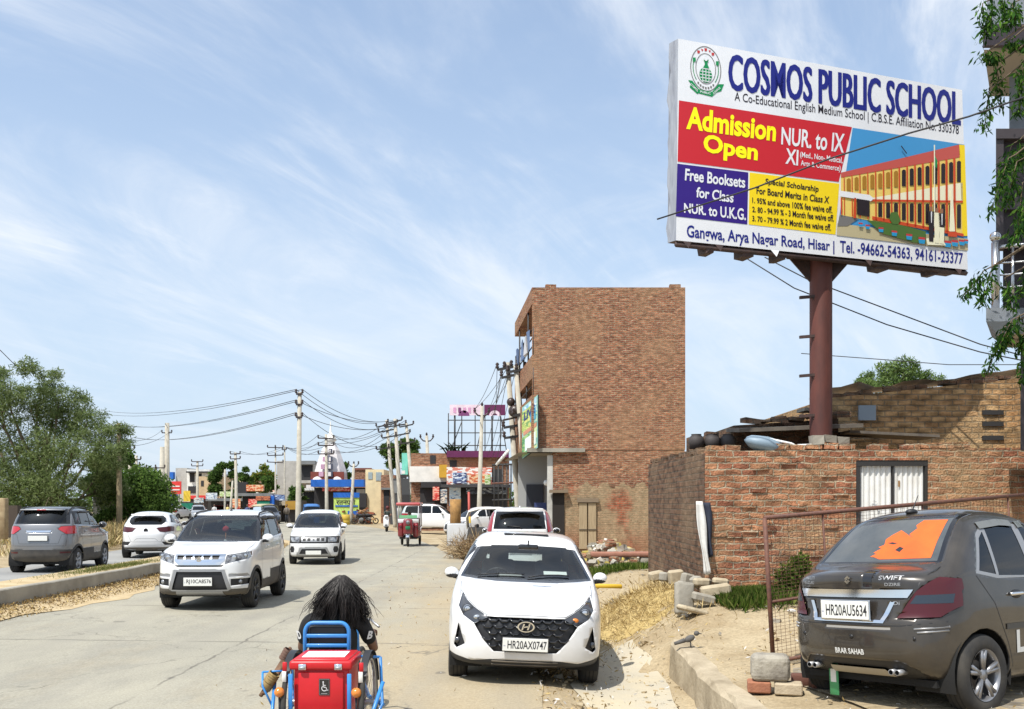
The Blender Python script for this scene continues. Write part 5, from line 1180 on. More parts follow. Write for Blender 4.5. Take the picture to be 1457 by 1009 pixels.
# ---------------------------------------------------------------- small white crossover coming behind
IGN = dict(zm=lambda z: z+.03, L=3.7, W=.845, zt=[(0, .9), (.1, 1.0), (.4, 1.09), (.95, 1.19), (1.08, 1.25), (1.75, 1.66), (2.1, 1.77), (2.6, 1.81), (3.3, 1.77), (3.7, 1.7)], zb=[(0, .25), (.5, .24), (3.2, .25), (3.7, .32)],
           yf=[(.2, .12), (.3, .02), (.5, 0), (.75, .01), (1.0, .1)], yr=[(.25, 3.62), (.45, 3.7), (.9, 3.68), (1.2, 3.6), (1.7, 3.4)], sh=[(0, .95), (1, 1.14), (2, 1.2), (3.7, 1.26)], k=.2, n=11, bulge=.24, crown=.05, hip=[(0, .95), (.2, .985), (.45, 1), (.8, 1), (1, .975)])
def build_ign():
    c = Car('crossover_car', 'small white crossover with four slot grille following the white SUV', 'car', IGN, WHITE, (-6.55, 31.3, .06), R(6.5))
    c.arches((.75, 3.05), .34, .045, .05)
    c.cut('windscreen', GLASS, 'f', [(-.7, 1.22), (.7, 1.22), (.585, 1.665), (-.585, 1.665)], inset=.004); c.cut('windscreen_border', GLOSSB, 'f', [(-.76, 1.195), (.76, 1.195), (.64, 1.69), (-.64, 1.69)])
    for q in (-.3, -.15, 0, .15, .3)[0:5]:
        if q == 0: continue
        c.cut('grille_slot', TRIM, 'f', [(q-.045, .78), (q+.045, .78), (q+.055, .875), (q-.055, .875)], inset=.02)
    c.cut('headlight', LAMP, 'f', [(.47, .73), (.74, .76), (.80, .9), (.47, .92)], True, inset=.006, nlim=.15)
    c.cut('grille', SILV, 'f', quad(-.40, .40, .755, .895), inset=-.002); c.cut('grille_band', TRIM, 'f', [(-.82, .70), (.82, .70), (.84, .935), (-.84, .935)], inset=.004, nlim=.15)
    c.cut('fog_lamp_bay', TRIM, 'f', [(.66, .40), (.76, .40), (.79, .5), (.76, .6), (.66, .6), (.63, .5)], True, inset=.015, nlim=.15)
    c.cut('lower_grille', TRIM, 'f', [(-.38, .52), (.38, .52), (.47, .36), (-.47, .36)], inset=.02); c.cut('grille_surround', SILV, 'f', [(-.43, .57), (.43, .57), (.60, .22), (.48, .2), (-.48, .2), (-.60, .22)], inset=-.004, nlim=-.2)
    for pz in ([(1.35, 1.24), (2.1, 1.26), (2.1, 1.64), (1.72, 1.63)], [(2.16, 1.26), (2.95, 1.3), (2.9, 1.62), (2.16, 1.64)]): c.cut('side_window', GLASSD, 's', pz)
    c.cut('window_trim', TRIM, 's', [(1.2, 1.21), (3.1, 1.27), (2.98, 1.67), (1.7, 1.68)]); c.cut('rear_window', GLASSD, 'r', [(-.55, 1.3), (.55, 1.3), (.5, 1.66), (-.5, 1.66)])
    c.cut('tail_lamp', REDL, 'r', quad(.5, .82, .95, 1.1), True, nlim=.15)
    c.seam('s', [(2.13, .4), (2.13, 1.24)]); c.seam('s', [(1.25, .4), (1.2, .9), (1.25, 1.2)]); c.seam('f', [(-.45, .95), (0, .965), (.45, .95)])
    c.finish(); c.plate('f', .40, '', .5, .13); c.emblem_on('f', .83, sgn_s(.06), CHROME, lift=.012); c.mirror(1.3, 1.26, sz=(.11, .08, .085), off=.11); c.wheels((.75, 3.05), .34, .19, .835, 5, rimm=M('dark_alloy', (.05, .05, .052), .35, .6))
    c.interior(1.4, 2.05, 2.8, top=1.5, zs=.75, half=.35); c.end_seams()
build_ign()
# ---------------------------------------------------------------- white crossover going away
AST = dict(L=4.32, W=.905, zt=[(0, .95), (.12, 1.03), (1.1, 1.17), (1.25, 1.22), (2.0, 1.62), (2.4, 1.69), (3.0, 1.70), (3.7, 1.62), (4.32, 1.52)], zb=[(0, .25), (3.8, .25), (4.32, .33)],
           yf=[(.2, .12), (.5, 0), (1.0, .12)], yr=[(.2, 4.22), (.45, 4.3), (.85, 4.32), (1.1, 4.24), (1.3, 4.08), (1.62, 3.72)], sh=[(0, .95), (1, 1.1), (2, 1.16), (4.3, 1.2)], k=.28, n=9, bulge=.3, rbulge=.3, crown=.06)
def build_ast():
    c = Car('crossover_car', 'white crossover with oval rear window driving away on the far carriageway', 'car', AST, WHITE, (-13.9, 37.9, .13), math.pi-R(-12))
    c.arches((.9, 3.5), .36, .045, .05)
    c.cut('rear_window', GLASSD, 'r', [(-.62, 1.32), (-.5, 1.22), (.5, 1.22), (.62, 1.32), (.6, 1.46), (.5, 1.54), (-.5, 1.54), (-.6, 1.46)], inset=.004)
    c.cut('tail_lamp', DREDL, 'r', [(.34, 1.11), (.80, 1.16), (.93, 1.12), (.93, 1.0), (.62, .96), (.46, .98)], True, inset=-.012, nlim=.15)
    c.cut('bumper_vent', TRIM, 'r', [(.52, .62), (.86, .62), (.9, .5), (.62, .5)], True, inset=.012, nlim=.15); c.cut('lower_trim', SILV, 'r', [(.36, .36), (.8, .38), (.8, .31), (.4, .29)], True, inset=-.004)
    c.cut('rear_bumper', CLAD, 'r', [(-.8, .42), (.8, .42), (.8, .15), (-.8, .15)], nlim=-.2)
    for pz in ([(1.6, 1.2), (2.35, 1.21), (2.35, 1.56), (2.05, 1.56)], [(2.42, 1.21), (3.2, 1.25), (3.1, 1.53), (2.42, 1.56)], [(3.26, 1.26), (3.55, 1.36), (3.2, 1.5)]): c.cut('side_window', GLASSD, 's', pz)
    c.cut('window_trim', TRIM, 's', [(1.4, 1.17), (3.7, 1.3), (3.3, 1.56), (2.0, 1.6)]); c.cut('windscreen', GLASSD, 'f', [(-.75, 1.2), (.75, 1.2), (.6, 1.6), (-.6, 1.6)]); c.cut('headlight', DLAMP, 'f', quad(.4, .85, .85, .97), True, nlim=.15); c.cut('grille', TRIM, 'f', quad(-.5, .5, .5, .9))
    c.cut('sill_cladding', CLAD, 's', quad(1, 3.5, .15, .4), nlim=.1)
    c.seam('r', [(-.72, 1.1), (-.5, .62), (.5, .62), (.72, 1.1)]); c.seam('r', [(-.4, .66), (-.3, .74), (.3, .74), (.4, .66)]); c.seam('s', [(2.38, .4), (2.38, 1.2)]); c.seam('r', [(-.3, .98), (.3, .98)], .012, SILV)
    c.finish(); c.emblem_on('r', 1.03, [[(.075*math.cos(i*math.pi/4+.39), .075*math.sin(i*math.pi/4+.39)) for i in range(8)]], GLOSSB); c.mirror(1.55, 1.22); c.wheels((.9, 3.5), .36, .22, .885, 5, rimm=M('dark_alloy', (.05, .05, .052), .35, .6))
    sp_ = MB(); sp_.bbox((0, 3.86, 1.585), (1.1, .26, .04), .018, 2, mat=WHITE); c.add('roof_spoiler', sp_); m = MB(); h = c.project('t', 0, 3.5)[0]; m.ell(h+Vector((0, 0, .02)), (.02, .09, .05), 10, 6, WHITE); c.add('antenna', m)
    c.interior(1.6, 2.35, 3.2, top=1.45, zs=.7); c.end_seams()
build_ast()
# ---------------------------------------------------------------- white hatchback parked behind, seen from the rear
JAZ = dict(L=3.99, W=.85, zt=[(0, .85), (.12, .95), (.8, 1.1), (1.0, 1.17), (1.9, 1.68), (2.3, 1.8), (2.8, 1.83), (3.5, 1.79), (3.99, 1.72)], zb=[(0, .2), (3.99, .3)], yf=[(.2, .12), (.5, 0), (.95, .15)], yr=[(.2, 3.9), (.5, 3.99), (1.1, 3.97), (1.3, 3.92), (1.78, 3.62)], sh=[(0, .9), (1, 1.1), (2, 1.18), (4, 1.26)], k=.2, n=10, bulge=.3, rbulge=.2, crown=.05)
def build_jaz():
    c = Car('parked_hatchback', 'white hatchback with red pillar lamps parked behind the foreground hatchback', 'car', JAZ, WHITE, (.28, 26.4, .2), math.pi-R(1.5))
    c.arches((.8, 3.3), .33, .045)
    c.cut('rear_window', GLASSD, 'r', [(-.63, 1.3), (.63, 1.3), (.57, 1.72), (-.57, 1.72)], inset=.004); c.cut('pillar_lamp', M('pillar_red', (.3, .012, .018), .25, coat=.4), 'r', [(.675, 1.22), (.82, 1.26), (.72, 1.74), (.615, 1.74)], True, inset=-.006, nlim=.15)
    c.cut('tail_lamp', REDL, 'r', [(.30, 1.07), (.87, 1.03), (.87, 1.2), (.68, 1.2), (.36, 1.12)], True, inset=-.006, nlim=.15); c.cut('rear_reflector', DREDL, 'r', quad(.5, .75, .42, .46), True)
    for pz in ([(1.6, 1.22), (2.3, 1.23), (2.3, 1.66), (1.95, 1.64)], [(2.36, 1.23), (3.2, 1.28), (3.05, 1.66), (2.36, 1.68)]): c.cut('side_window', GLASSD, 's', pz)
    c.cut('windscreen', GLASSD, 'f', [(-.7, 1.18), (.7, 1.18), (.6, 1.66), (-.6, 1.66)]); c.cut('headlight', LAMP, 'f', quad(.4, .8, .75, .9), True, nlim=.15); c.cut('grille', TRIM, 'f', quad(-.4, .4, .6, .8))
    c.seam('r', [(-.68, 1.05), (-.5, .7), (.5, .7), (.68, 1.05)]); c.finish(); c.plate('r', .85, '', .5, .13); c.mirror(1.5, 1.2); c.wheels((.8, 3.3), .33, .19, .83, 5)
    m = MB(); h = c.project('r', 0, 1.36)[0]; m.tube([(-.05, h.y+.03, 1.31), (0, h.y+.02, 1.36), (.3, h.y+.005, 1.375)], .012, 6, TRIM); c.add('rear_wiper', m)
    sp_ = MB(); sp_.bbox((0, 3.68, 1.765), (1.14, .2, .045), .02, 2, mat=WHITE); c.add('roof_spoiler', sp_); m = MB(); h = c.project('t', 0, 3.4)[0]; m.ell(h+Vector((0, 0, .02)), (.02, .09, .06), 10, 6, WHITE); c.add('antenna', m)
    c.emblem_on('r', 1.12, ringp(.05, .065, 4), CHROME); c.interior(1.4, 2.2, 3.0, top=1.5, zs=.7); c.end_seams()
build_jaz()
# ---------------------------------------------------------------- dusty dark saloon on the right
DZ = dict(L=3.995, W=.83, zt=[(0, .75), (.1, .84), (.4, .97), (1.0, 1.08), (1.15, 1.13), (1.95, 1.68), (2.3, 1.79), (2.7, 1.815), (3.0, 1.77), (3.3, 1.57), (3.52, 1.375), (3.62, 1.315), (3.82, 1.30), (3.93, 1.312), (4.0, 1.31)], zb=[(0, .2), (.5, .22), (3.4, .24), (4, .36)],
          yf=[(.15, .12), (.45, 0), (.8, .12)], yr=[(.3, 3.86), (.42, 3.95), (.6, 3.995), (.82, 3.985), (.9, 3.95), (1.1, 3.93), (1.3, 3.965)], sh=[(0, .85), (1, 1.08), (2, 1.12), (3.4, 1.2), (4, 1.2)], k=.3, n=10, bulge=.3, rbulge=.2, crown=.045, plan=[(0, .93), (.12, .985), (.3, 1), (.8, 1.0), (.93, .985), (1, .955)], res=(26, 110, 34))
def build_dz():
    c = Car('saloon_car', 'dusty dark brown saloon with orange window sticker parked on the right', 'car', DZ, DUSTY, (6.34, 10.55, .235), R(123), R(3.6))
    c.arches((.82, 3.25), .35, .05)
    for sg in (1, -1):
        f = (lambda q: q) if sg > 0 else (lambda q: [(-x, z) for x, z in reversed(q)])
        c.cut('reflection_band', M('lamp_reflection', (.02, .03, .045), .2, coat=.3), 'r', f([(.56, .985), (.60, 1.055), (.78, 1.06), (.78, .985)]), inset=-.016, nlim=.15)  # bluish reflection across the tail lamp, painted as a dark band
        c.cut('tail_lamp', DREDL, 'r', f([(.47, .86), (.60, 1.09), (.71, 1.2), (.81, 1.18), (.815, .97), (.74, .87)]), inset=-.014, nlim=.15)
    # rear glass with its orange sticker (generic torn edge, plain blotches)
    st_ = [(-.04, 1.36), (-.53, 1.365), (-.46, 1.70), (-.24, 1.705), (-.20, 1.66), (-.23, 1.63), (-.19, 1.58), (-.24, 1.55), (-.16, 1.585), (-.08, 1.62), (-.02, 1.58), (.02, 1.54), (.0, 1.49), (.05, 1.47), (.01, 1.455), (.04, 1.44), (.07, 1.42), (.03, 1.41), (.08, 1.385), (.03, 1.38)]
    for bl in ([(-.02, 1.505), (-.09, 1.49), (-.13, 1.50), (-.07, 1.512)], [(-.14, 1.44), (-.2, 1.42), (-.22, 1.455), (-.17, 1.47)]): c.cut('sticker_blotch', GLOSSB, 'r', bl, inset=.002)
    c.cut('window_sticker', M('sticker_orange', (.78, .13, .015), .45, col2=(.66, .09, .012), scale=4), 'r', st_, inset=.002)
    c.cut('rear_window', M('dusty_glass', (.05, .058, .062), .16, 0, col2=(.11, .115, .115), scale=2.5, lo=.35, hi=.8, coat=.6), 'r', [(-.60, 1.34), (.60, 1.34), (.49, 1.72), (-.49, 1.72)], inset=.004, nlim=.1)
    c.cut('rear_window_border', GLOSSB, 'r', [(-.64, 1.325), (.64, 1.325), (.52, 1.745), (-.52, 1.745)], inset=.002, nlim=.1)
    c.cut('chrome_strip', CHROME, 'r', [(-.54, 1.035), (.54, 1.035), (.58, 1.105), (-.58, 1.105)], inset=-.012)
    c.cut('boot_stripe', GLOSSB, 'r', quad(-.235, -.15, 1.13, 1.27), inset=-.001)
    c.cut('chrome_surround', CHROME, 'r', [(.44, 1.0), (.36, .82), (-.36, .82), (-.44, 1.0), (-.40, 1.0), (-.33, .845), (.33, .845), (.40, 1.0)], inset=-.006)
    c.cut('boot_sill', SEATL, 'r', quad(-.42, .22, .765, .785)); c.cut('diffuser_lip', M('pale_plastic', (.38, .35, .29), .7), 'r', [(-.32, .43), (.24, .43), (.28, .36), (-.36, .36)], inset=-.012, nlim=-.2)
    c.cut('diffuser', TRIM, 'r', [(-.60, .42), (-.48, .50), (.46, .50), (.56, .42), (.6, .2), (-.62, .2)], inset=.008, nlim=-.3)
    for pz in ([(1.55, 1.16), (2.28, 1.17), (2.28, 1.65), (2.02, 1.65)], [(2.38, 1.17), (2.92, 1.19), (2.84, 1.62), (2.38, 1.66)], [(2.96, 1.20), (3.2, 1.24), (3.0, 1.52), (2.9, 1.58)]): c.cut('side_window', GLASSD, 's', pz, inset=.004)
    c.cut('window_trim', SILV, 's', [(1.4, 1.135), (2.95, 1.165), (3.26, 1.22), (3.02, 1.56), (2.85, 1.655), (2.36, 1.69), (2.0, 1.675)], inset=.001)
    c.cut('windscreen', GLASSD, 'f', [(-.7, 1.12), (.7, 1.12), (.55, 1.66), (-.55, 1.66)]); c.cut('headlight', LAMP, 'f', quad(.42, .84, .66, .84), True, nlim=.15); c.cut('grille', TRIM, 'f', quad(-.45, .45, .45, .7))
    c.seam('s', [(2.33, .38), (2.34, .9), (2.33, 1.14)]); c.seam('s', [(3.27, 1.2), (3.05, .95), (2.88, .6), (2.8, .38)]); c.seam('s', [(1.35, .4), (1.32, .9), (1.42, 1.12)])
    c.seam('r', [(-.84, .84), (-.5, .8), (.5, .8), (.84, .84)], .008); c.seam('r', [(-.5, .8), (-.62, 1.16), (-.66, 1.29)], .008); c.seam('r', [(.5, .8), (.62, 1.16), (.66, 1.29)], .008)
    c.seam('s', [(.95, .72), (2.9, .74)], .05, M('rub_strip', (.05, .047, .042), .6), 'rub_strip', .008)
    c.finish()
    c.plate('r', .925, 'HR20AU5634', .5, .16, frame=CHROME)
    c.emblem_on('r', 1.19, sgn_s(.062), CHROME); c.letters('r', -.40, 1.205, 'SWIFT', .2, .036, SILV); c.letters('r', -.42, 1.15, 'DZIRE', .13, .026, SILV); c.letters('r', .47, 1.2, 'MARUTI', .14, .028, SILV); c.letters('r', .47, 1.16, 'SUZUKI', .14, .028, SILV); c.letters('r', -.44, .99, 'LDi', .08, .032, SILV)
    c.letters('r', -.02, .565, 'BRAR SAHAB', .3, .05, M('letter_white', (.6, .6, .58), .5), .035); c.letters('sl', 2.6, .62, 'L', .08, .2, M('letter_white'), .05) if False else None
    v, f = text2d('Jatt', .05, .5, .2); m = MB(); m.add([(c.project('sl', 2.72-q[0]*1.0, .5+q[1])[0] or Vector((-.86, 2.7, .5)))+Vector((-.004, 0, 0)) for q in [(a, b) for a, b in v]], f, M('letter_white')) if False else None
    m = MB()
    for pg in ([(2.75, .5), (2.70, .5), (2.70, .7), (2.75, .7)], [(2.70, .5), (2.62, .5), (2.62, .545), (2.70, .545)], [(2.58, .5), (2.54, .5), (2.54, .64), (2.58, .64)]): m.add([c.project('sl', *q)[0]+Vector((-.005, 0, 0)) for q in pg], [(0, 1, 2, 3)], M('letter_white'))
    c.add('side_lettering', m)
    for x in (-.40, -.46, .46, .40):
        m = MB(); m.lathe([(.02, 0), (.026, 0), (.026, -.12), (.02, -.12), (.019, -.02)], (x, 3.955, .405), 'y', 16, SILV); m.lathe([(.021, -.03), (0, -.03)], (x, 3.96, .40), 'y', 16, UNDER); c.add('exhaust_tip', m)
    for sg in (-1, 1):
        m = MB(); 
        for z, a, b in ((.775, .60, .90), (.745, .62, .88)):
            pts = [c.project('r', sg*(a+(b-a)*t), z+.02*t) for t in (0, .3, .6, .85)]; m.tube([q[0]+q[1]*.004 for q in pts if q[0]], .009, 5, SILV)
        c.add('bumper_guard', m)
        m = MB(); h, n_ = c.project('sr' if sg > 0 else 'sl', 2.72, 1.02); m.bbox(h+Vector((sg*.018, 0, 0)), (.035, .2, .032), .012, 2, mat=CHROME); m.ell(h+Vector((sg*.002, -.02, -.005)), (.012, .09, .04), 12, 8, TRIM); c.add('door_handle', m); m = MB()
        h, n_ = c.project('sr' if sg > 0 else 'sl', 1.85, 1.0); m.bbox(h+Vector((sg*.018, 0, 0)), (.035, .2, .032), .012, 2, mat=CHROME); c.add('door_handle', m)
        m = MB(); vz = M('visor_smoke', (.12, .125, .12), .2, coat=.5)
        for a, b in ((1.75, 2.3), (2.37, 2.93)):
            top = [c.project('sr' if sg > 0 else 'sl', a+(b-a)*t, 1.685-.03*abs(t-.35)*1.5)[0] for t in (0, .2, .4, .6, .8, 1)]; vs = []
            for q in top: vs += [q+Vector((sg*.004, 0, .01)), q+Vector((sg*.045, 0, -.05))]
            m = MB(); m.add(vs, [(2*i, 2*i+2, 2*i+3, 2*i+1) for i in range(5)], vz, True); c.add('rain_visor', m)
        for y in (.6, .3): pass
    for x, z in ((-.35, .69), (.3, .7), (-.62, .69)):
        pass
    for x in (-.6, -.05, .5): m = MB(); h, n_ = c.project('r', x, .695); m.lathe([(.018, 0), (.02, .004), (.0, .005)], h, 'y', 12, TRIM); c.add('parking_sensor', m)
    m = MB(); h = c.project('t', 0, 2.95)[0]; m.ell(h+Vector((0, 0, .01)), (.05, .07, .03), 12, 8, TRIM); m.tube([h, h+Vector((0, -.12, .17))], [.007, .003], 6, TRIM); c.add('antenna', m)
    m = MB(); m.bbox((.33, 3.78, .27), (.1, .012, .3), .004, 1, mat=M('green_tag', (.06, .3, .12), .5)); m.box((.33, 3.788, .3), (.06, .004, .12), mat=PLATE); c.add('mud_tag', m)
    m = MB()
    c.mirror(1.5, 1.14); c.wheels((.82, 3.25), .35, .2, .825, 5, rimm=M('alloy_grey', (.3, .3, .31), .35, .7)); c.interior(1.5, 2.1, 2.9, top=1.4, zs=.65); c.end_seams()
build_dz()
# ================================================================== people
SKIN = M('skin_brown', (.2, .095, .055), .55, col2=(.15, .07, .04), scale=12); HAIR = M('black_hair', (.012, .0095, .009), .5, spec=.35); HAIRL = M('hair_sheen', (.05, .04, .036), .4)
TEE = M('black_tshirt', (.012, .012, .013), .9, col2=(.02, .02, .022), scale=6, bump=.2, bscale=14); JEAN = M('dark_trousers', (.02, .022, .03), .9)
def skinned(name, verts, edges, rad, mat, parent=None, root=0, sub=2):
    me = bpy.data.meshes.new(name); me.from_pydata([Vector(v) for v in verts], edges, []); me.materials.append(mat)
    o = bpy.data.objects.new(name, me); COL.objects.link(o)
    if parent: o.parent = parent
    sk = o.modifiers.new('skin', 'SKIN'); sk.use_smooth_shade = True
    if not me.skin_vertices: me.attributes.new('skin', 'FLOAT', 'POINT') if False else None
    lay = me.skin_vertices[0] if me.skin_vertices else None
    if lay is None:
        bm = bmesh.new(); bm.from_mesh(me); l = bm.verts.layers.skin.verify(); bm.to_mesh(me); bm.free(); lay = me.skin_vertices[0]
    for i, r in enumerate(rad): lay.data[i].radius = r if isinstance(r, tuple) else (r, r); lay.data[i].use_root = i == root
    ss = o.modifiers.new('smooth', 'SUBSURF'); ss.levels = sub; ss.render_levels = sub
    return o
def bake(o):
    dg = bpy.context.evaluated_depsgraph_get(); me = bpy.data.meshes.new_from_object(o.evaluated_get(dg)); old = o.data; o.modifiers.clear(); o.data = me; bpy.data.meshes.remove(old)
    return o
def person(label, loc, rz, shirt, pants, group=None, s=1.0, lean=0.0, spread=.26, hands=(.25, .42, .12), legs='sit', hair=True, helmet=None, sleeve=.75, skin=SKIN, headtilt=.0, shoulder=.19, bulk=1.0):
    """forward is +y of the person's own axes; origin at the pelvis"""
    root = tag(empty('person', loc, rz), label, 'person', group); root.scale = (s, s, s)
    L_ = lambda x, y, z: (x, y*math.cos(lean)+z*math.sin(lean), z*math.cos(lean)-y*math.sin(lean))
    V = [(0, 0, 0), L_(0, -.01, .2), L_(0, 0, .38), L_(0, .0, .5), L_(0, .02, .585), L_(0, .03+headtilt*.3, .66), L_(0, .045+headtilt*.7, .745), L_(0, .03+headtilt, .83), L_(0, .135+headtilt*.7, .72)]
    Rr = [(.15, .12), (.135, .1), (.155, .105), (.1, .08), .052, (.07, .085), (.082, .098), (.062, .075), .014]
    E_ = [(0, 1), (1, 2), (2, 3), (3, 4), (4, 5), (5, 6), (6, 7), (6, 8)]
    arm = {}
    for sg in (-1, 1):
        b = len(V); hx, hy, hz = hands
        sh, el = L_(sg*shoulder, 0, .475), L_(sg*spread*1.08, hy*.35, .22)
        wr = (sg*hx, hy, hz+.02); V += [sh, tuple((Vector(sh)*.5+Vector(el)*.5)), el, tuple(Vector(el)*.5+Vector(wr)*.5), wr, (sg*hx*.98, hy+.07, hz+.01)]
        Rr += [.062, .05, .042, .036, .026, (.038, .02)]; E_ += [(3, b), (b, b+1), (b+1, b+2), (b+2, b+3), (b+3, b+4), (b+4, b+5)]
        arm[sg] = (sh, el, wr); tip = Vector((sg*hx*.98, hy+.085, hz+.01))
        for k, (dx, ln) in enumerate(((-.03, .05), (-.01, .06), (.011, .056), (.03, .045))):       # fingers curl over the grip
            f = len(V); V += [tuple(tip+Vector((dx, .025, .004))), tuple(tip+Vector((dx, .025+ln*.6, -.018))), tuple(tip+Vector((dx, .02+ln*.55, -.05)))]; Rr += [.0095, .0088, .007]; E_ += [(b+5, f), (f, f+1), (f+1, f+2)]
        f = len(V); V += [tuple(tip+Vector((-sg*.045, -.01, -.012))), tuple(tip+Vector((-sg*.05, .03, -.035)))]; Rr += [.011, .008]; E_ += [(b+5, f), (f, f+1)]
        b = len(V)
        if legs == 'sit': pts = [(sg*.1, .02, -.03), (sg*.12, .25, .0), (sg*.14, .46, -.0), (sg*.13, .48, -.22), (sg*.12, .47, -.44), (sg*.13, .6, -.5)]
        else: pts = [(sg*.1, 0, -.06), (sg*.11, .02, -.28), (sg*.11, .03, -.48), (sg*.11, .0, -.68), (sg*.11, -.03, -.88), (sg*.12, .1, -.93)]
        V += pts; Rr += [.088, .075, .055, .05, .036, (.04, .028)]; E_ += [(0, b)]+[(b+i, b+i+1) for i in range(5)]
    body = bake(skinned('body', V, E_, Rr, skin, root)); me = body.data
    me.materials.append(pants)
    for p in me.polygons:
        if p.center.z < .06 and (p.center.z > -.42 or legs != 'sit') and abs(p.center.x) < .24 and p.center.z > (-.42 if legs == 'sit' else -.86) and not (p.center.y > .3 and p.center.z > .04): p.material_index = 1
    TV = [L_(0, -.0, -.04), L_(0, -.01, .2), L_(0, 0, .38), L_(0, 0, .495), L_(0, .01, .545)]; TR_ = [(.175*bulk, .14), (.165*bulk, .128), (.182*bulk, .13), (.12*bulk, .097), (.07, .07)]; TE = [(0, 1), (1, 2), (2, 3), (3, 4)]
    for sg in (-1, 1):
        sh, el, wr = arm[sg]; b = len(TV); m_ = tuple(Vector(sh)*(1-sleeve)+Vector(el)*sleeve); TV += [sh, tuple(Vector(sh)*.5+Vector(m_)*.5), m_]; TR_ += [.078, .072, .066]; TE += [(3, b), (b, b+1), (b+1, b+2)]
    bake(skinned('shirt', TV, TE, TR_, shirt, root))
    hd = Vector(L_(0, .03+headtilt*.75, .765))
    if helmet:
        m = MB(); m.ell(hd+Vector((0, -.005, .025)), (.135, .155, .14), 16, 10, helmet); m.build('helmet', parent=root)
    elif hair:
        m = MB(); m.ell(hd+Vector((0, -.03, .035)), (.098, .105, .1), 14, 9, HAIR); m.build('hair', parent=root)
    ea = MB()
    for sg in (-1, 1): ea.ell(hd+Vector((sg*.088, -.005, -.03)), (.014, .024, .035), 8, 6, skin)
    for sg in (-1, 1): ea.ell(hd+Vector((sg*.034, .088, -.012)), (.014, .01, .01), 8, 6, LENS); ea.ell(hd+Vector((sg*.034, .095, -.012)), (.007, .006, .007), 6, 5, UNDER)
    ea.tube([hd+Vector((-.028, .094, -.085)), hd+Vector((0, .102, -.087)), hd+Vector((.028, .094, -.085))], .007, 6, M('lips', (.16, .05, .04), .6)); ea.build('face', parent=root)
    return root, hd, arm
# ---------------------------------------------------------------- rider on a blue three-wheeler
BLUE = M('blue_enamel', (.03, .2, .55), .38, coat=.3, col2=(.04, .25, .6), scale=9); REDB = M('red_plastic', (.56, .012, .018), .38, col2=(.48, .01, .014), scale=5)
TX, TY = -1.53, 7.7; TZ = zroad(TX)
trk = tag(empty('tricycle', (TX, TY, TZ)), 'blue framed invalid tricycle with spoked wheels and amber lamps', 'tricycle')
def T(px, py, Y): q = P(px, py, Y); return Vector((q.x-TX, q.y-TY, q.z-TZ))
f = MB(); tb = .016
def pipe(mb, pts, r=tb, mat=BLUE): mb.tube(pts, r, 10, mat)
hx0, hx1, hy_ = -.285, .10, .62       # seat-back hoop
hp = [Vector((hx0, hy_, .5)), Vector((hx0, hy_, .93))]
for k in range(7): a = math.pi-k*math.pi/12; hp.append(Vector((hx0+.075+.075*math.cos(a), hy_, .955+.085*math.sin(a))))
for k in range(7): a = math.pi/2-k*math.pi/12; hp.append(Vector((hx1-.075+.075*math.cos(a), hy_, .955+.085*math.sin(a))))
hp += [Vector((hx1, hy_, .93)), Vector((hx1, hy_, .5))]
q = MB(); pipe(q, hp, .018); 
for z in (.925, .84): q.bbox(((hx0+hx1)/2, hy_, z), (hx1-hx0, .022, .035), .008, 2, mat=BLUE)
sb = q.build('seat_back', parent=trk)
q = MB(); q.bbox(((hx0+hx1)/2, hy_+.05, .86), (.34, .05, .3), .03, 3, mat=M('black_rexine', (.014, .014, .015), .5)); q.build('back_cushion', parent=trk)
q = MB(); q.bbox((-.09, .85, .52), (.44, .44, .1), .04, 3, mat=M('black_rexine')); q.build('seat', parent=trk)
pipe(f, [(-.36, .44, .79), (.4, .44, .77)], .012); pipe(f, [(-.36, .44, .79), (-.36, .5, .35), (-.36, -.12, .3)], .014); pipe(f, [(.4, .44, .77), (.41, .5, .35), (.4, -.12, .3)], .014)
pipe(f, [(-.36, -.12, .42), (.41, -.12, .42)], .018); pipe(f, [(-.42, .1, .62), (-.40, -.1, .3), (-.40, -.1, .1)], .015); pipe(f, [(.47, .1, .62), (.40, -.05, .38), (.36, -.1, .2)], .017)
pipe(f, [(-.52, .1, .70), (-.36, .1, .71), (-.33, .14, .6)], .009); pipe(f, [(-.52, .1, .70), (-.5, .02, .6), (-.42, .0, .45)], .009)
for x in (-.26, .215): f.bbox((x, -.035, .53), (.035, .012, .36), .004, 1, mat=BLUE)
pipe(f, [(-.36, .5, .35), (-.2, 1.1, .3), (0, 1.75, .45)], .02); pipe(f, [(.41, .5, .35), (.2, 1.1, .3), (0, 1.75, .45)], .02); pipe(f, [(0, 1.75, .45), (0, 1.62, .95)], .022); pipe(f, [(0, 1.72, .55), (.0, 1.9, .3)], .018)
f.build('frame', parent=trk)
q = MB(); pipe(q, [(-.27, 1.28, .92), (-.16, 1.5, .96), (0, 1.62, .96), (.16, 1.5, .96), (.27, 1.28, .92)], .012, SILV); q.build('handlebar', parent=trk)
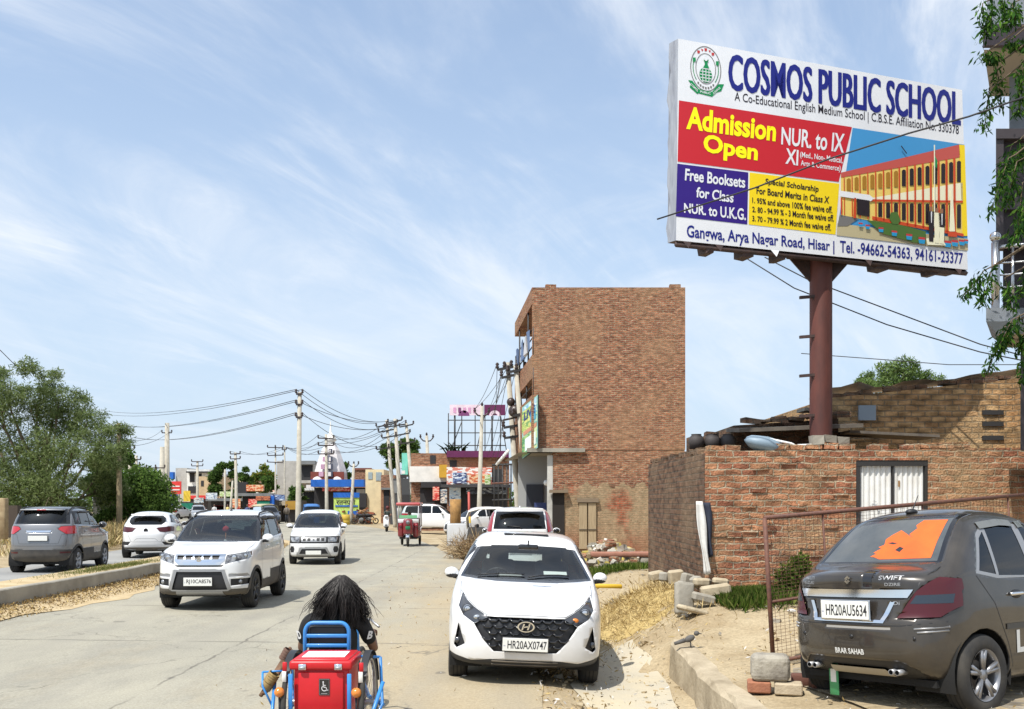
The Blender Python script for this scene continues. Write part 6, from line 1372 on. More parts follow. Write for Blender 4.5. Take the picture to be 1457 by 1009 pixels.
def spoked(parent, c, Rr, wd=.045):
    t = MB(); t.lathe([(Rr-wd, -.016), (Rr-wd*.4, -wd*.5), (Rr-.004, -wd*.28), (Rr, 0), (Rr-.004, wd*.28), (Rr-wd*.4, wd*.5), (Rr-wd, .016)], (0, 0, 0), 'x', 44, RUB); o = t.build('wheel', parent=parent); o.location = c
    r_ = MB(); r_.lathe([(Rr-wd, -.015), (Rr-wd-.012, -.01), (Rr-wd-.012, .01), (Rr-wd, .015)], (0, 0, 0), 'x', 44, SILV); r_.lathe([(.02, -.05), (.025, 0), (.02, .05)], (0, 0, 0), 'x', 12, SILV)
    for k in range(24): a = 2*math.pi*k/24; r_.tube([(.03*(1 if k % 2 else -1), .02*math.cos(a), .02*math.sin(a)), (0, (Rr-wd)*math.cos(a+.2), (Rr-wd)*math.sin(a+.2))], .0016, 4, SILV, False)
    r_.build('rim', parent=o); return o
for x in (-.31, .32): spoked(trk, (x, .32, .41), .41)
spoked(trk, (0, 1.92, .32), .32)
for x in (-.31, .32):
    q = MB(); n = 14; vs = []
    for k in range(n+1):
        a = .25+2.2*k/n; vs += [(x-.03, .32+.435*math.cos(a), .41+.435*math.sin(a)), (x+.03, .32+.435*math.cos(a), .41+.435*math.sin(a))]
    q.add(vs, [(2*k, 2*k+1, 2*k+3, 2*k+2) for k in range(n)], M('black_guard', (.02, .02, .022), .45), True); q.build('mudguard', parent=trk, normals=False)
for x, z in ((-.345, .565), (.275, .56)):
    q = MB(); q.lathe([(.0, -.035), (.025, -.03), (.038, -.012), (.042, 0), (.042, .012), (.02, .03)], (x, -.06, z), 'y', 18, AMBER); o = q.build('indicator_lamp', parent=trk)
    q = MB(); q.bbox((x+.03, -.02, z+.12), (.035, .01, .09), .003, 1, mat=PLATE); q.bbox((x+.035, -.02, z+.2), (.035, .01, .075), .003, 1, mat=REDB); q.build('reflector_strip', parent=trk)
    q = MB(); q.tube([(x, -.05, z-.04), (x, -.03, .3)], .01, 6, TRIM); q.build('lamp_stalk', parent=trk)
# red box with its lid
bx = tag(empty('storage_box', (TX-.02, TY, TZ)), 'red lidded box with wheelchair symbol on the back of the tricycle', 'box')
q = MB(); q.bbox((0, .25, .5), (.45, .48, .5), .025, 3, mat=REDB); q.bbox((0, -.002, .52), (.37, .02, .4), .01, 2, mat=REDB); q.build('box_body', parent=bx)
q = MB(); q.bbox((0, .24, .775), (.51, .54, .075), .022, 3, mat=REDB); q.bbox((0, .24, .815), (.45, .48, .02), .01, 2, mat=REDB); ld = q.build('lid', parent=bx)
q = MB(); q.bbox((.0, .22, .8285), (.35, .3, .004), .001, 1, Matrix.Rotation(.02, 3, 'Z'), M('white_paper', (.74, .74, .72), .7), smooth=False); q.build('paper_sheet', parent=ld)
for x in (-.145, .145): q = MB(); q.bbox((x, -.035, .765), (.062, .014, .05), .004, 1, mat=CHROME); q.bbox((x, -.043, .757), (.05, .01, .022), .004, 1, mat=SILV); q.build('latch', parent=bx)
q = MB(); q.bbox((.03, -.015, .6), (.088, .006, .135), .002, 1, mat=GLOSSB, smooth=False); WT = M('symbol_white', (.7, .7, .7), .6)
q.box((.03, -.0185, .6), (.08, .002, .127), mat=SILV); q.box((.03, -.0195, .6), (.076, .002, .122), mat=GLOSSB)
for pg in ringp(.018, .0235, 22)[11:21]+ringp(.018, .0235, 22)[8:11]: q.prism(pg, (.031, -.021, .59), (1, 0, 0), (0, 0, 1), (0, -1, 0), .001, WT)
q.prism([(.006*math.cos(a*.5), .006*math.sin(a*.5)) for a in range(13)], (.022, -.021, .641), (1, 0, 0), (0, 0, 1), (0, -1, 0), .001, WT)
for pg in ([(.018, .632), (.025, .632), (.028, .6), (.021, .6)], [(.022, .618), (.042, .616), (.042, .611), (.022, .613)], [(.021, .604), (.045, .601), (.045, .595), (.021, .598)], [(.041, .601), (.046, .601), (.057, .574), (.05, .574)], [(.05, .576), (.062, .579), (.062, .574), (.05, .571)]): q.prism(pg, (0, -.021, 0), (1, 0, 0), (0, 0, 1), (0, -1, 0), .001, WT)
q.box((.03, -.0215, .548), (.05, .001, .006), mat=SILV); q.build('wheelchair_sign', parent=bx)
# bundle of sticks strapped on the left
for i in range(4):
    a, b = P(371+i*4, 990-i*3, 7.75), P(413+i*2, 922+i*3, 8.2); q = MB(); m_ = (a+b)/2+Vector((rng.uniform(-.02, .02), 0, rng.uniform(-.02, .02))); q.tube([a, m_, b], [.017, .02, .015], 8, M('stick_wood', (.2, .11, .06), .85, col2=(.1, .055, .03), scale=18, bump=.4))
    tag(q.build('walking_stick'), 'brown wooden stick in the bundle tied beside the red box', 'stick', 'sticks tied to the tricycle')
q = MB()
for k in range(9): a = P(377+k*1.6, 979-k*2.4, 7.77); q.lathe([(.045, -.01), (.052, 0), (.045, .01)], a, 'z', 12, M('rope_jute', (.34, .24, .1), .9, col2=(.2, .13, .05), scale=30), rot=Matrix.Rotation(.6, 3, 'Y') @ Matrix.Rotation(rng.uniform(-.2, .2), 3, 'X'))
tag(q.build('rope_wrap'), 'yellow jute rope wound round the lower end of the stick bundle', 'rope')
q = MB()
for k in range(4): a = P(404+k*2, 937-k*3.5, 8.1); q.lathe([(.04, -.015), (.046, 0), (.04, .015)], a, 'z', 12, M('rag_brown', (.13, .075, .055), .9), rot=Matrix.Rotation(.6, 3, 'Y'))
tag(q.build('rag_wrap'), 'brown rag wound round the upper end of the stick bundle', 'rag')
rd, hd, arm = person('rider with long black hair in a black T-shirt seated on the tricycle', (-1.62, 8.62, .54), 0, TEE, JEAN, lean=.12, spread=.3, hands=(.26, .5, .3), shoulder=.235, sleeve=.8, hair=False, s=1.04, bulk=1.28)
rh = random.Random(5); q = MB(); hc = hd+Vector((.055, -.02, -.03))
q.ell(hc+Vector((0, -.015, .02)), (.1, .115, .125), 18, 12, HAIR); q.ell(hc+Vector((0, -.08, -.1)), (.13, .055, .13), 16, 10, HAIR)
for k in range(2400):
    th = rh.uniform(-2.2, 2.2); up = rh.random()**.6
    el_ = up*1.4; d0 = Vector((math.sin(th)*math.cos(el_), -math.cos(th)*math.cos(el_), math.sin(el_)))
    p0 = hc+Vector((d0.x*.102, d0.y*.118-.015, d0.z*.128+.02)); side = 1 if d0.x > 0 else -1
    stray = rh.random() < .05; ax = abs(d0.x)
    ln = rh.uniform(.2, .33)*(1.4 if ax < .3 else 1); spread_ = side*(.025+.135*ax*rh.uniform(.35, 1.3)+(.11 if stray else 0)); ph = round(th*5)*1.7+rh.gauss(0, .45); am = rh.uniform(.008, .024); pts = []
    for j in range(11):
        t = j/10; drop = ln*t*(.35+.65*t)+.02*t
        pts.append(p0+Vector((spread_*t**1.15+am*t*math.sin(ph+t*11), -.07*math.sin(min(1, t*1.4)*1.57)*(1 if d0.y < .2 else .3)+am*t*math.cos(ph+t*10), -drop+(.03 if stray else 0)*t)))
    q.tube(pts, [.003, .0034, .0034, .0034, .0033, .0032, .003, .0028, .0024, .0018, .0008], 3, HAIRL if rh.random() < .08 else HAIR, False)
hr = q.build('hair', parent=rd, normals=False)
for sg, tx_ in ((-1, 'D'), (1, 'B')):
    sh, el, wr = arm[sg]; c = Vector(sh)*.55+Vector(el)*.45+Vector((sg*.034, -.072, 0)); m = MB(); ux = Vector((.75, .65*sg, 0)).normalized() if sg < 0 else Vector((.75, .65, 0)).normalized(); uz = Vector((sg*.25, 0, .97)); v, fc = text2d(tx_, .04, .05, .075); m.add([c+ux*(a_[0]-.025)+uz*(a_[1]-.037) for a_ in v], fc, WT)
    nn = ux.cross(uz); m2 = MB(); m2.add([Vector(v_)-nn*0 for v_ in m.v], m.f, WT)
    for dd in (.012,): m2.v = [tuple(Vector(v_)+Vector((sg*.004, -.004, 0))) for v_ in m2.v]
    m2.build('sleeve_letter', parent=rd, normals=False)
# drivers seen through the windscreens
person('driver in a pale shirt behind the windscreen of the white SUV', (-6.25, 20.35, .86), math.pi+R(1.8), M('shirt_pale', (.4, .38, .36), .9), JEAN, s=.95, hands=(.2, .45, .28))
person('passenger in a dark shirt in the white SUV', (-5.5, 20.35, .86), math.pi+R(1.8), M('shirt_dark', (.05, .06, .09), .9), JEAN, s=.95, hands=(.12, .3, .02))
person('driver in a dark shirt inside the small crossover', (-7.15, 33.4, .8), math.pi+R(6), M('shirt_dark', (.05, .06, .09), .9), JEAN, s=.92, hands=(.2, .42, .28))
# ================================================================== balcony house at the right edge and its drooping tree
HB = tag(empty('balcony_house', (8.2, 13.5, .5)), 'grey rendered house with steel railed balconies at the right edge', 'building')
GREYR = M('grey_render', (.235, .26, .295), .7, col2=(.15, .165, .18), scale=2.2, lo=.45, hi=.75); SOF = M('soffit', (.4, .36, .3), .9); DPURP = M('dark_panel', (.03, .022, .028), .5, col2=(.045, .033, .04), scale=4); STEELR = M('stainless', (.55, .55, .56), .22, 1.0)
YB = 13.0
def pbox(mb, x0, x1, y0, y1, Y, dep, mat):
    a, b = P(x0, y1, Y), P(x1, y0, Y); k = dep*.57     # the house stands turned, its end wall running away from the road
    vs = [(a.x, Y, a.z), (b.x, Y, a.z), (b.x+k, Y+dep, a.z), (a.x+k, Y+dep, a.z)]; vs += [(q[0], q[1], b.z) for q in vs]; mb.add(vs, [(3, 2, 1, 0), (4, 5, 6, 7), (0, 1, 5, 4), (1, 2, 6, 5), (2, 3, 7, 6), (3, 0, 4, 7)], mat)
m = MB(); pbox(m, 1436, 1640, 98, 200, YB+.9, 1.6, GREYR); pbox(m, 1466, 1640, 190, 700, YB+.62, 2, GREYR); pbox(m, 1466, 1640, -300, 100, YB+.62, 2, GREYR); under(m.build('wall'), HB)
m = MB(); a, b = P(1398, 60, YB), P(1640, 60, YB)
def slab(x0, x1, yt, yb, Y, dep, mat, mat2, chamfer=.12):
    a, b = P(x0, yb, Y), P(x1, yt, Y); w_ = chamfer; k = dep*.57
    vs = [(a.x, Y, b.z), (b.x, Y, b.z), (b.x+k, Y+dep, b.z), (a.x+k, Y+dep, b.z), (a.x, Y, a.z+w_), (b.x, Y, a.z+w_), (a.x+w_*1.2, Y+w_*.4, a.z), (b.x, Y+w_*.4, a.z), (b.x+k, Y+dep, a.z), (a.x+w_*1.2+k, Y+dep, a.z), (a.x+k, Y+dep, a.z+w_)]
    m = MB(); m.add(vs, [(0, 1, 2, 3), (0, 4, 5, 1), (4, 6, 7, 5), (0, 3, 10, 4), (4, 10, 9, 6)], mat); m.add(vs, [(6, 9, 8, 7)], mat2); return m
under(slab(1404, 1640, -60, 40, YB, 1.6, GREYR, SOF, .02).build('balcony_slab', normals=False), HB)
m = MB(); a, b = P(1399, 68, YB), P(1640, 38, YB); m.box(((a.x+b.x)/2, YB-.03, (a.z+b.z)/2), (b.x-a.x, .08, b.z-a.z), mat=DPURP); under(m.build('balcony_fascia'), HB)
m = MB(); a, b = P(1405, 70, YB), P(1640, 70, YB); m.add([(a.x, YB+.1, a.z+.04), (b.x, YB+.1, a.z+.04), (b.x+.85, YB+1.6, a.z+.04), (a.x+.85, YB+1.6, a.z+.04)], [(0, 1, 2, 3)], SOF); under(m.build('soffit_panel'), HB)
m = MB(); pbox(m, 1421, 1640, 184, 352, YB+.25, .1, DPURP); pbox(m, 1417, 1640, 183, 197, YB+.12, .3, M('dark_frame', (.055, .045, .05), .5)); pbox(m, 1417, 1428, 190, 352, YB+.15, .2, M('dark_frame')); pbox(m, 1427, 1640, 288, 298, YB+.15, .2, M('dark_frame')); pbox(m, 1427, 1640, 352, 440, YB+.5, .1, DPURP); under(m.build('window_panel'), HB)
under(slab(1403, 1640, 438, 474, YB-.15, 1.2, GREYR, SOF, .16).build('balcony_ledge', normals=False), HB)
m = MB(); a, b = P(1416.5, 440, YB-.02), P(1416.5, 345, YB-.02); m.tube([a, b], .052, 18, STEELR); m.ell(P(1416.5, 337, YB-.02), (.075, .075, .075), 18, 12, STEELR)
for yy_ in (352, 375, 392, 410): m.tube([P(1416, yy_, YB), P(1640, yy_-(20 if yy_ == 352 else 16), YB)], .028 if yy_ == 352 else .013, 10, STEELR)
for xx_ in (1441, 1500, 1560): m.tube([P(xx_, 352, YB), P(xx_, 440, YB)], .02, 8, STEELR)
under(m.build('balcony_railing'), HB)
m = MB(); pbox(m, 1452, 1466, 474, 640, YB+.2, .2, M('dark_frame')); under(m.build('column'), HB)
# tree whose drooping sprays hang into the view
DT = tag(empty('drooping_tree', (7.55, 11.6, .4)), 'tree with drooping glossy leaves hanging in front of the balconies', 'tree')
t = MB(); t.tube([(0, 0, -.2), (.05, .1, 2.5), (-.02, .15, 5), (.05, .2, 8.6)], [.14, .12, .09, .04], 12, M('bark')); 
sprays = []; rt = random.Random(11)
targets = [(1398, 5, 1400, 55), (1412, 0, 1410, 45), (1425, -5, 1432, 40), (1440, 5, 1445, 30), (1395, 78, 1420, 85), (1418, 90, 1425, 150), (1408, 125, 1400, 188), (1430, 60, 1455, 65), (1450, 120, 1452, 160), (1440, 205, 1420, 270), (1435, 225, 1410, 300), (1447, 230, 1432, 290), (1455, 260, 1448, 330), (1460, 200, 1445, 240), (1456, 300, 1440, 345), (1400, 385, 1372, 420), (1412, 380, 1398, 432), (1430, 395, 1440, 440), (1440, 455, 1418, 500), (1430, 465, 1405, 530), (1450, 450, 1425, 490), (1457, 470, 1455, 500), (1462, 500, 1457, 545), (1465, 60, 1452, 120), (1468, 380, 1450, 420)]
pts = []; dirs = []
for x0, y0, x1, y1 in targets:
    Y = 12.3+rt.uniform(-.35, .35); a, b = P(x0, y0, Y), P(x1, y1, Y); o_ = Vector((7.55, 11.6, .4)); base = Vector((0, .15, a.z-o_.z+rt.uniform(.1, .6)))
    c0 = a-o_; t.tube([base, (base+c0)/2+Vector((0, 0, .22)), c0+Vector((.1, 0, .05)), c0, b-o_], [.02, .014, .01, .007, .004], 6, M('bark'))
    ax = (b-a); 
    for k in range(130):
        s_ = rt.random(); s_ = s_**.8; c = c0+(b-a)*s_+Vector((rt.gauss(0, .035), rt.gauss(0, .06), rt.gauss(0, .03))); pts.append(c); sgn = rt.choice((-1, 1)); dirs.append((sgn*rt.uniform(.2, .8), rt.uniform(-.6, .6), -1.0))
for k in range(9000):      # the rest of the crown, mostly out to the right
    a = rt.uniform(0, 6.28); r_ = abs(rt.gauss(0, .55)); pts.append(Vector((.75+r_*math.cos(a), r_*math.sin(a), rt.uniform(1.5, 9)))); dirs.append((math.cos(a)*.5, math.sin(a)*.5, -1))
t.build('trunk', parent=DT)
leaf_mesh('crown', pts, .092, [leafmat('glossy_leaf', (.05, .13, .025), (.03, .08, .018)), leafmat('glossy_deep', (.025, .065, .018)), leafmat('glossy_light', (.11, .22, .035))], DT, asp=.3, seed=8, dirs=np.array(dirs))
# ================================================================== tall brick building in the middle
TBR = brick('gable_brick', (.42, .185, .1), (.26, .098, .06), (.4, .31, .21), bw=.23, rh=.08, ms=.013, patch=(.42, .26, .15), pscale=.6, plo=.45, phi=.75, bump=1.0, warp=.03)
PLAS = M('mud_plaster', (.42, .34, .21), .95, col2=(.27, .2, .12), scale=1.4, lo=.38, hi=.62, bump=.9, bscale=6, spec=.1, detail=9)
TB = tag(empty('brick_building', (4, 40, .1)), 'tall three storey bare brick building rising beyond the parked cars', 'building')
YT = 38.0
def PR(name, c1=0, c2=0, c3=0, sc=2.2):
    if name in MATS: return MATS[name]
    m = M(name, lin(c1), .55); t, n, l, p = nodes_of(m); co = n.new('ShaderNodeTexCoord').outputs['Object']; last = None; a = (*lin(c1), 1)
    for i, (cc_, st, lo) in enumerate(((c2, (1.0, 1, 2.6), .54), (c3, (2.6, 1, 7), .57))):
        mp = n.new('ShaderNodeMapping'); mp.inputs['Scale'].default_value = st; mp.inputs['Location'].default_value = (i*3.1, 0, i*7.7); l.new(co, mp.inputs[0]); nz = n.new('ShaderNodeTexVoronoi'); nz.distance = 'CHEBYCHEV'; nz.inputs['Scale'].default_value = sc; l.new(mp.outputs[0], nz.inputs['Vector'])
        sp = n.new('ShaderNodeSeparateColor'); l.new(nz.outputs['Color'], sp.inputs[0]); r = n.new('ShaderNodeMath'); r.operation = 'GREATER_THAN'; r.inputs[1].default_value = lo; l.new(sp.outputs[0], r.inputs[0])
        mx = n.new('ShaderNodeMix'); mx.data_type = 'RGBA'; l.new(r.outputs[0], mx.inputs['Factor']); mx.inputs['B'].default_value = (*lin(cc_), 1)
        if last is None: mx.inputs['A'].default_value = a
        else: l.new(last, mx.inputs['A'])
        last = mx.outputs['Result']
    l.new(last, p.inputs['Base Color']); return m
def X_(px, Y=YT): return (px-CX)/F*Y
def Z_(py, Y=YT): return H-(py-HY)/F*Y
zt0, zl = Z_(409), Z_(640)
xa, xb = X_(757), X_(975)
fa = Vector((xa, YT, 0)); fb = Vector((X_(732.5, 45.5), 45.5, 0))
m = MB()
def wallpoly(m, pts, z0, z1, mat):   # vertical walls over a plan outline, with lid
    n = len(pts); vs = [(p[0], p[1], z0) for p in pts]+[(p[0], p[1], z1) for p in pts]
    m.add(vs, [(i, (i+1) % n, n+(i+1) % n, n+i) for i in range(n)]+[tuple(range(n, 2*n)), tuple(range(n-1, -1, -1))], mat)
zs1, zs2 = Z_(505), Z_(432); zf1, zf2 = Z_(562), Z_(545)
outline = [fa, (xb, YT), (xb, 46), fb]
def inner(d): u = (fb-fa).normalized(); nn = Vector((u.y, -u.x, 0)); return fa+nn*d+u*.25, fb+nn*d-u*.1
i0, i1 = inner(1.3)
recess = [Vector((xa+1.35, YT+.3, 0)), Vector((xb, YT+.3, 0)), Vector((xb, 46, 0)), i1+Vector((.1, 0, 0)), i0]
gable = [fa, Vector((xb, YT, 0)), Vector((xb, YT+.3, 0)), fa+Vector((.02, .3, 0))]
for z0, z1 in ((zl, zf1+.0), (Z_(538), zs1), (zs2, zt0)): wallpoly(m, [Vector((q[0], q[1], 0)) for q in outline], z0, z1, TBR)
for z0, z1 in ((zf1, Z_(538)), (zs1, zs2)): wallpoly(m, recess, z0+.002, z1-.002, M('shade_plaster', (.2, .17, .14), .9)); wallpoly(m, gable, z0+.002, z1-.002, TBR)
xl = X_(787); wallpoly(m, [(xl, YT+.02), (xb-.02, YT+.02), (xb-.02, 45.9), (xl, 45.9)], -.2, zl-.002, TBR)
brick_course(m, (xa, YT+.15, zt0), (xb, YT+.15, zt0), .3, TBR, .5, .5, .14)
under(m.build('wall'), TB)
m = MB(); m.box(((X_(750)+X_(832))/2, YT+.25, zl-.02), (X_(832)-X_(750), .9, .16), mat=CONC); m.add([fa+Vector((-.5, 0, zl-.1)), fb+Vector((-.5, 0, zl-.1)), fb+Vector((1, 0, zl-.1)), fa+Vector((1, 0, zl-.1))], [(0, 1, 2, 3)], CONC); under(m.build('floor_slab', normals=False), TB)
m = MB()
for z0, z1, n in ((zs1, zs2, 4), (zf1, Z_(538), 3)):
    for i in range(n+1):
        q = fa.lerp(fb, i/n)+Vector((.05, .03, 0)); m.tube([q+Vector((0, 0, z0)), q+Vector((0, 0, z1 if i in (1, 3) else z0+1.1))], .035, 6, BLACKM)
    for zz in (.4, .75, 1.1): m.tube([fa+Vector((.05, .1, z0+zz)), fb+Vector((.05, 0, z0+zz))], .025, 6, BLACKM)
under(m.build('balcony_railing'), TB)
for z0, z1 in ((zs1+.1, zs2-.25), (zf1+.2, Z_(540))):
    for t in (.25, .62): 
        u = (i1-i0); a = i0+u*(t-.1)+Vector((-.04, 0, 0)); b = i0+u*(t+.12)+Vector((-.04, 0, 0)); m = MB(); m.add([a+Vector((0, 0, z0)), b+Vector((0, 0, z0)), b+Vector((0, 0, z1)), a+Vector((0, 0, z1))], [(0, 1, 2, 3)], M('window_blue', (.3, .36, .42), .2)); under(m.build('window', normals=False), TB)
for k in range(5):    # laundry on the top balcony
    q = fa.lerp(fb, .15+.16*k)+Vector((-.02, 0, zs1+.75)); m = MB(); m.box(q, (.05, .7, .8), Matrix.Rotation(.09, 3, 'Z'), rng.choice([M('laundry_pale', (.5, .5, .52), .9), M('laundry_blue', (.12, .18, .32), .9), M('laundry_grey', (.2, .2, .22), .9)]), jit=.06); tag(m.build('laundry'), 'washing hung over the top balcony rail of the brick building', 'laundry', 'laundry on the top balcony')
# ground floor shop recess
m = MB(); yb_ = 41.5; m.add([(X_(737, 42), yb_, -.1), (xl, yb_, -.1), (xl, yb_, zl-.1), (X_(737, 42), yb_, zl-.1)], [(0, 1, 2, 3)], M('shop_grey', (.33, .34, .34), .8)); under(m.build('shop_wall', normals=False), TB)
m = MB(); m.box((1.0, yb_-.05, 1.5), (.75, .06, 2.9), mat=M('shutter_dark', (.03, .035, .05), .6)); under(m.build('shutter'), TB)
m = MB(); m.box((xl-.12, YT+.2, 2.0), (.22, .3, 4.1), mat=M('pier_white', (.55, .54, .5), .8, col2=(.4, .39, .36), scale=3)); under(m.build('pier'), TB)
m = MB(); m.box((1.18, 39.5, 1.35), (.5, .3, 1.6), mat=M('counter_blue', (.03, .05, .16), .6)); under(m.build('counter'), TB)
lp = MB(); lp.ell((X_(778, 39), 39, Z_(687, 39)), (.13, .13, .13), 14, 9, M('globe_white', (.8, .8, .78), .4)); tag(lp.build('globe_lamp'), 'round white globe lamp in the shop recess of the brick building', 'lamp')
# lower front: mud plaster, timber doors, dark doorway
m = MB(); xm0, xm1 = X_(802, YT), X_(950, YT); nx, nz = 40, 26; vs = []; fs = []
for j in range(nz+1):
    for i in range(nx+1):
        x = xm0+(xm1-xm0)*i/nx; z = -.1+(Z_(690)+.1)*j/nz+(.12*math.sin(i*.9)+.06*math.sin(i*2.3) if j == nz else 0); vs.append((x, YT-.06-.03*math.sin(i*1.7+j)*math.sin(j*1.3), z))
for j in range(nz):
    for i in range(nx): a = j*(nx+1)+i; fs.append((a, a+1, a+nx+2, a+nx+1))
PL2 = brick('plaster_over_brick', (.4, .13, .07), (.32, .1, .055), (.36, .26, .17), bw=.26, rh=.09, ms=.012, patch=(.42, .34, .21), pscale=.9, plo=.3, phi=.44, bump=1.0, red=(.3, .085, .045))
m.add(vs, fs, PL2, True); under(m.build('plaster_front', normals=False), TB)
WOOD = M('old_wood', (.4, .31, .19), .85, col2=(.27, .2, .12), scale=3, stretch=(8, 8, .6), bump=.4, bscale=10)
for x0, x1 in ((824, 835), (837, 848)): m = MB(); a, b = P(x0, 781, YT-.14), P(x1, 716, YT-.14); m.box(((a.x+b.x)/2, YT-.13, (a.z+b.z)/2), (b.x-a.x, .08, b.z-a.z), mat=WOOD); m.box(((a.x+b.x)/2, YT-.18, (a.z+b.z)/2-.15), (b.x-a.x, .03, .05), mat=M('dark_band', (.08, .06, .04), .9)); under(m.build('door_leaf'), TB)
m = MB(); m.box((X_(836), YT-.16, Z_(712)), (.85, .14, .16), mat=M('lintel_wood', (.2, .15, .1), .9)); under(m.build('door_lintel'), TB)
m = MB(); a, b = P(786, 778, YT-.1), P(803, 702, YT-.1); m.box(((a.x+b.x)/2, YT-.06, (a.z+b.z)/2), (b.x-a.x, .1, b.z-a.z), mat=M('doorway_dark', (.018, .014, .012), .9)); m.box(((a.x+b.x)/2, YT-.18, b.z+.08), (b.x-a.x+.25, .3, .12), mat=M('lintel_wood')); under(m.build('doorway'), TB)
# rubble heap and bench at its foot
m = MB()
for _ in range(420):
    px = rng.gauss(868, 34); Y = rng.uniform(26, 33); x = X_(px, Y); hgt = .75*math.exp(-((px-865)/45)**2)*(1 if Y > 27 else .5); z = zg(x, Y)+rng.uniform(0, hgt); s_ = rng.uniform(.05, .2)
    m.box((x, Y, z), (s_*1.6, s_, s_*.8), Matrix.Rotation(rng.uniform(0, 3), 3, 'Z') @ Matrix.Rotation(rng.uniform(-.6, .6), 3, 'X'), rng.choice([PLAS, CONC, M('pale_stone'), M('rubble_white', (.6, .57, .5), .9), TBR, M('rubble_yellow', (.5, .4, .1), .9)]), jit=.02)
o = m.build('rubble'); tag(o, 'heap of broken masonry at the foot of the plastered wall', 'rubble', kind='stuff')
m = MB(); m.bbox((0, 0, .42), (2.1, .4, .14), .02, 1, mat=M('bench_red', (.36, .17, .12), .9, col2=(.26, .12, .08), scale=5)); 
for x in (-.7, .5): m.bbox((x, 0, .17), (.3, .35, .36), .02, 1, mat=CONC)
o = m.build('stone_bench'); o.location = (X_(893, 27), 27, zg(X_(893, 27), 27)); tag(o, 'low stone bench with red top in front of the rubble', 'bench')
# poster hung on the corner
PA, PB, PC, PD = P(743, 580, 39.5), P(765, 562, 37.6), P(765, 637, 37.6), P(743, 653, 39.5); n_ = (PB-PA).cross(PD-PA).normalized(); n_ = n_ if n_.y < 0 else -n_
m = MB(); pb2 = [PA, PB, PC, PD]
for k, mt in ((-.06, BLACKM), (.0, flat('teal', (150, 200, 190)))): m.add([q+n_*k for q in pb2], [(0, 1, 2, 3)], mt)
m.add([PA-n_*.06, PB-n_*.06, PB, PA], [(0, 1, 2, 3)], BLACKM); m.add([PC-n_*.06, PB-n_*.06, PB, PC], [(0, 1, 2, 3)], BLACKM)
def sub(u0, u1, v0, v1, mt, k=.01):
    g_ = lambda u, v: (PA*(1-u)+PB*u)*(1-v)+(PD*(1-u)+PC*u)*v+n_*k
    m.add([g_(u0, v0), g_(u1, v0), g_(u1, v1), g_(u0, v1)], [(0, 1, 2, 3)], mt)
sub(.05, .97, .03, .97, PR('board_print', (150, 195, 185), (110, 165, 150), (200, 215, 160), 1.6), .006); sub(.1, .95, .03, .3, PR('board_sky', (170, 205, 220), (120, 175, 205), (205, 225, 225), 2)); sub(.0, .6, .1, .5, PR('board_lime', (165, 185, 95), (120, 160, 90), (205, 205, 120), 3), .014); sub(.55, .9, .2, .42, flat('aqua', (80, 160, 190)), .018); sub(.1, .95, .5, .58, flat('orange2', (200, 140, 110)), .014); sub(.2, .9, .66, .9, flat('pale3', (220, 235, 225)), .014); sub(0, .5, .6, .98, PR('board_green', (120, 165, 95), (160, 190, 120), (80, 140, 90), 2.5), .012)
v, f = text2d('LIVE', .03, .7, .16); g_ = lambda u, v: (PA*(1-u)+PB*u)*(1-v)+(PD*(1-u)+PC*u)*v+n_*.024
m.add([g_(.15+q[0], .3-q[1]) for q in v], f, flat('navy', (40, 50, 120)))
v, f = text2d('CAFE', .02, .45, .08); m.add([g_(.3+q[0], .82-q[1]) for q in v], f, flat('navy')) if False else None
tag(m.build('advert_board', normals=False), 'teal and green advert board on the street corner of the brick building', 'advert board')

# ================================================================== far street: houses, stalls, signs
def C(name, col=(128, 128, 128), rough=.7): return M(name, lin(col), rough, col2=tuple(v*.72 for v in lin(col)), scale=1.5, lo=.4, hi=.8)
def zgr(x, Y): return zg(x, Y)
def at_base(px, Y): x = X_(px, Y); return Vector((x, Y, zgr(x, Y)))
def house(name, label, px0, px1, ptop, Y, dep, mat, feats=(), cat='building', base=None, group=None, zbase=None):
    """box building facing us; feats: (part, px0, px1, py0, py1, material, out)"""
    r_ = tag(empty(name, (X_((px0+px1)/2, Y), Y, zg(X_((px0+px1)/2, Y), Y) if zbase is None else zbase)), label, cat, group)
    z0 = -.3 if base is None else Z_(base, Y); m = MB(); x0, x1, z1 = X_(px0, Y), X_(px1, Y), Z_(ptop, Y); m.box(((x0+x1)/2, Y+dep/2, (z0+z1)/2), (x1-x0, dep, z1-z0), mat=mat); under(m.build('wall'), r_)
    for k, ft in enumerate(feats):
        nm, a0, a1, b0, b1, mt, out_ = ft; m = MB(); t = .06+abs(out_); xx0, xx1, zz0, zz1 = X_(a0, Y), X_(a1, Y), Z_(b1, Y), Z_(b0, Y)
        m.box(((xx0+xx1)/2, Y-out_+t/2-.03-.002*k, (zz0+zz1)/2), (xx1-xx0, t, zz1-zz0), mat=mt); under(m.build(nm), r_)
    return r_
FB = brick('far_brick', (.33, .14, .08), (.26, .1, .06), (.3, .24, .17), bw=.3, rh=.12, ms=.02, patch=(.38, .2, .11), pscale=.4, bump=.5)
DK = M('shop_dark', (.025, .024, .026), .8); GRC = C('grey_plaster', (176, 172, 165)); WHT = C('white_plaster', (226, 224, 218)); CRM = C('cream_wall', (222, 205, 165)); OCH = C('ochre_board', (205, 160, 50)); ORG = C('orange_board', (215, 115, 50)); REDC = C('red_board', (210, 55, 50)); GRN = C('green_tin', (20, 120, 95)); BLU = C('blue_board', (20, 95, 185)); TEAL = C('teal_cloth', (120, 205, 185)); PUR = C('purple_board', (95, 25, 75)); LGR = C('light_green', (190, 215, 110)); TIN = C('tin_grey', (120, 122, 122))
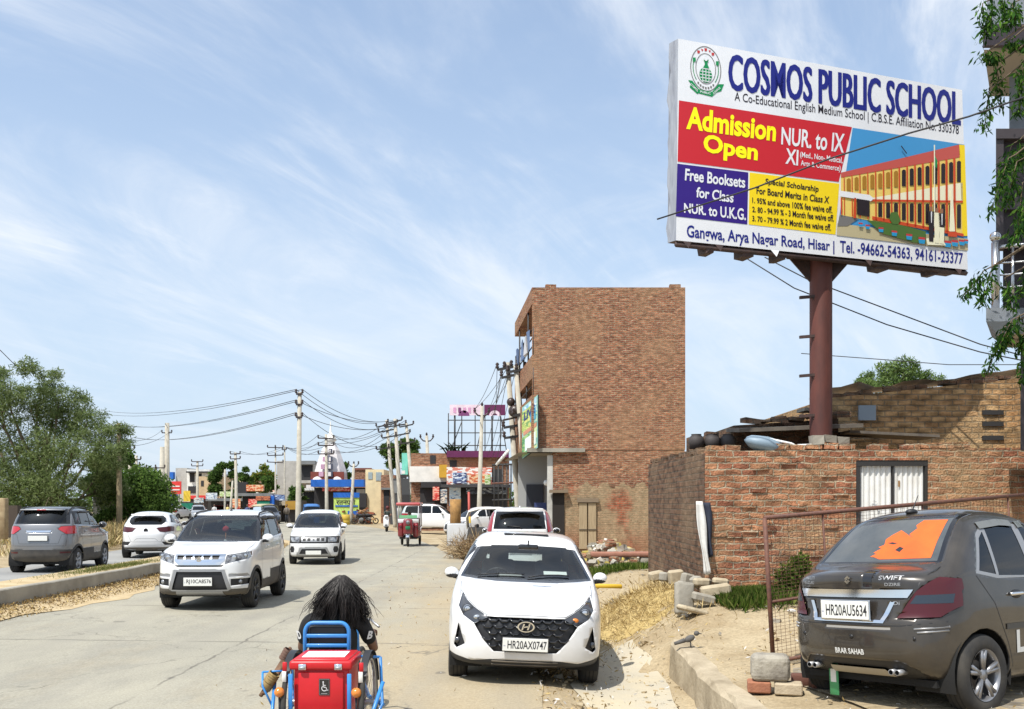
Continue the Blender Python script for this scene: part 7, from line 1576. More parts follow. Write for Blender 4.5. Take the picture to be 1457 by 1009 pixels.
# right row of shops, from near to far
house('shop_house', 'brick upper storey with purple fascia over white shop fronts', 636, 724, 648, 66, 9, FB, [('fascia', 636, 724, 642, 651, PUR, .35), ('window', 640, 650, 655, 665, DK, .0), ('window', 700, 716, 668, 688, DK, .0), ('signboard', 636, 700, 665, 690, PR('shop_print', (226, 222, 214), (214, 222, 226), (200, 120, 100), 1.3), .3), ('advert_panel', 668, 690, 675, 688, PR('orange_print', (205, 115, 60), (190, 90, 55), (225, 190, 150), 2.0), .4), ('advert_panel', 690, 698, 676, 690, PR('lime_print', (170, 190, 120), (140, 165, 95), (210, 215, 180)), .4), ('advert_panel', 645, 664, 673, 688, PR('blue_print', (215, 222, 228), (120, 140, 175), (60, 70, 110), 2.2), .4), ('canopy', 630, 726, 690, 694, M('canopy_dark', (.04, .038, .04), .7), 1.6), ('shop_opening', 650, 722, 695, 742, DK, .05), ('shop_panel', 640, 656, 694, 720, PR('poster_print', (190, 205, 215), (90, 110, 140), (220, 220, 215), 3), .5), ('fascia_board', 664, 722, 695, 703, PR('sign_grey', (90, 98, 110), (160, 165, 170), (40, 40, 50), 2), .6)])
house('brick_house', 'bare brick house with white parapet and yellow balcony box', 585, 636, 645, 72, 8, FB, [('parapet', 584, 636, 664, 686, WHT, .5), ('balcony_box', 626, 639, 662, 680, OCH, .9), ('window', 612, 620, 648, 660, DK, .0), ('balcony_underside', 600, 640, 686, 694, DK, .6), ('shop_opening', 598, 636, 694, 745, DK, .1), ('red_signboard', 617, 626, 693, 712, PR('red_print', (205, 70, 60), (190, 50, 45), (230, 170, 150), 2), .8), ('poster', 628, 640, 696, 716, PR('poster_mix', (160, 180, 190), (70, 80, 100), (215, 205, 190), 3), .8)])
r_ = house('brick_house', 'narrow old brick house behind the leaning poles', 542, 562, 676, 96, 6, FB, [('doorway', 546, 554, 697, 738, DK, .02), ('lintel', 543, 560, 694, 697, TIN, .3)])
house('cream_shop', 'cream shop front with black emblem beneath the roof ornaments', 520, 546, 668, 98, 6, CRM, [('window', 524, 530, 672, 682, C('window_grey', (150, 165, 170)), .02), ('window', 535, 543, 672, 684, C('window_grey'), .02), ('opening', 510, 522, 702, 722, DK, .3)])
house('brick_house', 'red brown block behind the blue awning', 503, 529, 667, 118, 6, FB, [('parapet', 503, 529, 666, 669, C('parapet_red', (120, 70, 55)), .1)])
house('tin_shed', 'dark corrugated shed below the turquoise banner', 555, 592, 681, 90, 5, M('shed_dark', (.05, .052, .056), .7), [('shutter', 557, 566, 684, 702, TIN, .02), ('doorway', 566, 582, 704, 738, DK, .02)])
m = MB(); m.box(P(576, 660, 88), (.55, .06, 2.0), mat=TEAL); tag(m.build('banner'), 'turquoise banner hanging between the leaning poles', 'banner')
m = MB(); m.box(P(574, 678, 87), (.5, .3, .35), mat=DK); m.box(P(574, 672, 87), (.3, .3, .3), mat=WHT); tag(m.build('roof_tank'), 'small black and white tank below the turquoise banner', 'tank')
# roof hoarding frame
hf = tag(empty('hoarding_frame', (X_(680, 70), 70, Z_(650, 70))), 'steel hoarding frame with pink and purple advert panels on the roof', 'hoarding'); m = MB()
for px, t in ((638, 588), (647, 576), (657, 588), (676, 576), (690, 588), (712, 578), (700, 590)): m.tube([P(px, t, 70), P(px, 655, 70)], .07 if px in (647, 700) else .04, 5, BLACKM)
for yy_ in (598, 616, 634): m.tube([P(637, yy_, 70), P(720, yy_, 70)], .04, 5, BLACKM)
for a, b in (((690, 588), (676, 650)), ((712, 590), (722, 650)), ((657, 600), (640, 645))): m.tube([P(*a, 70), P(*b, 71)], .035, 5, BLACKM)
under(m.build('frame'), hf)
for x0, x1, mt, mt2, bl in ((640, 687, C('pink_panel', (226, 205, 216)), C('pink_dark', (120, 60, 110)), 660), (689, 719, PUR, C('pink_panel'), 704)):
    m = MB(); a, b = P(x0, 591, 69.9), P(x1, 576, 69.9); m.box(((a.x+b.x)/2, 69.9, (a.z+b.z)/2), (b.x-a.x, .08, b.z-a.z), mat=mt); c = P(bl, 592, 69.84)
    for k in range(8): a0, a1 = math.pi*k/8, math.pi*(k+1)/8; m.add([c+Vector((math.cos(q_)*r_, 0, math.sin(q_)*r_)) for q_, r_ in ((a0, .42), (a1, .42), (a1, .2 if x0 > 680 else 0), (a0, .2 if x0 > 680 else 0))], [(0, 1, 2, 3)], mt2)
    if x0 < 680: 
        for k in range(5): m.add([P(645+k*7, 580, 69.84), P(649+k*7, 580, 69.84), P(649+k*7, 588, 69.84), P(645+k*7, 587, 69.84)], [(0, 1, 2, 3)], mt2 if k == 1 else C('pink_mid', (205, 150, 185)))
    under(m.build('advert_panel', normals=False), hf)
# iron cage fence by the poles
cg = tag(empty('iron_fence', (X_(728, 55), 55, 0)), 'tall dark iron cage fence with posts beside the double pole', 'fence'); m = MB()
for px in range(703, 754, 6): m.tube([P(px, 662, 56), P(px, 740, 56)], .045, 5, BLACKM)
for yy_ in (662, 688, 712): m.tube([P(700, yy_, 56), P(754, yy_-2, 56)], .06, 5, BLACKM if yy_ != 688 else IRON)
m.tube([P(706, 662, 56), P(724, 640, 56)], .09, 6, WHT); under(m.build('bars'), cg)
m = MB()
for k in range(16): c = P(rng.uniform(735, 775), rng.uniform(722, 742), 46); m.box(c, (rng.uniform(.3, .6), .4, rng.uniform(.2, .5)), Matrix.Rotation(rng.uniform(-.4, .4), 3, 'Z'), rng.choice([DK, TIN, GRC, C('goods_brown', (130, 95, 60))]), jit=.05)
tag(m.build('goods'), 'jumble of goods piled outside the shop under the brick building', 'goods', kind='stuff')
# temple
tp_ = tag(empty('temple', (X_(466, 118), 120, 0)), 'white temple with tapering spire and blue awning', 'temple'); Yp = 120
m = MB(); zc0 = Z_(690, Yp)
prof = [(4.0*.56, zc0), (3.9*.54, zc0+1.6), (3.2*.5, zc0+3.2), (2.5*.46, zc0+4.5), (1.6*.42, zc0+5.3), (.55, zc0+5.6), (.8, zc0+5.75), (.6, zc0+6.2), (.25, zc0+6.6), (.12, zc0+6.9), (.04, zc0+8.2)]
WT2 = C('temple_white', (215, 210, 210)); m.lathe(prof[:5], (X_(466, Yp), Yp+2, 0), 'z', 8, WT2, False); m.lathe(prof[4:], (X_(466, Yp), Yp+2, 0), 'z', 14, C('temple_finial', (235, 232, 225))); under(m.build('spire'), tp_)
for k in range(5):
    m = MB(); z = zc0+.4+k*.95; wd = 1.7-k*.24; c = Vector((X_(466, Yp)+.35, Yp-.25+.06*k*k*.35, z)); m.box(c, (wd*.5, .5, .7), mat=C('temple_niche', (70, 75, 95))); m.box(c+Vector((0, -.27, 0)), (wd*.25, .05, .5), mat=WT2); under(m.build('niche'), tp_); m = MB(); m.box(c+Vector((-wd*.75, .1, 0)), (wd*.4, .4, .6), mat=C('temple_pink', (190, 150, 175))); under(m.build('painted_panel'), tp_)
m = MB(); m.box((X_(466, Yp), Yp+2, (zc0+Z_(690, Yp))/2-3), (5.4, 4, 6), mat=WT2)
for px in (452, 480): m.ell((X_(px, Yp), Yp-.1, Z_(686, Yp)), (.75, .4, .75), 12, 8, C('temple_white'))
m.box((X_(466, Yp), Yp-.1, Z_(677, Yp)), (4.2, .3, 1.0), mat=C('temple_red', (120, 55, 45))); under(m.build('shrine'), tp_)
house('awning_shop', 'shop under a long bright blue awning below the temple', 447, 522, 694, 108, 5, DK, [('awning', 447, 521, 683, 693, BLU, 1.8), ('red_valance', 461, 500, 694, 699, PR('red_print'), 1.0), ('back_panel', 508, 519, 696, 706, GRC, .4)])
sg_ = tag(empty('sign_wall', (X_(493, 94), 94, 0)), 'blue and lime green sign board lettered in Hindi', 'signboard'); m = MB()
a, b = P(475, 735, 94), P(511, 702, 94); m.box(((a.x+b.x)/2, 94, (a.z+b.z)/2), (b.x-a.x, .12, b.z-a.z), mat=LGR); under(m.build('board'), sg_)
m = MB(); a, b = P(474.5, 708, 93.9), P(511.5, 701, 93.9); m.box(((a.x+b.x)/2, 93.9, (a.z+b.z)/2), (b.x-a.x, .1, b.z-a.z), mat=BLU); a, b = P(477, 721, 93.9), P(509, 719, 93.9); m.box(((a.x+b.x)/2, 93.9, (a.z+b.z)/2), (b.x-a.x, .06, b.z-a.z), mat=BLU); m.box(P(502, 731, 93.9), (1, .06, .55), mat=BLU); put_text(m, 'रतनपुरी', P(492, 715, 93.92), (1, 0, 0), (0, 0, 1), 1.9, .75, DK, .02); under(m.build('lettering'), sg_)
# grey unfinished block and left bazaar
house('concrete_block_house', 'grey unfinished concrete house with an open dark upper floor', 394, 446, 656, 132, 10, GRC, [('opening', 429, 445, 662, 684, DK, .0), ('roof_slab', 428, 462, 684, 688, GRC, 2.0), ('roof_slab', 426, 450, 656, 661, TIN, .8)])
house('white_house', 'small white roofed shrine gate left of the temple', 430, 454, 696, 112, 4, WHT, [('roof_edge', 427, 457, 695, 698, WHT, .8), ('opening', 432, 450, 700, 742, DK, .1)])
house('grey_house', 'tall grey house beyond the red hoarding', 250, 266, 666, 175, 10, GRC, [('blue_tank', 244, 249, 672, 682, BLU, 1.0)])
house('white_house', 'white house with dark windows beyond the far stalls', 266, 298, 668, 168, 10, WHT, [('window', 270, 277, 673, 686, DK, .02), ('window', 280, 287, 674, 684, DK, .02), ('awning', 268, 300, 671, 673, DK, 1.2), ('doorway', 268, 280, 692, 702, DK, .1)])
house('brick_house', 'pale brick house next to the white house far down the road', 282, 313, 678, 160, 8, C('pale_brickwork', (190, 165, 130)), [('side_wall', 297, 313, 688, 705, FB, .1), ('window', 286, 290, 684, 692, DK, .02)])
for lb, a, b, t, Y, mt in (('ochre two storey house seen between the dark trees', 318, 346, 676, 180, CRM), ('pinkish house with a flat roof beyond the yellow green tree', 362, 392, 682, 170, C('pink_house', (205, 165, 150))), ('white water tank house behind the grey block', 398, 420, 678, 175, WHT), ('grey house far behind the bunched poles', 214, 236, 690, 190, GRC), ('tan brick house far beyond the red hoarding', 256, 276, 686, 200, C('pale_brickwork'))):
    house('house', lb, a, b, t, Y, 9, mt, [('window', a+(b-a)*.15, a+(b-a)*.35, t+6, t+15, DK, .02), ('window', a+(b-a)*.6, a+(b-a)*.8, t+6, t+15, DK, .02), ('parapet', a-1, b+1, t-1, t+2, TIN, .3), ('balcony', a, b, t+18, t+20, WHT, 1.0)])
rb = tag(empty('red_hoarding', (X_(248, 140), 140, 3)), 'plain red hoarding far down the left side of the road', 'hoarding'); m = MB(); a, b = P(239, 703, 140), P(258, 685, 140); m.box(((a.x+b.x)/2, 140, (a.z+b.z)/2), (b.x-a.x, .15, b.z-a.z), mat=REDC)
for yy_ in (692, 697): m.box(P(249, yy_, 139.9), (1.4, .05, .16), mat=WHT)
m.box(P(230, 694, 140), (.5, .12, 1.7), mat=REDC); under(m.build('panel'), rb); m = MB(); 
for px in (242, 255): m.tube([P(px, 700, 140.1), P(px, 738, 140.1)], .08, 6, TIN)
under(m.build('posts'), rb)
stalls = [('red roofed stall far down the left verge', 270, 296, 708, 138, [('awning', 268, 297, 705, 710, REDC, 1.2)]), ('green tin stall beside the red roofed stall', 258, 276, 714, 128, [('front', 259, 275, 716, 726, GRN, .3)]), ('row of dark open stalls under the trees', 300, 352, 712, 120, [('roof', 298, 354, 709, 713, TIN, 1.5), ('goods', 318, 345, 722, 736, C('goods_brown', (130, 95, 60)), .3), ('post', 330, 332, 712, 738, WHT, .8)]), ('stall with black banner and orange banner on its roof', 345, 380, 704, 112, [('black_banner', 340, 353, 686, 702, DK, .5), ('orange_banner', 352, 376, 690, 699, PR('orange_print'), .5), ('roof', 338, 392, 702, 706, TIN, 1.5), ('opening', 346, 366, 708, 736, DK, .1)]), ('green tin kiosk with a red topped counter', 366, 390, 706, 100, [('front', 367, 385, 713, 730, GRN, .4), ('counter_top', 366, 386, 706, 712, PR('rust_print', (165, 85, 55), (120, 60, 45), (190, 120, 80), 3), .5), ('blue_side', 385, 391, 706, 722, BLU, .3)]), ('stall with tan cloth awning near the dark car', 384, 412, 716, 104, [('awning', 384, 414, 714, 719, C('tan_cloth', (190, 175, 150)), 1.8)]), ('yellow fronted stall with a dark board by the white pole', 408, 426, 712, 98, [('signboard', 408, 425, 713, 725, C('mustard', (170, 130, 45)), .6)])]
for lb, a, b, t, Y, ft in stalls: house('market_stall', lb, a, b, t, Y, 3.5, C('stall_dark', (70, 64, 60)), ft, 'stall', group='stalls along the left verge')
tag(MB().box(P(266, 706, 126), (.9, .1, 1.4), mat=C('sign_yellow', (225, 190, 60))).build('signboard'), 'small yellow board above the green stall', 'signboard'); tag(MB().box(P(247, 713, 124), (1.1, .1, 1.8), mat=C('sign_indigo', (60, 70, 130))).build('signboard'), 'small indigo board left of the yellow board', 'signboard')
for i, (px, py, Y, w_, h_, mt) in enumerate(((301, 706, 117, 1.4, .8, PR('poster_print')), (322, 703, 116, 1.6, .6, PR('lime_print')), (336, 716, 108, 1.0, 1.0, PR('orange_print')), (395, 708, 100, 1.5, .6, PR('blue_print')), (360, 716, 103, 1.0, .9, PR('red_print')), (283, 712, 125, 1.3, .7, PR('poster_mix')))):
    tag(MB().box(P(px, py, Y), (w_, .1, h_), mat=mt).build('signboard'), ('pale printed board over the red roofed stall', 'lime printed board on the row of dark stalls', 'orange printed board below the dark stall roof', 'blue printed board beside the tan awning', 'red printed board next to the green kiosk', 'grey printed board above the small far cars')[i], 'signboard')
# people and goods in the bazaar
for i, (px, Y, c_) in enumerate(((305, 116, (200, 200, 200)), (338, 108, (150, 60, 50)), (352, 104, (70, 80, 120)), (324, 112, (210, 190, 120)), (408, 97, (120, 110, 100)), (290, 120, (90, 60, 60)))):
    b_ = at_base(px, Y); m = MB(); mt = C('clothes_%d' % i, c_); m.tube([b_+Vector((-.1, 0, 0)), b_+Vector((-.09, 0, .5)), b_+Vector((-.05, 0, .95))], [.06, .08, .1], 8, JEAN); m.tube([b_+Vector((.1, 0, 0)), b_+Vector((.09, 0, .5)), b_+Vector((.05, 0, .95))], [.06, .08, .1], 8, JEAN); m.tube([b_+Vector((0, 0, .88)), b_+Vector((0, 0, 1.2)), b_+Vector((0, 0, 1.5)), b_+Vector((0, 0, 1.58))], [.16, .17, .19, .08], 10, mt)
    for s_ in (-1, 1): m.tube([b_+Vector((s_*.2, 0, 1.5)), b_+Vector((s_*.26, -.04, 1.2)), b_+Vector((s_*.24, -.12, .95))], [.06, .05, .035], 7, mt)
    m.tube([b_+Vector((0, 0, 1.55)), b_+Vector((0, 0, 1.66))], .05, 7, SKIN); m.ell(b_+Vector((0, 0, 1.76)), (.09, .1, .13), 10, 8, SKIN); m.ell(b_+Vector((0, .02, 1.8)), (.095, .1, .11), 10, 8, HAIR)
    tag(m.build('person'), ('person in pale grey standing by the dark stalls', 'person in dull red walking by the stall row', 'person in slate blue near the orange banner stall', 'person in straw yellow before the dark stalls', 'person in taupe standing by the yellow fronted stall', 'person in maroon near the red roofed stall')[i], 'person', 'people among the stalls')
# ---------------------------------------------------------------- electricity poles
POLE = M('pole_concrete', (.46, .43, .36), .9, col2=(.34, .31, .25), scale=3); INS = M('insulator', (.04, .025, .022), .4)
wires_at = {}
def pole(label, px, ptop, pbot, Y, arms=(), lean=0, wd=.13, kind='bar', mat=None, key=None, group='electricity poles'):
    a, b = P(px, pbot, Y), P(px+lean, ptop, Y); b0 = Vector((a.x, a.y, min(a.z, zg(a.x, Y))-.2)); r_ = tag(empty('electricity_pole', (a.x, Y, 0)), label, 'pole', group)
    m = MB(); m.tube([b0, a, b], [wd*1.25, wd*1.2, wd*.8], 7, mat or POLE); under(m.build('post'), r_); tips = []
    for py, half, n in arms:
        c = a+(b-a)*((pbot-py)/(pbot-ptop)); m = MB(); hw = half/F*Y*(1.25 if kind == 'dark' else 1)
        if kind == 'bar' or kind == 'dark':
            m.box(c+Vector((0, -.12, 0)), (hw*2, .1, .11), Matrix.Rotation(rng.uniform(-.05, .05)-(.18 if kind == 'dark' else 0), 3, 'Y'), BLACKM if kind == 'dark' else INS)
            for k in range(n): x = -hw+2*hw*k/(n-1) if n > 1 else 0; q = c+Vector((x, -.12, .05+(.18*x if kind == 'dark' else 0))); m.lathe([(.05, 0), (.1, .08), (.05, .12), (.09, .2), (.04, .28)], q, 'z', 8, INS); tips.append(q+Vector((0, 0, .25)))
        else:
            for s_ in (-1, 1): m.tube([c, c+Vector((s_*hw*.55, -.1, .06*hw)), c+Vector((s_*hw, -.1, .55*hw))], .05, 6, INS); q = c+Vector((s_*hw, -.1, .55*hw)); m.lathe([(.05, 0), (.1, .1), (.05, .16), (.08, .26)], q, 'z', 8, INS); tips.append(q+Vector((0, 0, .2)))
            m.lathe([(.05, 0), (.09, .1), (.04, .25)], b, 'z', 8, INS)
        under(m.build('cross_arm'), r_)
    if key: wires_at[key] = tips
    return r_
pole('tall white concrete pole with three insulator arms behind the small crossover', 424, 558, 758, 62, ((561, 4.5, 2), (576, 4.5, 2), (594, 4.5, 2)), 2.5, .165, key='A')
pole('pole with three arms standing before the temple', 465, 618, 735, 88, ((624, 11, 2), (634, 11, 2), (646, 11, 2)), -1, .15, key='B')
pole('slim pole with a trident head right of the temple', 499.5, 660, 735, 92, ((664, 7, 2),), 4, .15, 'fork')
pole('leftmost leaning pole of the dark armed cluster', 562, 598, 745, 80, ((605, 12, 3), (613, 10, 2), (637, 14, 3)), -12, .15, 'dark', key='C')
pole('middle pole of the dark armed cluster', 570, 596, 728, 78, ((600, 8, 2), (606, 12, 3), (620, 16, 3)), -8, .17, 'dark', key='D')
pole('right pole of the dark armed cluster', 588, 602, 722, 82, ((606, 8, 2), (630, 8, 2)), -10, .15, 'dark')
pole('thin pole with a forked head before the white parapet', 612, 620, 725, 74, ((628, 9, 2),), -5, .15, 'fork')
pole('yellowish concrete pole with a wide forked head beside the hoarding', 681, 578, 745, 62, ((592, 10, 2),), 5, .14, 'fork', key='E')
pole('left pole of the crooked double pole by the brick building', 737, 516, 720, 44, ((524, 12, 4), (536, 8, 3), (607, 10, 2), (622, 10, 2)), -15, .14, 'dark', key='F')
pole('right pole of the crooked double pole carrying an orange box', 751, 520, 720, 43, ((528, 10, 3), (590, 8, 2)), -17, .15, 'dark')
ob = MB(); ob.bbox(P(744, 659, 42.6), (.4, .25, .42), .02, 1, mat=ORG); tag(ob.build('meter_box'), 'orange meter box strapped to the crooked double pole', 'meter box')
m = MB(); m.ell(P(733, 585, 43.4), (.32, .3, .3), 10, 8, INS); m.ell(P(727, 572, 43.4), (.2, .2, .2), 8, 6, INS); m.tube([P(716, 598, 43.5), P(744, 592, 43.5)], .05, 5, INS); tag(m.build('switchgear'), 'dark switchgear clustered on the crooked double pole', 'switchgear')
pole('brown post standing in front of the big left tree', 170, 602, 720, 47, (), -1, .12, mat=M('wood_post', (.25, .2, .12), .9, col2=(.18, .15, .09), scale=4))
pole('pole with a forked head right of the big left tree', 185, 640, 700, 75, ((642, 7, 2),), 0, .14, 'fork', key='G')
pole('grey pole with two short arms left of the tall twin poles', 194, 648, 720, 95, ((654, 7, 2), (662, 5, 2)), 0, .16)
pole('taller of the pale twin poles on the left', 237, 602, 735, 105, ((616, 7, 2),), 1, .3, key='H'); pole('shorter of the pale twin poles on the left', 230, 636, 735, 104, (), 1, .3)
pole('pole with one heavy bar before the red hoarding', 222, 664, 735, 90, ((666, 13, 3),), 0, .15, 'bar'); pole('grey pole left of the red hoarding', 214, 668, 730, 110, ((668, 8, 2),), 0, .15)
pole('pole with a double bar before the white house', 281, 656, 730, 130, ((657, 8, 2), (663, 8, 2)), 0, .18)
pole('pale pole with two bars beside the dark green trees', 337, 644, 735, 108, ((646, 7, 2), (653, 7, 2)), -2, .18, key='I')
pole('bare thin pole before the dark open stalls', 320, 668, 740, 100, (), 0, .1); pole('leaning pale stump pole by the stalls', 327, 684, 738, 102, (), 4, .12)
pole('twin frame pole with double bars before the grey block', 392, 634, 720, 115, ((637, 11, 3), (648, 11, 3), (658, 11, 2)), 0, .1); pole('right leg of the twin frame pole before the grey block', 405, 634, 720, 115, ((640, 3, 2),), 0, .1, key='J')
for i, (px, yy_) in enumerate(((202, 668), (207, 675), (198, 680))): pole('one of several small far poles bunched left of the twin poles', px, yy_, 730, 140+i*8, ((yy_+2, 5, 2), (yy_+7, 5, 2)), 0, .14, group='small far poles')
def span(a, b, label, sag=.5, r=.016): wire([a, b], r, label, 'overhead cables', sag, 12)
LW = [(140, 583), (140, 588), (165, 604), (172, 604), (185, 622), (190, 622)]
for i, t in enumerate(wires_at['A']):
    span(P(LW[i][0], LW[i][1], 150), t, 'cable from the tall white pole off to the far left', 1.0, .022)
    span(t, wires_at['C'][i] if i < 6 else wires_at['D'][i-6], 'cable from the tall white pole to the dark armed cluster', .7, .02)
for i, t in enumerate(wires_at['B'][:6]):
    span(t, wires_at['J'][min(i, 1)], 'cable from the temple pole to the twin frame pole', .6, .02); span(t, wires_at['D'][2+i], 'cable from the temple pole to the dark armed cluster', .8, .02)
for i in range(2): span(wires_at['I'][i], wires_at['J'][i], 'cable between the pale pole and the twin frame pole', .6, .018); span(wires_at['H'][i], P(170, 625+i*10, 60), 'cable from the pale twin poles to the left tree', .5, .016)
for i in range(4): span(wires_at['E'][i % 2], wires_at['F'][i], 'cable from the yellowish pole to the crooked double pole', .25, .014); span(wires_at['F'][4+i % 4], P(690+i*4, 640+i*8, 64), 'cable drooping from the crooked pole towards the shops', .5, .014)
for i in range(3): span(wires_at['F'][i], P(705-i*3, 590, 66), 'cable from the crooked pole top to the roof hoarding', .2, .014)
wire([P(0, 498, 40), P(22, 520, 42)], .016, 'short cable end at the left edge above the big tree')
# ---------------------------------------------------------------- smaller things along the verges
m = MB(); m.bbox((0, 0, .55), (1.15, .06, 1.1), .06, 3, Matrix.Rotation(.06, 3, 'X'), M('board_white', (.66, .68, .7), .3, col2=(.56, .58, .6), scale=2)); m.bbox((0, .03, .55), (1.2, .04, 1.15), .06, 3, Matrix.Rotation(.06, 3, 'X'), TIN); o = m.build('white_board'); b_ = at_base(653, 46.5); o.location = b_; tag(o, 'white framed board standing on the sandy verge', 'board')
m = MB(); m.tube([(0, 0, 0), (0, 0, 1.6), (0, 0, 2.3)], [.3, .27, .29], 10, M('stump_wood', (.4, .22, .07), .85, col2=(.25, .14, .05), scale=6, bump=.5)); o = m.build('stump'); o.location = at_base(648, 48); tag(o, 'brown wooden stump post behind the white board', 'post')
m = MB(); m.tube([P(668, 735, 48), P(669, 770, 48)], .07, 6, C('post_yellow', (200, 170, 60))); m.tube([P(667, 700, 50), P(668, 755, 50)], .06, 6, C('post_redwhite', (190, 90, 80))); tag(m.build('marker_post'), 'yellow and red marker post by the heap of twigs', 'post')
hp_ = at_base(679, 36); pts = []; hr_ = np.random.default_rng(4)
cp = [(hp_+Vector((dx, 0, .3)), (.75, .7, .5)) for dx in (-.45, .1, .6)]; pts = cloud_pts(cp, 3500, 6)
o = leaf_mesh('twig_heap', pts, .5, [M('twig_brown', (.25, .16, .08), .95), M('twig_pale', (.4, .29, .15), .95), M('twig_dark', (.12, .08, .045), .95)], asp=.035, seed=3); tag(o, 'brown heap of dry twigs beside the parked hatchbacks', 'twig heap')
m = MB()
for k in range(60): c = P(rng.uniform(483, 530), rng.uniform(727, 746), rng.uniform(91, 99)); m.box(c, (rng.uniform(.4, 1.6), .2, .15), Matrix.Rotation(rng.uniform(-.7, .7), 3, 'Y') @ Matrix.Rotation(rng.uniform(0, 3), 3, 'Z'), rng.choice([C('plank_red', (150, 85, 60)), C('plank_tan', (190, 150, 105)), C('plank_grey', (130, 120, 110))]))
tag(m.build('timber'), 'jumbled heap of reddish timber where the road bends', 'timber', kind='stuff')
m = MB(); m.lathe([(.0, 0), (.38, 0), (.38, .4), (.36, .42), (.38, .44), (.38, .95), (.0, .95)], at_base(445, 0.0) if False else at_base(492, 88), 'z', 14, C('drum_yellow', (190, 160, 60))); tag(m.build('drum'), 'yellow drum before the timber heap', 'drum')
for i, (px, Y) in enumerate(((514, 90), (525, 92))):
    m = MB(); b_ = at_base(px, Y)
    for d in (-.65, .65): m.lathe([(.2, -.05), (.3, -.05), (.3, .05), (.2, .05)], b_+Vector((d, 0, .3)), 'y', 16, RUB)
    m.tube([b_+Vector((-.65, 0, .3)), b_+Vector((-.2, 0, .65)), b_+Vector((.35, 0, .75)), b_+Vector((.65, 0, .3))], .06, 6, DK); m.ell(b_+Vector((-.15, 0, .85)), (.35, .15, .16), 10, 6, DK); m.bbox(b_+Vector((.35, 0, .88)), (.7, .25, .1), .04, 2, mat=DK); m.ell(b_+Vector((0, 0, .45)), (.25, .16, .2), 8, 6, TIN); m.tube([b_+Vector((-.65, 0, .3)), b_+Vector((-.45, 0, 1.1)), b_+Vector((-.4, .3, 1.15))], .03, 5, TIN); m.tube([b_+Vector((-.45, 0, 1.1)), b_+Vector((-.4, -.3, 1.15))], .03, 5, TIN)
    tag(m.build('motorcycle'), ('dark motorcycle parked by the timber heap', 'second dark motorcycle parked nearer the brick house')[i], 'motorcycle')
# left edge: stone post, dark wall and dry bank
m = MB(); m.bbox(P(4, 738, 37), (.32, .3, 1.6), .03, 1, mat=PLAS); tag(m.build('stone_post'), 'weathered stone gate post at the left edge behind the grey SUV', 'post')
m = MB(); m.box(P(18, 742, 38.5), (.55, .3, 1.3), mat=M('dark_wall', (.06, .045, .035), .9)); tag(m.build('wall_stub'), 'short dark wall stub next to the stone gate post', 'wall')
m = MB(); b_ = P(149, 683, 62); m.lathe([(0, .65), (.5, .62), (.75, .5), (.78, .35), (.74, .3), (.78, .2), (.74, .12), (.78, 0), (.74, -.1), (.78, -.2), (.74, -.28), (.78, -.4), (.7, -.6), (0, -.6)], b_, 'z', 20, WHT); tag(m.build('water_tank'), 'white ribbed water tank on a roof beside the left tree', 'water tank')
house('shed', 'low dark shed under the white water tank', 132, 172, 697, 62.5, 4, M('shed_roof', (.07, .07, .065), .9), [('roof_edge', 130, 174, 696, 700, TIN, .5), ('window', 140, 150, 704, 712, DK, .02)])
# ================================================================== far vehicles
MPV = dict(L=4.5, W=.9, zt=[(0, .95), (.12, 1.05), (.8, 1.2), (1.0, 1.26), (1.75, 1.78), (2.1, 1.92), (2.8, 1.96), (4.0, 1.93), (4.5, 1.86)], zb=[(0, .28), (4.5, .34)], yf=[(.2, .12), (.5, 0), (1.0, .12)], yr=[(.2, 4.42), (.6, 4.5), (1.2, 4.46), (1.9, 4.2)], sh=[(0, .95), (1, 1.18), (2, 1.26), (4.5, 1.3)], k=.16, n=10, res=(14, 50, 18), crown=.05)
def simple_car(name, label, sp, pm, loc, rz, lamp=True, cat='car', group=None, van=False):
    c = Car(name, label, cat, dict(sp, res=(14, 50, 18)), pm, loc, rz, group=group); L_, zs, zt_ = sp['L'], sp['sh'][2][1], max(q[1] for q in sp['zt']); W = sp['W']
    c.arches((.85, L_-.75), .36, .04); a, b = zs+.05, zt_-.15
    sd = [[(1.5, a), (2.2, a), (2.2, b), (1.9, b)], [(2.28, a), (3.0, a+.02), (3.0, b), (2.28, b)]]
    if van: sd = [[(1.45, a), (2.2, a), (2.2, b), (1.85, b)], [(2.28, a), (3.1, a), (3.1, b), (2.28, b)], [(3.18, a), (4.1, a+.05), (4.0, b-.02), (3.18, b)]]
    for q in sd: c.cut('side_window', GLASSD, 's', q)
    c.cut('windscreen', GLASSD, 'f', [(-W*.82, zs+.02), (W*.82, zs+.02), (W*.68, zt_-.18), (-W*.68, zt_-.18)]); c.cut('rear_window', GLASSD, 'r', [(-W*.72, zs+.12), (W*.72, zs+.12), (W*.62, zt_-.12), (-W*.62, zt_-.12)])
    c.cut('headlight', LAMP, 'f', quad(.45, W*.95, zs-.35, zs-.2), True, nlim=.1); c.cut('grille', TRIM, 'f', quad(-.4, .4, .5, .8)); c.cut('tail_lamp', REDL, 'r', quad(W*.66, W*.98, zs-.3, zs+.05), True, nlim=.1); c.cut('lower_trim', CLAD, 'f', quad(-W, W, .1, .38), nlim=-.2)
    c.finish(); c.plate('r', .75, '', .5, .13); c.mirror(1.5, zs+.05); c.wheels((.85, L_-.75), .36, .2, None, 5); c.end_seams(); return c
simple_car('van', 'large white people carrier parked side on by the brick shops', MPV, WHITE, (X_(664, 64), 64.2, .15), R(83), van=True, cat='van')
simple_car('parked_hatchback', 'white hatchback parked askew in front of the white people carrier', JAZ, WHITE, (X_(635, 54), 55, .12), R(-52))
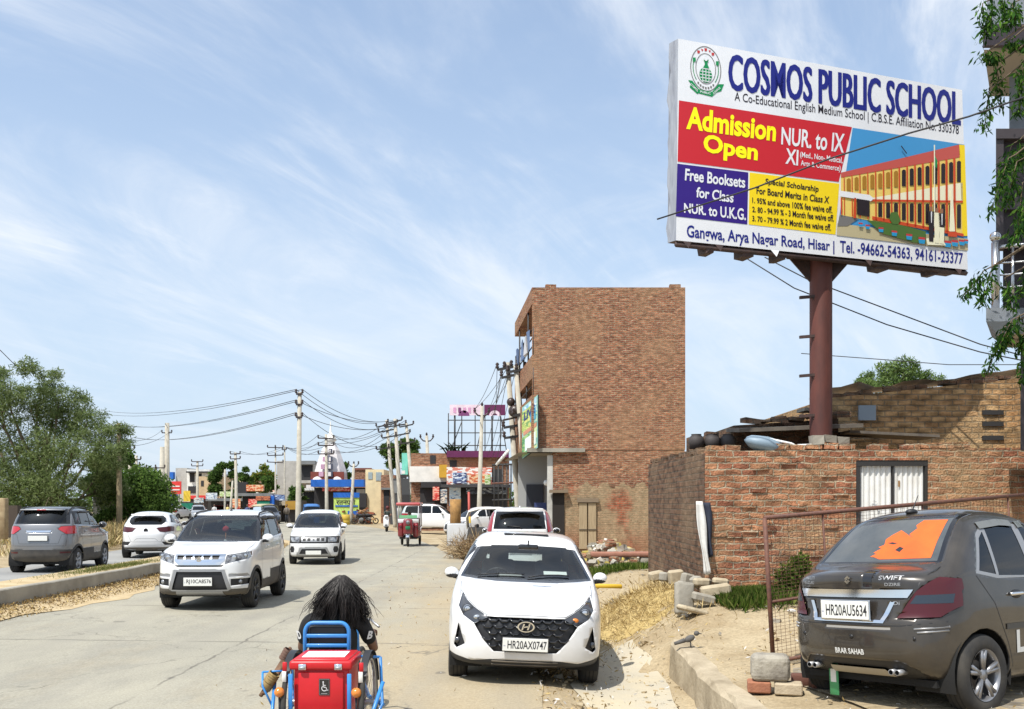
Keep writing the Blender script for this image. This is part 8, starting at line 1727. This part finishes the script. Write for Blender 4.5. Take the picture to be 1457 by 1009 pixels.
simple_car('saloon_car', 'dark blue car parked on the sand by the green kiosk', DZ, paint('navy_paint', (.02, .028, .045), .3), (X_(393, 92), 91, .12), R(25))
for i, (px, Y, rz, pm, lb) in enumerate(((283, 112, 20, paint('silver_paint', (.42, .43, .44), .3, .5), 'small silver car far down the road beside the white crossover'), (270, 122, 160, WHITE, 'small white car far down the road by the green stall'), (312, 118, 15, paint('red_paint', (.45, .03, .03), .3), 'small red car half hidden behind the white SUV roof'))):
    simple_car('far_car', lb, JAZ, pm, (X_(px, Y), Y, zg(X_(px, Y), Y)), R(rz))
# auto-rickshaw, built once and copied
def auto(label, loc, rz, bodym, canopym):
    r_ = tag(empty('auto_rickshaw', loc, rz), label, 'auto rickshaw', 'auto rickshaws'); W = .65
    m = MB(); pr = [(-1.3, .25), (-1.25, .9), (-1.05, 1.05), (-.9, .95), (-.75, .42), (.1, .4), (.15, 1.0), (1.15, 1.0), (1.25, .35), (1.0, .25)]
    for (a, b) in ((.0, 1.0),): m.prism([(p[0], p[1]) for p in pr], (-W, 0, 0), (0, 1, 0), (0, 0, 1), (1, 0, 0), 2*W, bodym)
    m.build('body', parent=r_); m = MB(); cp = [(-1.12, 1.72), (-.9, 1.88), (-.2, 1.95), (.7, 1.93), (1.15, 1.8), (1.28, 1.5), (1.22, 1.0)]; n = len(cp); vs = [(x, q[0], q[1]-(.07 if abs(x) > .5 else 0)) for q in cp for x in (-W-.02, -W*.6, 0, W*.6, W+.02)]
    m.add(vs, [(i*5+j, i*5+j+1, i*5+j+6, i*5+j+5) for i in range(n-1) for j in range(4)], canopym, True)
    o = m.build('canopy', parent=r_, normals=False); sd = o.modifiers.new('thickness', 'SOLIDIFY'); sd.thickness = .04
    m = MB()
    for s_ in (-1, 1): m.tube([(s_*W*.9, -1.02, 1.0), (s_*W*.9, -.92, 1.84)], .025, 6, TRIM); m.tube([(s_*W*.95, .15, .95), (s_*W*.95, .2, 1.86)], .025, 6, TRIM)
    m.build('canopy_frame', parent=r_); m = MB(); m.add([(-W*.85, -1.0, 1.06), (W*.85, -1.0, 1.06), (W*.8, -.93, 1.75), (-W*.8, -.93, 1.75)], [(0, 1, 2, 3)], GLASSD); m.build('windscreen', parent=r_)
    m = MB(); m.bbox((0, .5, .62), (1.1, .5, .2), .06, 2, mat=DARKIN); m.bbox((0, .8, .9), (1.1, .15, .5), .06, 2, mat=DARKIN); m.build('seat', parent=r_)
    for x, y in ((0, -1.0), (-.52, .8), (.52, .8)):
        m = MB(); m.lathe([(.12, -.07), (.24, -.07), (.26, -.03), (.26, .03), (.24, .07), (.12, .07)], (0, 0, 0), 'x', 20, RUB); m.lathe([(.12, -.06), (.0, -.04)], (0, 0, 0), 'x', 16, SILV); m.lathe([(.12, .06), (.0, .04)], (0, 0, 0), 'x', 16, SILV); o = m.build('wheel', parent=r_); o.location = (x, y, .26)
    m = MB(); m.lathe([(0, -.05), (.09, -.04), (.1, .03)], (0, -1.32, .82), 'y', 14, LAMP); m.build('headlight', parent=r_); return r_
CANW = M('canopy_white', (.7, .7, .68), .6); ATG = C('auto_green', (20, 110, 80))
auto('grey and white auto rickshaw parked side on behind the twig heap', (X_(703, 44), 44, zg(X_(703, 44), 44)), R(88), C('auto_grey', (70, 70, 70)), CANW)
auto('blue auto rickshaw with passengers near the temple pole', (X_(443, 86), 86, zg(X_(443, 86), 86)), R(15), C('auto_blue', (45, 95, 160)), C('canopy_blue', (60, 110, 170)))
auto('green auto rickshaw waiting by the dark blue car', (X_(376, 94), 94, zg(X_(376, 94), 94)), R(-30), ATG, C('canopy_tan', (170, 160, 130)))
person('person in a blue shirt sitting in the blue auto rickshaw', (X_(441, 86), 85.8, .75+zg(X_(441, 86), 86)), math.pi+R(15), C('shirt_blue', (40, 100, 200)), JEAN)
# red electric rickshaw
er = tag(empty('electric_rickshaw', (X_(580.5, 45.3), 45.3, zg(X_(580.5, 45.3), 45.3)), R(2)), 'maroon electric rickshaw with red canopy coming towards us', 'electric rickshaw')
MAR = paint('maroon_paint', (.2, .012, .018), .3); m = MB(); m.bbox((0, .02, .95), (.46, .2, .75), .09, 3, mat=MAR); m.bbox((0, .02, 1.1), (.3, .26, .3), .08, 3, mat=MAR)
for s_ in (-1, 1): m.bbox((s_*.36, .32, .82), (.3, .3, .75), .11, 3, mat=MAR); m.bbox((s_*.42, 1.6, .72), (.22, 1.7, .5), .08, 3, mat=MAR); m.lathe([(.05, -.03), (.08, 0), (.05, .02)], (s_*.37, .16, .98), 'y', 14, REDL)
m.bbox((0, 1.4, .42), (.9, 2.0, .14), .05, 2, mat=TRIM); m.build('body', parent=er)
m = MB(); m.bbox((0, 1.2, 2.03), (1.16, 2.4, .16), .07, 3, mat=paint('canopy_red', (.42, .06, .055), .5)); m.build('canopy', parent=er)
m = MB()
for s_ in (-1, 1):
    for y in (.2, 1.2, 2.3): m.tube([(s_*.5, y, .8), (s_*.52, y, 1.98)], .022, 6, SILV)
m.tube([(-.5, .2, 1.33), (.5, .2, 1.33)], .02, 6, SILV); m.build('canopy_frame', parent=er)
m = MB(); m.add([(-.46, .19, 1.34), (.46, .19, 1.34), (.46, .16, 1.93), (-.46, .16, 1.93)], [(0, 1, 2, 3)], GLASSC); m.build('windscreen', parent=er)
m = MB(); m.bbox((0, .2, 1.24), (1.0, .03, .2), .01, 1, mat=WHITE); m.build('dash_panel', parent=er)
m = MB(); m.add([(-.42, .18, 1.36), (.42, .18, 1.36), (.42, .178, 1.5), (-.42, .178, 1.5)], [(0, 1, 2, 3)], C('sticker_green', (120, 190, 140))); m.build('screen_sticker', parent=er)
m = MB(); m.lathe([(0, -.06), (.09, -.045), (.1, .02)], (0, -.1, 1.16), 'y', 16, LAMP); m.build('headlight', parent=er); m = MB(); m.bbox((0, -.12, .9), (.22, .02, .16), .005, 1, mat=C('plate_green', (20, 110, 70))); m.build('number_plate', parent=er)
for x, y in ((0, -.12), (-.44, 2.0), (.44, 2.0)):
    m = MB(); m.lathe([(.16, -.05), (.27, -.05), (.3, -.02), (.3, .02), (.27, .05), (.16, .05)], (0, 0, 0), 'x', 20, RUB); m.lathe([(.16, 0), (.03, .03), (0, .03)], (0, 0, 0), 'x', 16, SILV); o = m.build('wheel', parent=er); o.location = (x, y, .3)
m = MB(); m.tube([(-.07, -.12, .3), (-.09, .0, .75)], .025, 6, CHROME); m.tube([(.07, -.12, .3), (.09, .0, .75)], .025, 6, CHROME); n = 8; vs = []
for k in range(n+1): a = .5+2.1*k/n; vs += [(-.07, -.12-.34*math.cos(a), .3+.34*math.sin(a)), (.07, -.12-.34*math.cos(a), .3+.34*math.sin(a))]
m.add(vs, [(2*k, 2*k+1, 2*k+3, 2*k+2) for k in range(n)], CHROME, True); m.build('fork', parent=er, normals=False); m = MB(); m.bbox((0, .95, .78), (.8, .4, .14), .05, 2, mat=DARKIN); m.bbox((0, 2.0, 1.0), (.9, .2, .7), .06, 2, mat=C('seat_red', (130, 40, 40))); m.build('seat', parent=er)
person('driver in a grey shirt on the maroon electric rickshaw', (X_(580.5, 45.3)-.02, 46.2, .9), math.pi, C('shirt_grey', (110, 110, 115)), JEAN, s=.92, hands=(.25, .45, .22))
# white scooter and rider
sc_ = tag(empty('scooter', (X_(549.5, 68), 68, zg(X_(549.5, 68), 68)), R(4)), 'white scooter with a rider coming along the road edge', 'scooter'); m = MB(); m.bbox((0, .1, .72), (.42, .16, .75), .08, 3, Matrix.Rotation(-.2, 3, 'X'), WHITE); m.bbox((0, .1, 1.08), (.3, .2, .22), .08, 3, mat=WHITE); m.bbox((0, 1.0, .62), (.36, .9, .4), .12, 3, mat=WHITE); m.bbox((0, .5, .32), (.3, .6, .08), .03, 2, mat=TRIM); m.build('body', parent=sc_)
m = MB(); m.bbox((0, 1.0, .86), (.3, .75, .12), .05, 2, mat=DARKIN); m.build('seat', parent=sc_); m = MB(); m.tube([(-.34, .22, 1.12), (-.1, .12, 1.14), (.1, .12, 1.14), (.34, .22, 1.12)], .02, 6, TRIM); m.build('handlebar', parent=sc_); m = MB(); m.lathe([(0, -.03), (.07, -.02), (.08, .02)], (0, -.02, 1.08), 'y', 14, LAMP); m.build('headlight', parent=sc_)
for y in (-.05, 1.3):
    m = MB(); m.lathe([(.13, -.05), (.22, -.05), (.25, -.02), (.25, .02), (.22, .05), (.13, .05)], (0, 0, 0), 'x', 20, RUB); m.lathe([(.13, 0), (.02, .03), (0, .03)], (0, 0, 0), 'x', 14, SILV); o = m.build('wheel', parent=sc_); o.location = (0, y, .25)
m = MB(); n = 8; vs = []
for k in range(n+1): a = .4+2.3*k/n; vs += [(-.07, -.05-.28*math.cos(a), .25+.28*math.sin(a)), (.07, -.05-.28*math.cos(a), .25+.28*math.sin(a))]
m.add(vs, [(2*k, 2*k+1, 2*k+3, 2*k+2) for k in range(n)], TRIM, True); m.build('mudguard', parent=sc_, normals=False)
person('rider in a dark shirt and maroon helmet on the white scooter', (X_(549.5, 68)-.03, 68.95, .98+zg(X_(549.5, 68), 68)), math.pi+R(4), C('shirt_green', (50, 60, 55)), JEAN, s=.95, hands=(.3, .5, .22), helmet=C('helmet_maroon', (90, 35, 35)))
# ================================================================== trees and shrubs
def tree(name, label, base, clumps, n, leaf, mats, trunk, asp=.4, seed=1, droop=0.0, group=None, cat='tree', shell=.45, limbs=7, tr=.2, twig=True):
    """base: world point; clumps: (offset from base, radii)"""
    r_ = tag(empty(name, base), label, cat, group); rt = random.Random(seed); t = MB(); top = max(c[0][2] for c in clumps); t.tube([(0, 0, -.3), (rt.uniform(-.2, .2), 0, top*.3), (rt.uniform(-.4, .4), 0, top*.6)], [tr, tr*.8, tr*.5], 8, trunk)
    for c in sorted(clumps, key=lambda q: -q[1][0])[:limbs]:
        a = Vector((0, 0, rt.uniform(.1, .45)*top)); b = Vector(c[0]); m_ = (a+b)/2+Vector((0, 0, -.1*top*rt.random())); t.tube([a, m_, b], [tr*.5, tr*.3, tr*.1], 6, trunk)
        if twig:
            for _ in range(3): e = b+Vector([rt.uniform(-1, 1)*c[1][i]*.9 for i in range(3)]); t.tube([m_.lerp(b, .6), (b+e)/2, e], [tr*.15, tr*.09, tr*.03], 4, trunk, False)
    t.build('trunk', parent=r_); leaf_mesh('crown', cloud_pts(clumps, n, seed, shell), leaf, mats, r_, asp, droop, seed); return r_
BARK = M('bark'); LF = [leafmat('leaf_olive', (.22, .29, .1), (.14, .19, .065), .48), leafmat('leaf_grey', (.29, .34, .17), (.19, .235, .1), .48), leafmat('leaf_dark', (.12, .165, .06), (.08, .11, .04), .48)]
rt = random.Random(21); cl = []; base = Vector((X_(60, 47), 47, .1))
def cc(px, py, r, Y=47, dy=1.5, flat=.8): 
    q = P(px, py+(14 if Y == 47 and py < 575 else 0), Y)-base; return ((q.x, q.y+rt.uniform(-dy, dy), q.z), (r, r*1.0, r*flat))
for px, py, r in ((20, 545, 1.0), (62, 528, .7), (45, 560, 1.2), (85, 555, .9), (10, 590, 1.3), (60, 600, 1.4), (100, 585, 1.1), (120, 610, 1.0), (30, 640, 1.5), (80, 645, 1.5), (125, 645, 1.1), (150, 625, .75), (168, 620, .55), (178, 638, .4), (140, 660, .9), (5, 690, 1.4), (50, 690, 1.6), (95, 695, 1.5), (130, 695, 1.0), (-40, 560, 1.5), (-50, 640, 1.8), (-40, 700, 1.8), (20, 735, 1.2), (70, 735, 1.3), (110, 735, 1.0), (64, 515, .35), (150, 690, .6), (0, 525, .5), (165, 655, .4)): cl.append(cc(px, py, r*.92))
extra = []
for c in list(cl):     # fine sprays that break the outline
    for _ in range(5): a = rt.uniform(0, 6.28); q = c[0]; extra.append(((q[0]+c[1][0]*math.cos(a)*1.0, q[1]+rt.uniform(-.6, .6), q[2]+c[1][2]*math.sin(a)*1.0), (.38, .38, .3)))
tree('feathery_tree', 'large feathery olive green tree filling the left edge behind the grey SUV', base, cl+extra, 80000, .19, LF, BARK, .2, 5, .25, tr=.28, limbs=22, shell=.5)
BG = [leafmat('bush_green', (.13, .22, .05), (.08, .145, .03), .42), leafmat('bush_light', (.2, .3, .08), (.13, .21, .05), .42), leafmat('bush_deep', (.085, .14, .04), (.055, .095, .028), .45)]
base = Vector((X_(205, 50), 50, .1)); cl = [cc(px, py, r, 50, 1.0) for px, py, r in ((175, 700, .9), (195, 680, .9), (215, 690, 1.0), (205, 715, 1.2), (235, 715, .8), (185, 730, 1.0), (225, 735, .9), (165, 735, .8), (150, 745, .7))]
tree('bush', 'bright green bush beside the brown post on the left verge', base, cl, 22000, .17, BG, BARK, .45, 7, .1, cat='bush', tr=.08, limbs=8)
base = Vector((X_(158, 58), 58, .1)); cl = [cc(px, py, r, 58, .8) for px, py, r in ((150, 660, .9), (135, 690, .9), (170, 650, .7), (165, 680, .9))]
tree('leafy_tree', 'dark green tree rising behind the bush and the brown post', base, cl, 9000, .2, [BG[0], BG[2], BG[2]], BARK, .5, 8, cat='tree', tr=.12)
for i, (px0, px1, py0, py1, Y, n, lb, mats) in enumerate(((296, 340, 645, 725, 125, 9000, 'dense dark green tree above the dark open stalls', [BG[0], BG[2], BG[2]]), (335, 362, 660, 715, 122, 5000, 'smaller dark green tree beside the pale pole', [BG[0], BG[2]]), (358, 392, 658, 705, 128, 5000, 'yellowish green tree left of the grey block', [leafmat('leaf_yellow', (.26, .24, .05), (.17, .17, .04)), BG[0]]), (372, 396, 676, 712, 120, 3500, 'low green tree between the kiosk and the grey block', [BG[0], BG[2]]), (478, 504, 656, 690, 135, 4500, 'dark green tree behind the temple', [BG[0], BG[2]]), (536, 604, 618, 700, 104, 11000, 'tall dark tree behind the leaning pole cluster', [BG[0], BG[2], BG[2]]), (586, 628, 680, 720, 78, 5500, 'bushy green tree in front of the white parapet', BG), (408, 436, 690, 715, 108, 3000, 'small green tree by the tall white pole', [BG[0], BG[2]]), (165, 196, 648, 720, 88, 5000, 'dark tree behind the forked pole on the left', [BG[0], BG[2]]), (195, 214, 676, 720, 110, 3000, 'small dark tree before the bunched poles', [BG[0], BG[2]]))):
    rt = random.Random(40+i); base = Vector((X_((px0+px1)/2, Y), Y, zg(X_((px0+px1)/2, Y), Y))); cl = []
    for _ in range(11): u, v = rt.uniform(-1, 1), rt.uniform(-1, 1); u *= 1-.35*max(0, v); px = (px0+px1)/2+u*(px1-px0)*.38; py = (py0+py1)/2-v*(py1-py0)*.36; cl.append(cc(px, py, (px1-px0)/F*Y*rt.uniform(.13, .24), Y, 1.0))
    tree('tree', lb, base, cl, n, .016*Y**.7*.75, mats, BARK, .5, 30+i, group='trees along the street', twig=False, tr=.15, limbs=5)
# potted palms on the roof, tree beyond the outhouse
m = MB(); b_ = P(650, 648, 69)
for k in range(26): a = rng.uniform(0, 6.28); x = rng.uniform(-.7, .7); q = b_+Vector((x, rng.uniform(-.3, .3), 0)); m.tube([q, q+Vector((math.cos(a)*.4, math.sin(a)*.3, .55)), q+Vector((math.cos(a)*.9, math.sin(a)*.5, .6+rng.uniform(-.2, .4)))], [.05, .06, .005], 4, leafmat('palm_dark', (.03, .045, .022)), False)
tag(m.build('roof_plants'), 'spiky dark plants growing on the brick shop roof', 'plants')
rt = random.Random(77); base = Vector((X_(1275, 30), 30, .3)); cl = []
for px, py, r in ((1245, 545, .5), (1262, 532, .45), (1282, 528, .5), (1300, 538, .5), (1320, 545, .4), (1232, 552, .35), (1275, 548, .7), (1300, 552, .6), (1265, 560, .8)): cl.append(cc(px, py, r*.75, 30, .5))
for c in list(cl):
    for _ in range(5): a = rt.uniform(.2, 2.9); cl.append(((c[0][0]+c[1][0]*math.cos(a), c[0][1], c[0][2]+c[1][2]*math.sin(a)), (.16, .16, .13)))
tree('feathery_tree', 'pale green thin crowned tree showing above the outhouse roof', base, cl, 9000, .13, [leafmat('leaf_pale', (.24, .33, .11), (.16, .24, .08)), leafmat('leaf_pale_deep', (.12, .19, .06))], BARK, .22, 9, tr=.1, limbs=12)
# dry grass bank on the left
pts = []
for _ in range(9000):
    px = r0.uniform(100, 250); Y = r0.uniform(37, 49); x = X_(px, Y)
    if XL(Y)-14 < x < XL(Y)-6.2: pts.append((x, Y, zg(x, Y)+r0.uniform(0, .75)*max(0, math.sin((px-90)/165*3.1))))
for _ in range(5000): x = r0.uniform(-40, -17.5); Y = r0.uniform(30, 52); pts.append((x, Y, zg(x, Y)))
o = leaf_mesh('dry_grass', pts, .45, [M('straw_mid', (.42, .31, .13), .9), M('hay_pale', (.5, .4, .2), .9), M('hay_brown', (.25, .17, .08), .9), GRASS[1]], asp=.09, seed=15, dirs=np.tile((0, 0, .8), (len(pts), 1))); tag(o, 'dry grass bank behind the grey SUV', 'grass', kind='stuff')
# dry hedge mass under the big tree, far wooded band beyond the houses
cl = []
for k in range(46): px = -300+k*44; Y = 230+rng.uniform(-15, 15); cl.append((Vector((X_(px, Y), Y, 2.2)), (7, 4, 3.2+rng.uniform(-1, 2))))
o = leaf_mesh('woods', cloud_pts(cl, 26000, 3), 1.1, [BG[0], BG[2], LF[0]], asp=.5, seed=16); tag(o, 'distant band of trees closing the horizon', 'woods', kind='stuff')
